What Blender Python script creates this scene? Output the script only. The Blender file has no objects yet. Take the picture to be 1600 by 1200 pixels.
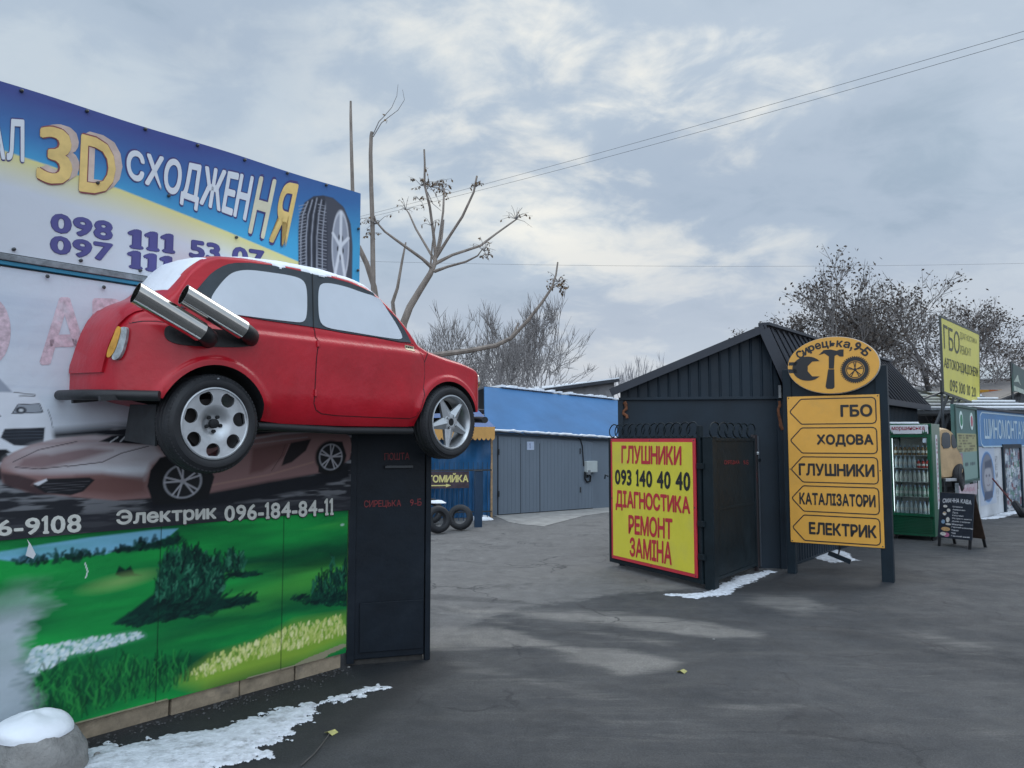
import bpy, bmesh, math, random
import numpy as np
from mathutils import Vector
from mathutils.bvhtree import BVHTree

C = bpy.context.scene.collection
R = math.radians

# ------------------------------------------------------------------ camera, world, sun, exposure
F = 1200.0                      # focal length in units of 1/1600 of the picture width
EYE = 1.80
PITCH = math.atan(88 / F)
cd = bpy.data.cameras.new('camera')
cam = bpy.data.objects.new('camera', cd)
C.objects.link(cam)
cam.location = (0, 0, EYE)
cam.rotation_euler = (math.pi / 2 + PITCH, 0, 0)
cd.sensor_width = 36.0
cd.lens = F * 36 / 1600
cd.clip_start = 0.05
cd.clip_end = 3000
bpy.context.scene.camera = cam

SUN_EL, SUN_AZ = R(42), R(28)   # azimuth measured from +Y towards +X

def make_world():
    w = bpy.data.worlds.new("World")
    bpy.context.scene.world = w
    w.use_nodes = True
    nt = w.node_tree
    nt.nodes.clear()
    N_ = nt.nodes.new
    L = nt.links.new
    out = N_('ShaderNodeOutputWorld')
    sky = N_('ShaderNodeTexSky')
    sky.sky_type = 'NISHITA'
    sky.sun_disc = False
    sky.sun_elevation = SUN_EL
    sky.sun_rotation = SUN_AZ
    b1 = N_('ShaderNodeBackground')
    b1.inputs['Strength'].default_value = 0.06
    L(sky.outputs[0], b1.inputs['Color'])
    tc = N_('ShaderNodeTexCoord')
    sep = N_('ShaderNodeSeparateXYZ')
    L(tc.outputs['Generated'], sep.inputs[0])

    def math_(op, a, b=None, clamp=False):
        n = N_('ShaderNodeMath')
        n.operation = op
        n.use_clamp = clamp
        for i, x in enumerate((a, b)):
            if x is None:
                continue
            if isinstance(x, (int, float)):
                n.inputs[i].default_value = x
            else:
                L(x, n.inputs[i])
        return n.outputs[0]
    zz = math_('MAXIMUM', sep.outputs['Z'], 0.0)
    den = math_('ADD', zz, 0.30)
    px = math_('DIVIDE', sep.outputs['X'], den)
    py = math_('DIVIDE', sep.outputs['Y'], den)
    cmb = N_('ShaderNodeCombineXYZ')
    L(px, cmb.inputs[0])
    L(py, cmb.inputs[1])

    def noise(scale, detail, rough, dist, off):
        mp = N_('ShaderNodeMapping')
        mp.inputs['Location'].default_value = off
        mp.inputs['Rotation'].default_value = (0, 0, 0.35)
        mp.inputs['Scale'].default_value = (1.0, 1.15, 1)
        L(cmb.outputs[0], mp.inputs[0])
        n = N_('ShaderNodeTexNoise')
        n.inputs['Scale'].default_value = scale
        n.inputs['Detail'].default_value = detail
        n.inputs['Roughness'].default_value = rough
        n.inputs['Distortion'].default_value = dist
        L(mp.outputs[0], n.inputs['Vector'])
        return n.outputs[0]

    def ramp(x, stops):
        r = N_('ShaderNodeValToRGB')
        r.color_ramp.interpolation = 'EASE'
        while len(r.color_ramp.elements) < len(stops):
            r.color_ramp.elements.new(0.5)
        for e, (p, c) in zip(r.color_ramp.elements, stops):
            e.position = p
            e.color = (*c, 1)
        L(x, r.inputs[0])
        return r.outputs[0]

    def mix(f, a, b):
        m = N_('ShaderNodeMix')
        m.data_type = 'RGBA'
        if isinstance(f, float):
            m.inputs[0].default_value = f
        else:
            L(f, m.inputs[0])
        for s, x in ((6, a), (7, b)):
            if isinstance(x, tuple):
                m.inputs[s].default_value = (*x, 1)
            else:
                L(x, m.inputs[s])
        return m.outputs[2]
    n1 = noise(1.9, 8, 0.55, 0.35, (0.7, 2.2, 0))
    n2 = noise(6.0, 7, 0.58, 0.5, (4.7, 5.2, 3))
    n3 = noise(0.9, 3, 0.5, 0.2, (5.5, 1.3, 8))
    s = math_('ADD', math_('MULTIPLY', n1, 0.70), math_('MULTIPLY', n2, 0.30))
    base = ramp(s, [(0.32, (0.27, 0.345, 0.43)), (0.46, (0.34, 0.41, 0.495)), (0.57, (0.415, 0.478, 0.54)), (0.76, (0.575, 0.585, 0.575))])
    # brighter thin patches where the sun stands behind the cloud
    dirn = N_('ShaderNodeVectorMath')
    dirn.operation = 'DOT_PRODUCT'
    L(tc.outputs['Generated'], dirn.inputs[0])
    e_, a_ = R(25), R(8)
    dirn.inputs[1].default_value = (math.cos(e_) * math.sin(a_), math.cos(e_) * math.cos(a_), math.sin(e_))
    mr = N_('ShaderNodeMapRange')
    mr.inputs[1].default_value = 0.92
    mr.inputs[2].default_value = 1.0
    L(dirn.outputs['Value'], mr.inputs[0])
    gl = math_('MULTIPLY', mr.outputs[0], ramp(s, [(0.48, (0, 0, 0)), (0.63, (1, 1, 1))]))
    base = mix(gl, base, (0.74, 0.72, 0.655))
    big = ramp(n3, [(0.38, (0.90, 0.91, 0.93)), (0.62, (1.06, 1.055, 1.04))])
    mul = N_('ShaderNodeMix')
    mul.data_type = 'RGBA'
    mul.blend_type = 'MULTIPLY'
    mul.inputs[0].default_value = 1.0
    L(base, mul.inputs[6])
    L(big, mul.inputs[7])
    base = mul.outputs[2]
    # paler, faintly pink towards the horizon
    hz = ramp(zz, [(0.0, (1, 1, 1)), (0.13, (0.35, 0.35, 0.35)), (0.27, (0, 0, 0))])
    base = mix(hz, base, (0.435, 0.455, 0.515))
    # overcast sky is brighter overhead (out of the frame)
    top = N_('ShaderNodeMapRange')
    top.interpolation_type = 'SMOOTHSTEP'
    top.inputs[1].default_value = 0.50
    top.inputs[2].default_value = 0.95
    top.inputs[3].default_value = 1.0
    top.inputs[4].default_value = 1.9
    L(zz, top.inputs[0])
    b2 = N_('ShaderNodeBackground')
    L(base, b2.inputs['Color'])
    # added fill: unseen sky behind the camera brightened to light surfaces facing it
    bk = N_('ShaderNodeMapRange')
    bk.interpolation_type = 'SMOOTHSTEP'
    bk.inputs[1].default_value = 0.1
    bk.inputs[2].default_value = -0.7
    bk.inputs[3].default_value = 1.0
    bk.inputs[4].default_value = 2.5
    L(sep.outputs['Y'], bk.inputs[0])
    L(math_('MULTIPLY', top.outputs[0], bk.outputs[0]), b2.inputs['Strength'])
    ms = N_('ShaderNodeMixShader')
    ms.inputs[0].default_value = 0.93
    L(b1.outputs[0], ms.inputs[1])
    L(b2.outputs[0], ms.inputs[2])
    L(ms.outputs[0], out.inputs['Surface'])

make_world()
sd_ = bpy.data.lights.new('sun', 'SUN')
sd_.energy = 0.7
sd_.angle = R(35)
sd_.color = (1.0, 0.95, 0.88)
sun = bpy.data.objects.new('sun', sd_)
C.objects.link(sun)
_d = Vector((math.cos(SUN_EL) * math.sin(SUN_AZ), math.cos(SUN_EL) * math.cos(SUN_AZ), math.sin(SUN_EL)))
sun.rotation_euler = (-_d).to_track_quat('-Z', 'Y').to_euler()
sun.location = (10, 20, 30)
vs = bpy.context.scene.view_settings
vs.view_transform = 'Standard'
vs.look = 'None'
vs.gamma = 1
vs.exposure = 0.42
bpy.context.scene.cycles.max_bounces = 6
bpy.context.scene.cycles.transparent_max_bounces = 12

# ------------------------------------------------------------------ survey: where a point of the photograph stands in the place
cp_, sp_ = math.cos(PITCH), math.sin(PITCH)
O = np.array([0, 0, EYE])
def ray(u, v):
    x = (u - 800) / F
    y = (600 - v) / F
    return np.array([x, cp_ - y * sp_, sp_ + y * cp_])
def on_plane(u, v, P, N):
    r = ray(u, v)
    return O + r * (np.dot(np.array(P) - O, N) / np.dot(r, N))
def on_ground(u, v, z=0.0):
    r = ray(u, v)
    return O + r * ((z - EYE) / r[2])
def at(u, v, Y):
    r = ray(u, v)
    return O + r * (Y / r[1])
UP = np.array([0, 0, 1.0])

class Frame:
    """an upright plane: a runs along it, z up, n out of its face"""
    def __init__(s, A, ux):
        s.A = np.array([A[0], A[1], 0.0])
        ux = np.array([ux[0], ux[1], 0.0])
        s.ux = ux / np.linalg.norm(ux)
        s.un = np.array([s.ux[1], -s.ux[0], 0.0])
    def p(s, a, z, n=0.0):
        return s.A + s.ux * a + s.un * n + UP * z
    def px(s, u, v, n=0.0):
        q = on_plane(u, v, s.A + s.un * n, s.un)
        return float(np.dot(q - s.A, s.ux)), float(q[2])
    def quad(s, pts, n=0.0):
        """four photo points (TL, TR, BR, BL) as points of the plane"""
        return [s.p(*s.px(u, v, n), n) for u, v in pts]
def frame_between(A, B):
    return Frame(A, np.array(B) - np.array(A))

def lin(r, g=None, b=None):
    if g is None:
        r, g, b = r
    f = lambda c: (c / 255 / 12.92) if c <= 10 else ((c / 255 + 0.055) / 1.055) ** 2.4
    return (f(r), f(g), f(b))

# ------------------------------------------------------------------ materials
MATS = {}
def mat(name, col, rough=0.6, metal=0.0, var=0.12, scale=6.0, bump=0.0, bscale=60.0, spec=0.5, stain=None, stain_amt=0.0, stain_scale=1.5, coat=0.0, streak=1.0):
    if name in MATS:
        return MATS[name]
    m = bpy.data.materials.new(name)
    m.use_nodes = True
    nt = m.node_tree
    N_ = nt.nodes.new
    L = nt.links.new
    b = nt.nodes['Principled BSDF']
    b.inputs['Roughness'].default_value = rough
    b.inputs['Metallic'].default_value = metal
    b.inputs['Specular IOR Level'].default_value = spec
    b.inputs['Coat Weight'].default_value = coat
    b.inputs['Coat Roughness'].default_value = 0.12
    tc = N_('ShaderNodeTexCoord')
    mp = N_('ShaderNodeMapping')
    mp.inputs['Scale'].default_value = (1, 1, 1 / streak)
    L(tc.outputs['Object'], mp.inputs[0])
    def noise(sc, det=5, ro=0.6):
        n = N_('ShaderNodeTexNoise')
        n.inputs['Scale'].default_value = sc
        n.inputs['Detail'].default_value = det
        n.inputs['Roughness'].default_value = ro
        L(mp.outputs[0], n.inputs['Vector'])
        return n.outputs[0]
    nz = noise(scale)
    r = N_('ShaderNodeValToRGB')
    r.color_ramp.elements[0].position = 0.3
    r.color_ramp.elements[1].position = 0.7
    r.color_ramp.elements[0].color = (*[c * (1 - var) for c in col], 1)
    r.color_ramp.elements[1].color = (*[min(1, c * (1 + var)) for c in col], 1)
    L(nz, r.inputs[0])
    c = r.outputs[0]
    if stain is not None:
        r2 = N_('ShaderNodeValToRGB')
        r2.color_ramp.elements[0].position = 0.52
        r2.color_ramp.elements[1].position = 0.72
        r2.color_ramp.elements[0].color = (0, 0, 0, 1)
        r2.color_ramp.elements[1].color = (stain_amt,) * 3 + (1,)
        L(noise(stain_scale, 8, 0.65), r2.inputs[0])
        mx = N_('ShaderNodeMix')
        mx.data_type = 'RGBA'
        L(r2.outputs[0], mx.inputs[0])
        L(c, mx.inputs[6])
        mx.inputs[7].default_value = (*stain, 1)
        c = mx.outputs[2]
    L(c, b.inputs['Base Color'])
    rr = N_('ShaderNodeMapRange')
    rr.inputs[3].default_value = max(0, rough - 0.1)
    rr.inputs[4].default_value = min(1, rough + 0.1)
    L(nz, rr.inputs[0])
    L(rr.outputs[0], b.inputs['Roughness'])
    if bump:
        bp = N_('ShaderNodeBump')
        bp.inputs['Strength'].default_value = bump
        bp.inputs['Distance'].default_value = 0.02
        L(noise(bscale, 4), bp.inputs['Height'])
        L(bp.outputs[0], b.inputs['Normal'])
    MATS[name] = m
    return m

def art_mat(name, rough=0.55, spec=0.2, bump=0.0, bscale=40):
    """a printed or painted face: the picture is stored on the mesh"""
    m = bpy.data.materials.new(name)
    m.use_nodes = True
    nt = m.node_tree
    b = nt.nodes['Principled BSDF']
    b.inputs['Roughness'].default_value = rough
    b.inputs['Specular IOR Level'].default_value = spec
    a = nt.nodes.new('ShaderNodeAttribute')
    a.attribute_name = 'Col'
    nt.links.new(a.outputs['Color'], b.inputs['Base Color'])
    if bump:
        tc = nt.nodes.new('ShaderNodeTexCoord')
        n = nt.nodes.new('ShaderNodeTexNoise')
        n.inputs['Scale'].default_value = bscale
        n.inputs['Detail'].default_value = 5
        nt.links.new(tc.outputs['Object'], n.inputs['Vector'])
        bp = nt.nodes.new('ShaderNodeBump')
        bp.inputs['Strength'].default_value = bump
        bp.inputs['Distance'].default_value = 0.02
        nt.links.new(n.outputs[0], bp.inputs['Height'])
        nt.links.new(bp.outputs[0], b.inputs['Normal'])
    return m

# ------------------------------------------------------------------ mesh building
def V(p):
    return np.asarray(p, float)

class MB:
    def __init__(s):
        s.v, s.f, s.m, s.col, s.marks = [], [], [], None, []
    def add(s, vs, fs, mi=0):
        o = len(s.v)
        s.v.extend([tuple(map(float, p)) for p in vs])
        s.f.extend([[i + o for i in f] for f in fs])
        s.m.extend([mi] * len(fs))
        return s
    def box8(s, c, mi=0):
        return s.add(c, [(0, 3, 2, 1), (4, 5, 6, 7), (0, 1, 5, 4), (1, 2, 6, 5), (2, 3, 7, 6), (3, 0, 4, 7)], mi)
    def fbox(s, fr, a0, a1, z0, z1, n0, n1, mi=0):
        return s.box8([fr.p(a0, z0, n0), fr.p(a1, z0, n0), fr.p(a1, z0, n1), fr.p(a0, z0, n1),
                       fr.p(a0, z1, n0), fr.p(a1, z1, n0), fr.p(a1, z1, n1), fr.p(a0, z1, n1)], mi)
    def bar(s, A, B, w, h=None, mi=0, up=(0, 0, 1)):
        A, B = V(A), V(B)
        h = h or w
        d = B - A
        d = d / np.linalg.norm(d)
        x = np.cross(d, V(up))
        if np.linalg.norm(x) < 1e-3:
            x = np.cross(d, (1, 0, 0))
        x = x / np.linalg.norm(x)
        y = np.cross(x, d)
        c = [A - x * w / 2 - y * h / 2, A + x * w / 2 - y * h / 2, A + x * w / 2 + y * h / 2, A - x * w / 2 + y * h / 2]
        e = [p + (B - A) for p in c]
        return s.box8(c + e, mi)
    def tube(s, path, r, n=8, caps=True, mi=0):
        path = [V(p) for p in path]
        k = len(path)
        rs = r if hasattr(r, '__len__') else [r] * k
        rings = []
        ref = None
        for i in range(k):
            t = path[min(i + 1, k - 1)] - path[max(i - 1, 0)]
            t = t / (np.linalg.norm(t) + 1e-12)
            if ref is None:
                ref = np.cross(t, (0, 0, 1)) if abs(t[2]) < 0.9 else np.cross(t, (1, 0, 0))
            x = ref - t * np.dot(ref, t)
            x = x / (np.linalg.norm(x) + 1e-12)
            ref = x
            y = np.cross(t, x)
            rings.append([path[i] + rs[i] * (x * math.cos(2 * math.pi * j / n) + y * math.sin(2 * math.pi * j / n)) for j in range(n)])
        vs = [p for rg in rings for p in rg]
        fs = [(i * n + j, i * n + (j + 1) % n, (i + 1) * n + (j + 1) % n, (i + 1) * n + j) for i in range(k - 1) for j in range(n)]
        if caps:
            fs += [tuple(range(n - 1, -1, -1)), tuple(range((k - 1) * n, k * n))]
        return s.add(vs, fs, mi)
    def lathe(s, c, ax, prof, n=48, mi=0, closed=False):
        """prof: (distance along axis, radius)"""
        c, ax = V(c), V(ax)
        ax = ax / np.linalg.norm(ax)
        x = np.cross(ax, (0, 0, 1))
        if np.linalg.norm(x) < 1e-3:
            x = V((1, 0, 0))
        x = x / np.linalg.norm(x)
        y = np.cross(ax, x)
        k = len(prof)
        vs = [c + ax * d + r * (x * math.cos(2 * math.pi * j / n) + y * math.sin(2 * math.pi * j / n)) for d, r in prof for j in range(n)]
        rng = range(k) if closed else range(k - 1)
        fs = [(i * n + j, i * n + (j + 1) % n, ((i + 1) % k) * n + (j + 1) % n, ((i + 1) % k) * n + j) for i in rng for j in range(n)]
        return s.add(vs, fs, mi)
    def prism(s, fr, poly, n0, n1, mi=0):
        """polygon of (a, z) given depth n0..n1"""
        k = len(poly)
        vs = [fr.p(a, z, n0) for a, z in poly] + [fr.p(a, z, n1) for a, z in poly]
        fs = [tuple(range(k)), tuple(range(2 * k - 1, k - 1, -1))] + [(i, i + k, (i + 1) % k + k, (i + 1) % k) for i in range(k)]
        return s.add(vs, fs, mi)
    def slab(s, pts, th, mi=0):
        """polygon of 3-D points thickened downwards along its normal"""
        p = [V(q) for q in pts]
        nn = np.cross(p[1] - p[0], p[2] - p[0])
        nn = nn / np.linalg.norm(nn) * th
        k = len(p)
        fs = [tuple(range(k)), tuple(range(2 * k - 1, k - 1, -1))] + [(i, i + k, (i + 1) % k + k, (i + 1) % k) for i in range(k)]
        return s.add(p + [q - nn for q in p], fs, mi)
    def cut(s):
        """what follows is a piece of its own"""
        s.marks.append((len(s.v), len(s.f)))
        return s
    def build_each(s, name, mats, parent=None, **kw):
        ms = [m for m in s.marks if m != (0, 0)]
        ms = [(0, 0)] + ms + [(len(s.v), len(s.f))]
        out = []
        for (v0, f0), (v1, f1) in zip(ms[:-1], ms[1:]):
            if f1 > f0:
                b = MB()
                b.v, b.f, b.m = s.v[v0:v1], [[i - v0 for i in f] for f in s.f[f0:f1]], s.m[f0:f1]
                out.append(b.build(name, mats, parent, **kw))
        return out
    def build(s, name, mats, parent=None, smooth=None, bevel=0.0, fix=True):
        me = bpy.data.meshes.new(name)
        o = bpy.data.objects.new(name, me)
        C.objects.link(o)
        off = np.zeros(3)
        if parent is not None:
            o.parent = parent
            q = parent
            while q is not None:
                off = off + np.array(q.location)
                q = q.parent
        v = np.array(s.v, float).reshape(-1, 3) - off
        me.from_pydata(v.tolist(), [], s.f)
        ms = mats if isinstance(mats, (list, tuple)) else [mats]
        for m in ms:
            me.materials.append(m)
        me.polygons.foreach_set('material_index', s.m)
        if s.col is not None:
            at_ = me.color_attributes.new('Col', 'FLOAT_COLOR', 'POINT')
            c4 = np.ones((len(s.v), 4), np.float32)
            c4[:, :3] = s.col
            at_.data.foreach_set('color', c4.ravel())
        if fix:
            bm = bmesh.new()
            bm.from_mesh(me)
            bmesh.ops.recalc_face_normals(bm, faces=bm.faces)
            if bevel:
                es = [e for e in bm.edges if len(e.link_faces) == 2 and e.calc_face_angle(0) > 0.6]
                bmesh.ops.bevel(bm, geom=es, offset=bevel, segments=2, affect='EDGES', profile=0.5)
            bm.to_mesh(me)
            bm.free()
        if smooth is not None:
            me.polygons.foreach_set('use_smooth', [True] * len(me.polygons))
            me.set_sharp_from_angle(angle=R(smooth))
        me.update()
        return o

def tag(o, label=None, cat=None, group=None, kind=None):
    for k, x in (('label', label), ('category', cat), ('group', group), ('kind', kind)):
        if x:
            o[k] = x
    return o
def thing(name, loc, label, cat, group=None):
    o = bpy.data.objects.new(name, None)
    C.objects.link(o)
    o.location = tuple(float(x) for x in loc)
    o.empty_display_size = 0.2
    return tag(o, label, cat, group)

# ------------------------------------------------------------------ lettering: flat letters laid on a plane
_tc, _raw = {}, {}
def raw_glyph(ch):
    if ch in _raw:
        return _raw[ch]
    c = bpy.data.curves.new('lettering', 'FONT')
    c.body = ch
    c.size = 1
    c.resolution_u = 3
    o = bpy.data.objects.new('lettering', c)
    C.objects.link(o)
    dg = bpy.context.evaluated_depsgraph_get()
    e = o.evaluated_get(dg)
    me = e.to_mesh()
    v = np.array([x.co[:2] for x in me.vertices]).reshape(-1, 2)
    f = [list(p.vertices) for p in me.polygons]
    e.to_mesh_clear()
    bpy.data.objects.remove(o)
    bpy.data.curves.remove(c)
    _raw[ch] = (v, f)
    return _raw[ch]
def glyphs(body, gap=1.0):
    """the line of letters fitted to the unit square, and its natural width to height"""
    key = (body, gap)
    if key in _tc:
        return _tc[key]
    cap = raw_glyph('Н')[0][:, 1].max()
    vs, fs, x, o = [], [], 0.0, 0
    for ch in body:
        if ch == ' ':
            x += 0.26 * gap
            continue
        if ch == '1':
            # figure one with a flag and a foot
            k = cap
            v = np.array([(0.10, 0), (0.36, 0), (0.36, .09), (0.29, .09), (0.29, 1), (0.20, 1), (0.03, .84), (0.03, .74), (0.17, .81), (0.17, .09), (0.10, .09)]) * np.array([0.80 * k, k])
            f = [[0, 1, 2, 3, 9, 10], [9, 3, 4, 5, 8], [5, 6, 7, 8]]
        else:
            v, f = raw_glyph('Є' if ch == 'Э' else ch)
            if ch == 'Э':
                v = v * np.array([-1.0, 1.0])
        if len(v) == 0:
            continue
        v = v - np.array([v[:, 0].min(), 0]) + np.array([x, 0])
        vs.append(v)
        fs += [[i + o for i in q] for q in f]
        o += len(v)
        x = v[:, 0].max() + 0.085 * gap
    v = np.concatenate(vs)
    mn, mx = v.min(0), v.max(0)
    asp = (mx[0] - mn[0]) / (mx[1] - mn[1])
    v = (v - mn) / np.maximum(mx - mn, 1e-6)
    _tc[key] = (v, fs, asp)
    return _tc[key]
def letters(mb, body, quad, off, nrm, bold=0.02, gap=1.0, mi=0, grow=0.0, warp=None):
    """quad: TL, TR, BR, BL corner points of the line of writing"""
    v, f, asp = glyphs(body, gap * (1 + 5 * bold))
    q = [V(p) for p in quad]
    x, y = v[:, 0:1], v[:, 1:2]
    if grow:
        x = 0.5 + (x - 0.5) * (1 + grow / 4)
        y = 0.5 + (y - 0.5) * (1 + grow)
    ix, iy = min(0.2, bold * 0.72 / max(asp, 1e-3) * 1.25), min(0.2, bold * 0.8)
    x, y = ix + x * (1 - 2 * ix), iy + y * (1 - 2 * iy)
    if warp:
        x, y = warp(x, y)
    P = (q[3] * (1 - x) + q[2] * x) * (1 - y) + (q[0] * (1 - x) + q[1] * x) * y
    n_ = V(nrm)
    # heavier strokes: the same letters laid again a hair to each side
    dx, dy = bold * (0.72 / max(asp, 1e-3)) * 0.85, bold
    ex = (q[2] - q[3]) * dx * 1.25
    ey = (q[0] - q[3]) * dy * 0.8
    k = 0
    for a, b in ((0, 0),) if bold <= 0 else ((0, 0), (1, 0), (-1, 0), (0, 1), (0, -1), (.7, .7), (-.7, .7), (.7, -.7), (-.7, -.7)):
        mb.add((P + ex * a + ey * b + n_ * (off + 0.00012 * k)).tolist(), f, mi)
        k += 1
    return mb

# ------------------------------------------------------------------ painted and printed pictures
rng = np.random.default_rng(7)
def fbm(ny, nx, fy, fx, octaves=4, seed=0, gain=0.5):
    g = np.random.default_rng(seed)
    out = np.zeros((ny, nx))
    amp, tot = 1.0, 0.0
    for o in range(octaves):
        h, w = max(2, int(fy * 2 ** o) + 2), max(2, int(fx * 2 ** o) + 2)
        r = g.random((h, w))
        yy = np.linspace(0, h - 1.001, ny)
        xx = np.linspace(0, w - 1.001, nx)
        y0, x0 = yy.astype(int), xx.astype(int)
        ty, tx = yy - y0, xx - x0
        ty, tx = ty * ty * (3 - 2 * ty), tx * tx * (3 - 2 * tx)
        a = r[y0][:, x0] * (1 - tx) + r[y0][:, np.minimum(x0 + 1, w - 1)] * tx
        b = r[np.minimum(y0 + 1, h - 1)][:, x0] * (1 - tx) + r[np.minimum(y0 + 1, h - 1)][:, np.minimum(x0 + 1, w - 1)] * tx
        out += amp * (a * (1 - ty[:, None]) + b * ty[:, None])
        tot += amp
        amp *= gain
    return out / tot

def poly_sd(X, Y, pts):
    pts = np.array(pts, float)
    d = np.full(X.shape, 1e9)
    ins = np.zeros(X.shape, bool)
    k = len(pts)
    for i in range(k):
        x0, y0 = pts[i]
        x1, y1 = pts[(i + 1) % k]
        ex, ey = x1 - x0, y1 - y0
        t = np.clip(((X - x0) * ex + (Y - y0) * ey) / (ex * ex + ey * ey + 1e-12), 0, 1)
        d = np.minimum(d, np.hypot(X - x0 - t * ex, Y - y0 - t * ey))
        if y0 != y1:
            c = ((y0 <= Y) & (Y < y1)) | ((y1 <= Y) & (Y < y0))
            ins ^= c & (X < x0 + (Y - y0) / (y1 - y0) * ex)
    return np.where(ins, -d, d)

class Picture:
    def __init__(s, fr, a0, a1, z0, z1, res, base, n=0.0):
        s.fr, s.n = fr, n
        s.a0, s.a1, s.z0, s.z1 = a0, a1, z0, z1
        s.nx, s.ny = int((a1 - a0) / res) + 1, int((z1 - z0) / res) + 1
        s.res = res
        s.A, s.Z = np.meshgrid(np.linspace(a0, a1, s.nx), np.linspace(z0, z1, s.ny))
        s.c = np.empty((s.ny, s.nx, 3))
        s.c[:] = lin(base)
    def P(s, pts):
        return [s.fr.px(u, v, s.n) for u, v in pts]
    def put(s, al, col, sl=None):
        col = np.array(lin(col)) if not isinstance(col, np.ndarray) else col
        t = s.c if sl is None else s.c[sl]
        t[:] = t * (1 - al[..., None]) + col * al[..., None]
    def _win(s, pts, pad):
        xs, ys = [p[0] for p in pts], [p[1] for p in pts]
        i0 = max(0, int((min(xs) - pad - s.a0) / s.res))
        i1 = min(s.nx, int((max(xs) + pad - s.a0) / s.res) + 2)
        j0 = max(0, int((min(ys) - pad - s.z0) / s.res))
        j1 = min(s.ny, int((max(ys) + pad - s.z0) / s.res) + 2)
        return (slice(j0, j1), slice(i0, i1)) if i1 > i0 and j1 > j0 else None
    def poly(s, px, col, soft=0.006, al=1.0, tex=None, raw=False):
        pts = px if raw else s.P(px)
        w = s._win(pts, soft * 2)
        if w is None:
            return
        a = np.clip(0.5 - poly_sd(s.A[w], s.Z[w], pts) / soft, 0, 1) * al
        if tex is not None:
            a = a * tex[w]
        s.put(a, col, w)
    def line(s, px, col, wd, soft=0.003, al=1.0, raw=False):
        pts = px if raw else s.P(px)
        w = s._win(pts, wd + soft * 2)
        if w is None:
            return
        X, Y = s.A[w], s.Z[w]
        d = np.full(X.shape, 1e9)
        for (x0, y0), (x1, y1) in zip(pts[:-1], pts[1:]):
            ex, ey = x1 - x0, y1 - y0
            t = np.clip(((X - x0) * ex + (Y - y0) * ey) / (ex * ex + ey * ey + 1e-12), 0, 1)
            d = np.minimum(d, np.hypot(X - x0 - t * ex, Y - y0 - t * ey))
        s.put(np.clip(0.5 - (d - wd / 2) / soft, 0, 1) * al, col, w)
    def ell(s, c, ra, rz, col, soft=0.006, al=1.0, raw=False, rot=0.0):
        (ca, cz), = [c] if raw else s.P([c])
        w = s._win([(ca - ra, cz - rz), (ca + ra, cz + rz), (ca - rz, cz - ra), (ca + rz, cz + ra)], soft * 2)
        if w is None:
            return
        x, y = s.A[w] - ca, s.Z[w] - cz
        x, y = x * math.cos(rot) + y * math.sin(rot), -x * math.sin(rot) + y * math.cos(rot)
        d = (np.hypot(x / ra, y / rz) - 1) * min(ra, rz)
        s.put(np.clip(0.5 - d / soft, 0, 1) * al, col, w)
    def noise(s, fz, fa, octv=4, seed=0):
        return fbm(s.ny, s.nx, fz, fa, octv, seed)
    def mesh(s, wave=0.0, seed=1, sag=None, n=None):
        mb = MB()
        nn = np.full(s.A.shape, s.n if n is None else n)
        if wave:
            nn = nn + (fbm(s.ny, s.nx, (s.z1 - s.z0) * 3, (s.a1 - s.a0) * 3, 3, seed) - 0.5) * wave
        Z = s.Z if sag is None else sag(s.A, s.Z)
        P = s.fr.A[None, None] + s.A[..., None] * s.fr.ux + nn[..., None] * s.fr.un + Z[..., None] * UP
        mb.v = P.reshape(-1, 3).tolist()
        i = np.arange(s.ny * s.nx).reshape(s.ny, s.nx)
        mb.f = np.stack([i[:-1, :-1], i[:-1, 1:], i[1:, 1:], i[1:, :-1]], -1).reshape(-1, 4).tolist()
        mb.m = [0] * len(mb.f)
        mb.col = s.c.reshape(-1, 3)
        return mb
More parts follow.
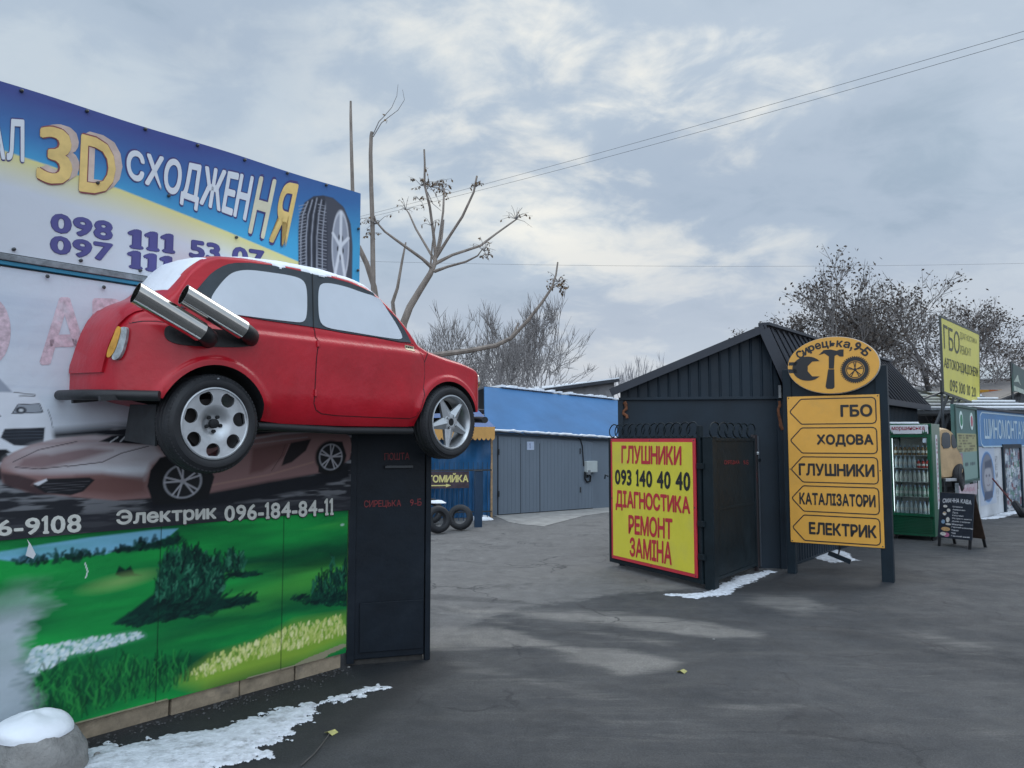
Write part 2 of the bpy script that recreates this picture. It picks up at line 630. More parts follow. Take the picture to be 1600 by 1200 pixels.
# ------------------------------------------------------------------ the ground
def make_ground():
    def axis(lo, hi, f0, f1, st):
        a = list(np.arange(f0, f1 + 1e-6, st))
        g, x = st, f1
        while x < hi:
            g *= 1.35
            x += g
            a.append(x)
        g, x, b = st, f0, []
        while x > lo:
            g *= 1.35
            x -= g
            b.append(x)
        return np.array(b[::-1] + a)
    xs = axis(-900, 900, -3.5, 13.0, 0.05)
    ys = axis(-300, 1500, 2.6, 22.0, 0.05)
    X, Y = np.meshgrid(xs, ys)
    def gp(px):
        return [tuple(on_ground(u, v)[:2]) for u, v in px]
    n1 = fbm(len(ys), len(xs), 14, 14, 4, 3)
    def region(px, soft, wob=0.0):
        d = poly_sd(X, Y, gp(px)) + (n1 - 0.5) * wob
        return np.clip(0.5 - d / soft, 0, 1)
    # old pale yard surface behind the gate, worn light trails, dark fresh asphalt, wet stain
    yard = region([(660, 1002), (700, 990), (800, 960), (900, 945), (1010, 925), (1110, 920), (1240, 880), (1150, 770), (900, 758), (400, 770), (600, 1000)], 0.35, 0.9)
    trail = np.maximum.reduce([
        region([(660, 1000), (720, 985), (790, 978), (850, 990), (930, 1010), (1035, 1038), (970, 1052), (900, 1035), (820, 1018), (740, 1004)], 0.45, 0.9),
        region([(640, 930), (740, 948), (860, 952), (960, 958), (1090, 975), (1180, 992), (1120, 996), (1000, 984), (900, 978), (800, 962), (700, 958)], 0.45, 0.9) * 0.85,
        region([(700, 945), (830, 975), (940, 985), (1060, 1000), (1040, 1008), (920, 996), (810, 985), (700, 958)], 0.3, 0.7) * 0.6,
        region([(700, 1040), (800, 1048), (900, 1075), (1000, 1090), (960, 1100), (860, 1082), (760, 1060)], 0.5, 0.9) * 0.4,
        region([(1190, 930), (1260, 938), (1310, 950), (1250, 956), (1190, 946)], 0.4, 0.6) * 0.4,
        region([(1410, 985), (1480, 990), (1570, 1005), (1560, 1022), (1480, 1012), (1420, 1000)], 0.4, 0.6) * 0.38,
        region([(1420, 1115), (1500, 1125), (1580, 1140), (1570, 1156), (1500, 1140)], 0.3, 0.3) * 0.34,
        region([(760, 1060), (960, 1070), (1250, 1110), (1500, 1190), (1000, 1200), (800, 1120)], 0.9, 1.2) * 0.12,
        region([(1150, 1000), (1330, 1015), (1600, 1075), (1600, 1130), (1350, 1060)], 0.8, 1.0) * 0.12])
    dark = np.maximum.reduce([
        region([(110, 1190), (130, 1135), (300, 1085), (541, 1030), (680, 1025), (720, 1045), (640, 1075), (480, 1200), (60, 1230)], 0.4, 0.5),
        region([(650, 925), (800, 935), (950, 958), (1060, 962), (1180, 975), (1080, 968), (950, 955), (820, 946), (650, 938)], 0.1, 0.2) * 0.5,
        region([(1100, 925), (1230, 890), (1400, 880), (1460, 905), (1380, 925), (1210, 925)], 0.4, 0.6) * 0.6,
        region([(1270, 985), (1330, 982), (1400, 1000), (1330, 1002)], 0.3, 0.5) * 0.5])
    col = np.zeros((X.size, 3))
    col[:, 0], col[:, 1], col[:, 2] = np.clip(yard * 0.75, 0, 1).ravel(), trail.ravel(), dark.ravel()
    mb = MB()
    mb.v = np.stack([X, Y, np.zeros_like(X)], -1).reshape(-1, 3).tolist()
    i = np.arange(X.size).reshape(X.shape)
    mb.f = np.stack([i[:-1, :-1], i[:-1, 1:], i[1:, 1:], i[1:, :-1]], -1).reshape(-1, 4).tolist()
    mb.m = [0] * len(mb.f)
    mb.col = col
    m = bpy.data.materials.new('worn asphalt')
    m.use_nodes = True
    nt = m.node_tree
    N_ = nt.nodes.new
    L = nt.links.new
    b = nt.nodes['Principled BSDF']
    tc = N_('ShaderNodeTexCoord')
    at_ = N_('ShaderNodeAttribute')
    at_.attribute_name = 'Col'
    sp = N_('ShaderNodeSeparateColor')
    L(at_.outputs['Color'], sp.inputs[0])
    def noise(sc, det=6, ro=0.6, dist=0.0, stretch=None):
        n = N_('ShaderNodeTexNoise')
        n.inputs['Scale'].default_value = sc
        n.inputs['Detail'].default_value = det
        n.inputs['Roughness'].default_value = ro
        n.inputs['Distortion'].default_value = dist
        if stretch:
            mp = N_('ShaderNodeMapping')
            mp.inputs['Scale'].default_value = stretch
            mp.inputs['Rotation'].default_value = (0, 0, 0.4)
            L(tc.outputs['Object'], mp.inputs[0])
            L(mp.outputs[0], n.inputs['Vector'])
        else:
            L(tc.outputs['Object'], n.inputs['Vector'])
        return n.outputs[0]
    def ramp(x, stops):
        r = N_('ShaderNodeValToRGB')
        while len(r.color_ramp.elements) < len(stops):
            r.color_ramp.elements.new(0.5)
        for e, (p, c) in zip(r.color_ramp.elements, stops):
            e.position = p
            e.color = (*((c,) * 3 if not isinstance(c, tuple) else c), 1)
        L(x, r.inputs[0])
        return r.outputs[0]
    def mix(f, a, c, blend='MIX'):
        x = N_('ShaderNodeMix')
        x.data_type = 'RGBA'
        x.blend_type = blend
        for s, q in ((0, f), (6, a), (7, c)):
            if isinstance(q, (int, float)):
                x.inputs[s].default_value = q
            elif isinstance(q, tuple):
                x.inputs[s].default_value = (*q, 1)
            else:
                L(q, x.inputs[s])
        return x.outputs[2]
    def mul(a, c):
        x = N_('ShaderNodeMath')
        x.operation = 'MULTIPLY'
        for s, q in ((0, a), (1, c)):
            if isinstance(q, (int, float)):
                x.inputs[s].default_value = q
            else:
                L(q, x.inputs[s])
        return x.outputs[0]
    big = noise(0.55, 6, 0.62, 0.6)
    mid = noise(2.3, 6, 0.65, 0.4)
    strk = noise(1.1, 6, 0.6, 0.3, (0.5, 2.2, 1))
    grit = noise(70, 5, 0.8)
    asp = ramp(big, [(0.3, (0.041, 0.0435, 0.048)), (0.5, (0.061, 0.0628, 0.067)), (0.7, (0.082, 0.083, 0.086))])
    asp = mix(mul(ramp(strk, [(0.45, 0.0), (0.75, 1.0)]), 0.35), asp, (0.145, 0.139, 0.133))
    yard_c = ramp(mid, [(0.3, (0.125, 0.122, 0.120)), (0.5, (0.168, 0.163, 0.159)), (0.72, (0.22, 0.213, 0.205))])
    def ragged(mask, nz, amt, lo, hi):
        x = N_('ShaderNodeMath')
        x.operation = 'MULTIPLY_ADD'
        L(nz, x.inputs[0])
        x.inputs[1].default_value = amt
        L(mask, x.inputs[2])
        m_ = N_('ShaderNodeMapRange')
        m_.interpolation_type = 'SMOOTHSTEP'
        m_.inputs[1].default_value = lo + amt / 2
        m_.inputs[2].default_value = hi + amt / 2
        L(x.outputs[0], m_.inputs[0])
        return m_.outputs[0]
    fine = noise(7, 7, 0.7, 0.4)
    fstrk = noise(2.4, 9, 0.68, 0.5, (0.45, 2.4, 1))
    yard_m = mul(ragged(sp.outputs[0], fine, 0.9, 0.18, 0.62), 0.9)
    trail_m = ragged(sp.outputs[1], fstrk, 1.1, 0.06, 0.60)
    dark_m = ragged(sp.outputs[2], fine, 0.8, 0.10, 0.85)
    c = mix(yard_m, asp, yard_c)
    c = mix(mul(trail_m, ramp(mid, [(0.25, 0.45), (0.6, 0.95)])), c, (0.24, 0.227, 0.21))
    c = mix(mul(dark_m, 0.85), c, (0.020, 0.022, 0.026))
    # fine cracks in the old surface
    vor = N_('ShaderNodeTexVoronoi')
    vor.feature = 'DISTANCE_TO_EDGE'
    vor.inputs['Scale'].default_value = 0.75
    wv = N_('ShaderNodeMix')
    wv.data_type = 'RGBA'
    wv.blend_type = 'ADD'
    wv.inputs[0].default_value = 0.9
    nn = N_('ShaderNodeTexNoise')
    nn.inputs['Scale'].default_value = 1.7
    nn.inputs['Detail'].default_value = 6
    L(tc.outputs['Object'], nn.inputs['Vector'])
    L(tc.outputs['Object'], wv.inputs[6])
    L(nn.outputs['Color'], wv.inputs[7])
    L(wv.outputs[2], vor.inputs['Vector'])
    crk = ramp(vor.outputs['Distance'], [(0.0, 1.0), (0.008, 0.8), (0.016, 0.0)])
    crk = mul(mul(crk, ramp(noise(0.7, 3), [(0.48, 0.0), (0.6, 1.0)])), 0.7)
    c = mix(crk, c, (0.03, 0.03, 0.034))
    c = mix(mul(ramp(noise(1.6, 8, 0.72, 0.8), [(0.54, 0.0), (0.66, 1.0)]), 0.45), c, (0.034, 0.035, 0.038))
    c = mix(mul(ramp(noise(260, 2, 0.6), [(0.62, 0.0), (0.70, 1.0)]), 0.5), c, (0.26, 0.255, 0.25))
    c = mix(0.5, c, ramp(fine, [(0.25, 0.62), (0.5, 0.98), (0.75, 1.4)]), 'MULTIPLY')
    c = mix(0.75, c, ramp(grit, [(0.25, 0.3), (0.5, 0.95), (0.75, 1.75)]), 'MULTIPLY')
    L(c, b.inputs['Base Color'])
    rr = ramp(mid, [(0.3, 0.62), (0.7, 0.9)])
    L(mix(mul(sp.outputs[2], 0.5), rr, (0.5, 0.5, 0.5)), b.inputs['Roughness'])
    b.inputs['Specular IOR Level'].default_value = 0.35
    bp = N_('ShaderNodeBump')
    bp.inputs['Strength'].default_value = 0.8
    bp.inputs['Distance'].default_value = 0.015
    L(grit, bp.inputs['Height'])
    bp2 = N_('ShaderNodeBump')
    bp2.inputs['Strength'].default_value = 0.35
    bp2.inputs['Distance'].default_value = 0.06
    L(mid, bp2.inputs['Height'])
    L(bp.outputs[0], bp2.inputs['Normal'])
    L(bp2.outputs[0], b.inputs['Normal'])
    o = mb.build('ground', m, fix=False)
    tag(o, 'dark worn asphalt yard with paler dusty trails', 'ground', kind='structure')
make_ground()

M_snow = mat('trodden snow', (0.64, 0.67, 0.72), 0.7, var=0.2, scale=22, bump=0.6, bscale=40, stain=(0.24, 0.24, 0.25), stain_amt=0.9, stain_scale=13)
M_csnow = mat('clean snow', (0.80, 0.83, 0.88), 0.6, var=0.04, scale=6, bump=0.25, bscale=14)

def snow_patch(label, px, st=0.012, wob=0.28, thick=0.018, seed=1, f=9, cut=0.0, z0=0.004):
    pts = [tuple(on_ground(u, v)[:2]) for u, v in px]
    x0, x1 = min(p[0] for p in pts) - 0.1, max(p[0] for p in pts) + 0.1
    y0, y1 = min(p[1] for p in pts) - 0.1, max(p[1] for p in pts) + 0.1
    xs, ys = np.arange(x0, x1, st), np.arange(y0, y1, st)
    X, Y = np.meshgrid(xs, ys)
    n = fbm(len(ys), len(xs), (y1 - y0) * f, (x1 - x0) * f, 5, seed, 0.7)
    n5 = fbm(len(ys), len(xs), (y1 - y0) * 34, (x1 - x0) * 34, 3, seed + 50, 0.8)
    n6 = fbm(len(ys), len(xs), (y1 - y0) * 3, (x1 - x0) * 3, 3, seed + 70)
    d = poly_sd(X, Y, pts) + (n - 0.5) * wob + (n5 - 0.5) * 0.13 + np.clip(n6 - 0.6, 0, 1) * 0.25 + cut
    h = np.clip(-d / 0.12, 0, 1) ** 0.6 * thick * (0.5 + n)
    Z = z0 + h
    keep = d < 0
    fk = keep[:-1, :-1] | keep[1:, 1:]
    fk &= keep[:-1, 1:] | keep[1:, :-1]
    i = np.arange(X.size).reshape(X.shape)
    q = np.stack([i[:-1, :-1], i[:-1, 1:], i[1:, 1:], i[1:, :-1]], -1)[fk]
    used, inv = np.unique(q, return_inverse=True)
    mb = MB()
    mb.v = np.stack([X, Y, Z], -1).reshape(-1, 3)[used].tolist()
    mb.f = inv.reshape(-1, 4).tolist()
    mb.m = [0] * len(mb.f)
    o = mb.build('snow', M_snow, fix=False, smooth=80)
    return tag(o, label, 'snow', kind='stuff')
snow_patch('trodden snow strip on the asphalt along the painted wall', [(95, 1230), (140, 1172), (250, 1152), (330, 1143), (420, 1112), (480, 1097), (540, 1084), (615, 1068), (612, 1076), (560, 1090), (508, 1106), (488, 1128), (455, 1140), (440, 1160), (400, 1172), (430, 1178), (420, 1184), (330, 1205), (220, 1230)], 0.01, 0.26, 0.016, 4, 7)
snow_patch('small snow scraps beside the boulder and wall foot', [(110, 1150), (150, 1135), (185, 1137), (150, 1146)], 0.012, 0.15, 0.012, 9, 9)
snow_patch('thin snow tongue at the foot of the black wicket door', [(1040, 930), (1105, 926), (1125, 912), (1165, 898), (1200, 892), (1212, 894), (1190, 904), (1165, 914), (1130, 930), (1090, 936)], 0.015, 0.2, 0.014, 5, 6)
snow_patch('snow lying under the yellow arrow sign', [(1268, 862), (1310, 858), (1330, 868), (1345, 876), (1300, 880), (1272, 872)], 0.02, 0.25, 0.014, 6, 4)
snow_patch('snow scraps along the foot of the tyre shop wall', [(1530, 812), (1560, 803), (1590, 797), (1600, 800), (1570, 808), (1545, 812)], 0.03, 0.3, 0.02, 8, 3)

# concrete apron before the grey garage
def make_apron():
    pts = [(772, 806), (960, 792), (1000, 791), (960, 800), (915, 806), (880, 815), (850, 823), (815, 820), (795, 816)]
    mb = MB()
    g = [on_ground(u, v) for u, v in pts]
    mb.add([p + UP * 0.012 for p in g] + [p - UP * 0.02 for p in g], [tuple(range(len(g)))] + [(i, (i + 1) % len(g), (i + 1) % len(g) + len(g), i + len(g)) for i in range(len(g))])
    o = mb.build('concrete_apron', mat('old concrete', (0.30, 0.29, 0.275), 0.85, var=0.25, scale=3, bump=0.4, bscale=30, stain=(0.12, 0.12, 0.12), stain_amt=0.6, stain_scale=2))
    tag(o, 'cracked pale concrete apron before the grey garage doors', 'pavement', kind='structure')
make_apron()

# ------------------------------------------------------------------ the hoarding wall on the left
RH = at(336.7, 662, 4.58)                   # hub of the show car's rear wheel
al = math.atan(0.828)
WF = Frame(RH, (math.sin(al), math.cos(al)))   # a = 0 under that hub; n = 0 in the face of its wheels
WN = -0.732                                  # face of the hoarding
L_END = -1.75
M_black = mat('black metal paint', (0.006, 0.011, 0.018), 0.5, var=0.3, scale=3, bump=0.3, bscale=4, spec=0.25, stain=(0.02, 0.024, 0.03), stain_amt=0.6)
M_steel = mat('dark grey steel', (0.05, 0.055, 0.06), 0.45, 0.3)
M_stone = mat('tan plinth stone', (0.27, 0.215, 0.15), 0.9, var=0.35, scale=6, bump=0.5, bscale=30, stain=(0.10, 0.09, 0.08), stain_amt=0.8, stain_scale=4)
M_wood = mat('weathered grey board', (0.20, 0.22, 0.24), 0.8, var=0.4, scale=12, bump=0.3, bscale=40)
M_teal = mat('teal blue edging', (0.02, 0.22, 0.36), 0.5)

def make_hoarding():
    base = WF.p(0.3, 0, WN)
    t = thing('hoarding_wall', base, 'long roadside hoarding wall with painted green meadow above a tan stone plinth', 'wall')
    mb = MB().fbox(WF, L_END, 1.58, 0.16, 3.84, WN - 0.09, WN - 0.012)
    mb.build('backing', mat('galvanised sheet', (0.28, 0.29, 0.30), 0.5, 0.4), t)
    mb = MB()
    cuts = [L_END, -0.95, -0.42, 0.16, 0.66, 1.12, 1.55]
    r = random.Random(3)
    for a, b in zip(cuts[:-1], cuts[1:]):
        mb.fbox(WF, a + 0.006, b - 0.006, -0.05, 0.135 + r.uniform(-0.006, 0.004), WN - 0.16, WN - 0.02 + r.uniform(-0.008, 0.008))
    mb.build('plinth', M_stone, t, bevel=0.006)
    # the painted meadow
    pc = Picture(WF, L_END, 1.578, 0.112, 1.245, 0.006, (12, 98, 50), WN)
    A, Z = pc.A, pc.Z
    n = pc.noise(6, 3, 5, 2)
    g1, g2, g3 = np.array(lin(8, 92, 52)), np.array(lin(24, 152, 68)), np.array(lin(70, 150, 66))
    tt = np.clip((n - 0.35) * 2.6, 0, 1)[..., None]
    pc.c[:] = g1 * (1 - tt) + g2 * tt
    n2 = pc.noise(9, 2.0, 4, 5)
    hi = np.clip((n2 - 0.52) * 4, 0, 1) * np.clip((Z - 0.45) * 3, 0, 1) * np.clip((A + 0.2) * 1.4, 0, 1) * 0.6
    pc.put(np.clip(hi * 1.3, 0, 1), np.array(lin(70, 176, 74)))
    n3 = pc.noise(5, 1.6, 4, 9)
    pc.put(np.clip((n3 - 0.55) * 4, 0, 1) * 0.7, np.array(lin(2, 44, 36)))
    band = np.exp(-((Z - 0.70 - 0.05 * (A - 0.8)) / 0.09) ** 2) * np.clip((A - 0.3) * 1.2, 0, 1) * 0.75
    pc.put(band, np.array(lin(74, 160, 62)))
    # lake and far shore
    pc.poly([(-120, 880), (0, 862), (60, 852), (140, 840), (240, 828), (278, 826), (262, 840), (232, 850), (190, 857), (165, 866), (100, 870), (45, 880), (-20, 872), (-120, 890)], (118, 178, 205), 0.012, 1, np.clip(0.55 + pc.noise(14, 5, 3, 4), 0, 1))
    def dabs(px_poly, cols, cnt, ln, wd, ang=(60, 120), seed=1, al=0.9):
        r = random.Random(seed)
        pts = pc.P(px_poly)
        xs, ys = [p[0] for p in pts], [p[1] for p in pts]
        k = 0
        while k < cnt:
            a, z = r.uniform(min(xs), max(xs)), r.uniform(min(ys), max(ys))
            if poly_sd(np.array([[a]]), np.array([[z]]), pts)[0, 0] > 0:
                continue
            k += 1
            th = R(r.uniform(*ang))
            l = ln * r.uniform(0.5, 1.3)
            bx, bz = a + l * math.cos(th), z + l * math.sin(th)
            k_ = r.gauss(0, 0.18) * l
            pc.line([(a, z), ((a + bx) / 2 + k_ * math.sin(th), (z + bz) / 2 - k_ * math.cos(th)), (bx, bz)], r.choice(cols), wd * r.uniform(0.6, 1.5), 0.010, al * r.uniform(0.6, 1), raw=True)
    dk = [(4, 40, 36), (6, 52, 44), (10, 64, 50), (2, 30, 30)]
    lt = [(34, 104, 78), (58, 128, 98), (20, 86, 62)]
    pc.poly([(170, 862), (200, 855), (240, 847), (258, 842), (285, 838), (278, 850), (240, 857), (200, 863)], (8, 48, 44), 0.02)
    dabs([(170, 862), (240, 844), (285, 838), (275, 852), (200, 864)], dk, 60, 0.03, 0.018, (20, 160), 3)
    dabs([(20, 880), (80, 868), (130, 862), (170, 866), (120, 876), (60, 885)], dk, 70, 0.03, 0.016, (20, 160), 4)
    pc.poly([(180, 898), (186, 884), (196, 890), (204, 884), (210, 896), (222, 899), (190, 902)], (5, 44, 34), 0.012)
    pc.ell((190, 908), 0.16, 0.035, (150, 190, 110), 0.06, 0.6, rot=0.1)
    pc.poly([(175, 975), (205, 955), (240, 928), (250, 890), (256, 868), (270, 862), (285, 870), (287, 848), (296, 866), (308, 850), (318, 870), (338, 874), (350, 893), (352, 915), (345, 935), (390, 930), (405, 940), (350, 952), (290, 965), (215, 978)], (6, 48, 42), 0.02)
    dabs([(240, 945), (252, 880), (262, 865), (288, 860), (330, 870), (348, 890), (350, 925), (300, 945)], lt + dk, 420, 0.05, 0.012, (40, 130), 5)
    for u, v0, v1 in ((287, 880, 846), (308, 880, 848), (296, 880, 860), (318, 885, 862), (262, 890, 858), (340, 880, 866)):
        dabs([(u - 4, v0), (u - 1, v1), (u + 1, v1), (u + 4, v0)], dk, 16, 0.04, 0.01, (60, 120), u)
    dabs([(175, 976), (240, 945), (350, 930), (400, 938), (350, 953), (215, 980)], dk, 160, 0.07, 0.016, (-10, 40), 6)
    dabs([(345, 897), (352, 872), (362, 862), (378, 868), (384, 890), (372, 900)], lt + dk, 120, 0.04, 0.012, (50, 130), 8)
    dabs([(340, 902), (360, 896), (412, 896), (380, 902)], dk, 50, 0.05, 0.012, (-10, 20), 9)
    dabs([(484, 940), (488, 915), (505, 900), (515, 905), (520, 868), (528, 900), (543, 880), (546, 935), (515, 946)], dk + lt[:1], 260, 0.06, 0.013, (60, 120), 10)
    dabs([(450, 935), (545, 928), (545, 948), (480, 945)], dk, 120, 0.06, 0.012, (-5, 40), 11)
    # flowers
    pc.poly([(35, 1050), (50, 1018), (120, 1002), (215, 988), (226, 994), (170, 1010), (110, 1024), (60, 1052)], (150, 185, 190), 0.05, 0.45)
    dabs([(36, 1050), (50, 1014), (120, 1000), (215, 988), (226, 994), (170, 1012), (110, 1026), (60, 1052)], [(205, 220, 225), (180, 200, 210), (225, 232, 230)], 330, 0.008, 0.014, (0, 40), 12)
    pc.poly([(280, 1065), (330, 1030), (400, 1008), (460, 975), (540, 962), (545, 1000), (480, 1030), (400, 1052), (320, 1075)], (150, 180, 60), 0.12, 0.75)
    dabs([(292, 1056), (340, 1024), (400, 1006), (455, 980), (535, 962), (542, 990), (470, 1012), (380, 1036), (310, 1062)], [(215, 215, 140), (190, 200, 110), (228, 225, 165), (170, 190, 90)], 620, 0.022, 0.012, (60, 120), 13)
    dabs([(40, 1110), (60, 1062), (150, 1045), (290, 1040), (300, 1065), (250, 1085), (120, 1125)], [(3, 76, 40), (2, 58, 36), (24, 120, 56), (40, 140, 64)], 420, 0.10, 0.009, (65, 118), 14, 0.8)
    # white spray drifting over the left end, chips at the right corner and lower edge
    fog = np.clip((-0.60 - A + 0.34 * (pc.noise(5, 6, 5, 20) - 0.5) + 0.12 * (pc.noise(40, 40, 2, 26) - 0.5)) / 0.14, 0, 1) * np.clip((1.02 - Z + 0.3 * (pc.noise(5, 5, 4, 27) - 0.5)) / 0.25, 0, 1)
    pc.put(fog * 0.93, np.array(lin(172, 182, 190)) * (0.8 + 0.35 * pc.noise(9, 12, 4, 28)[..., None]))
    chip = (pc.noise(14, 9, 4, 21) > 0.5) & (Z < 0.120 + 0.22 * np.maximum(0, pc.noise(3, 2.5, 3, 22) - 0.42))
    pc.put(chip * 0.9, np.array(lin(150, 140, 118)))
    for a in (0.05, 0.98):
        pc.line([(a, 0.1), (a, 1.3)], (4, 40, 26), 0.006, raw=True)
    pc.line([(133, 880), (137, 893), (134, 903)], (225, 232, 232), 0.006)
    pc.ell((535, 820), 0.02, 0.01, (160, 200, 180))
    tag(pc.mesh(0.008).build('painted_panel', art_mat('meadow paint', 0.55, 0.2, 0.15, 30), t, fix=False, smooth=60), 'painted green meadow with bushes, lake and flowers')
    # trim between the two banners, and the edge bar at the right end
    mb = MB().fbox(WF, L_END, 1.62, 2.825, 2.862, WN - 0.02, WN + 0.045)
    mb.build('trim_board', M_wood, t, bevel=0.004)
    MB().fbox(WF, L_END, 1.62, 2.800, 2.823, WN - 0.02, WN + 0.03).build('edging', M_teal, t, bevel=0.003)
    MB().fbox(WF, 1.582, 1.60, 0.13, 1.86, WN - 0.05, WN + 0.006).build('edge_bar', mat('dull green edging', (0.10, 0.20, 0.07), 0.6, var=0.4, scale=20), t)
make_hoarding()

def car_wheel(pc, u, v, ra, rz, sp=5, rot=0.0):
    (ca, cz), = pc.P([(u, v)])
    pc.ell((ca, cz), ra * 1.28, rz * 1.22, (14, 16, 20), 0.02, raw=True)
    pc.ell((ca, cz), ra, rz, (150, 152, 158), 0.008, raw=True)
    pc.ell((ca, cz), ra * 0.88, rz * 0.90, (26, 27, 31), 0.008, raw=True)
    for i in range(sp):
        t = rot + i * 2 * math.pi / sp
        for dt in (-0.16, 0.16):
            pc.line([(ca + 0.1 * ra * math.cos(t), cz + 0.1 * rz * math.sin(t)), (ca + 0.93 * ra * math.cos(t + dt), cz + 0.93 * rz * math.sin(t + dt))], (178, 178, 184), 0.011, 0.006, raw=True)
    pc.ell((ca, cz), ra * 0.16, rz * 0.16, (160, 160, 165), 0.006, raw=True)

def make_photo_banner():
    t = thing('printed_banner', WF.p(0.3, 1.25, WN + 0.02), 'large white printed banner with a bronze sports car and Электрик phone number', 'banner')
    pc = Picture(WF, L_END, 1.615, 1.238, 2.79, 0.006, (205, 212, 222), WN + 0.012)
    A, Z = pc.A, pc.Z
    pc.put(np.clip((pc.noise(60, 3, 3, 31) - 0.5) * 2.2, 0, 1) * 0.22, np.array(lin(150, 165, 190)))
    pc.put(np.clip((pc.noise(4, 3, 4, 32) - 0.5) * 3, 0, 1) * 0.25, np.array(lin(165, 180, 200)))
    # water with dark and silver streaks under the car
    low = np.clip((2.02 - Z - 0.10 * np.clip((0.7 - A), 0, 1.5)) / 0.06, 0, 1)
    st = fbm(pc.ny, pc.nx, (pc.z1 - pc.z0) * 40, (pc.a1 - pc.a0) * 5, 3, 33)
    w = np.clip((st - 0.50) * 7, 0, 1)[..., None]
    dist = np.clip((Z - 1.3) / 0.5, 0, 1)[..., None]
    water = np.array(lin(34, 36, 42)) * (1 - w) + w * np.array(lin(150, 152, 158)) * (0.35 + 0.65 * dist)
    lowm = low * np.where(A < -0.72, np.clip((1.70 - Z) / 0.05, 0, 1), 1)
    pc.c[:] = pc.c * (1 - lowm[..., None]) + water * lowm[..., None]
    # white cars behind, at the left
    pc.poly([(-140, 600), (-30, 590), (20, 612), (55, 616), (78, 650), (85, 690), (60, 715), (-140, 720)], (214, 218, 226), 0.03)
    pc.poly([(-40, 585), (0, 592), (20, 613), (-40, 612)], (150, 158, 172), 0.01)
    pc.line([(22, 613), (55, 617), (54, 619), (30, 619)], (110, 112, 116), 0.006)
    pc.poly([(19, 646), (28, 632), (62, 631), (67, 644), (64, 646)], (150, 156, 165), 0.006)
    pc.ell((33, 641), 0.028, 0.02, (58, 62, 70))
    pc.ell((33, 641), 0.012, 0.009, (200, 205, 210))
    pc.line([(19, 646), (28, 632), (62, 631), (67, 644), (19, 646)], (70, 74, 82), 0.005)
    pc.poly([(7, 670), (70, 668), (68, 692), (50, 697), (22, 696), (1, 684)], (40, 44, 52), 0.008)
    for v in (674, 679, 684):
        pc.line([(5, v + 1), (68, v)], (66, 72, 82), 0.005, 0.004)
    pc.line([(75, 640), (80, 655), (82, 668)], (120, 126, 138), 0.005)
    pc.line([(-60, 660), (-8, 655), (0, 650)], (80, 84, 92), 0.01)
    pc.poly([(-140, 705), (10, 702), (25, 712), (10, 722), (-140, 735)], (24, 26, 32), 0.01)
    pc.poly([(10, 709), (20, 707), (22, 713), (14, 714)], (180, 184, 190), 0.006)
    # the low bronze sports car
    body = [(0, 727), (6, 716), (22, 706), (48, 695), (90, 685), (140, 680), (200, 682), (250, 690), (300, 688), (380, 682), (430, 676), (480, 672), (530, 672), (547, 682), (550, 700), (546, 718), (520, 735), (470, 745), (400, 760), (335, 770), (300, 776), (235, 778), (180, 782), (110, 776), (40, 768), (4, 754)]
    pc.poly(body, (140, 108, 106), 0.012)
    sh = pc.noise(10, 3, 4, 35)
    pc.poly([(0, 727), (6, 716), (22, 706), (48, 695), (90, 685), (150, 681), (240, 692), (255, 712), (235, 725), (225, 750), (160, 738), (80, 740), (30, 738)], (214, 216, 222), 0.04, 1.0, np.clip(sh * 1.7 - 0.05, 0, 1))
    pc.poly([(36, 716), (90, 705), (140, 700), (176, 704), (120, 720), (66, 732), (28, 730)], (120, 92, 94), 0.03, 0.75)
    pc.poly([(60, 694), (120, 686), (190, 686), (240, 692), (200, 697), (110, 696)], (140, 116, 118), 0.02, 0.6)
    pc.poly([(60, 706), (120, 692), (180, 688), (140, 698), (80, 712)], (178, 172, 176), 0.02, 0.55)
    pc.poly([(120, 745), (228, 742), (228, 770), (190, 776), (130, 770)], (110, 76, 72), 0.05, 0.85)
    pc.line([(105, 729), (160, 722), (190, 708), (232, 697)], (84, 74, 80), 0.006)
    pc.line([(20, 722), (60, 703), (120, 690)], (78, 70, 76), 0.005)
    pc.line([(24, 730), (60, 733), (105, 728)], (86, 76, 80), 0.005)
    pc.poly([(0, 738), (30, 742), (58, 750), (50, 758), (110, 770), (60, 774), (6, 758)], (54, 40, 44), 0.02, 0.9)
    pc.poly([(50, 758), (72, 748), (140, 746), (148, 750), (130, 768), (110, 774), (70, 770)], (28, 28, 33), 0.008)
    for k in range(4):
        pc.line([(62 + 4 * k, 757 + k * 4), (140 - 4 * k, 752 + 4 * k)], (74, 74, 80), 0.004, 0.003)
    pc.poly([(52, 756), (72, 748), (74, 751), (60, 759)], (205, 205, 212), 0.006)
    pc.poly([(155, 690), (175, 681), (205, 678), (260, 684), (250, 696), (200, 693)], (26, 28, 34), 0.008)
    pc.line([(172, 691), (184, 683)], (190, 195, 200), 0.008)
    pc.line([(188, 690), (196, 682)], (190, 195, 200), 0.008)
    pc.poly([(395, 700), (450, 690), (484, 686), (462, 704), (410, 736), (390, 740)], (112, 78, 76), 0.03)
    pc.poly([(445, 712), (455, 692), (486, 686), (478, 704), (456, 722), (440, 728)], (30, 24, 28), 0.012)
    pc.line([(430, 735), (445, 712), (452, 694)], (150, 120, 120), 0.004)
    pc.line([(424, 736), (440, 712), (446, 694)], (66, 48, 50), 0.004)
    pc.line([(380, 688), (440, 678), (490, 674), (530, 676)], (182, 176, 180), 0.012, 0.012, 0.8)
    pc.line([(380, 696), (440, 688), (480, 683)], (160, 150, 154), 0.008, 0.01, 0.7)
    pc.line([(330, 758), (420, 742), (490, 722)], (164, 130, 120), 0.012, 0.012, 0.8)
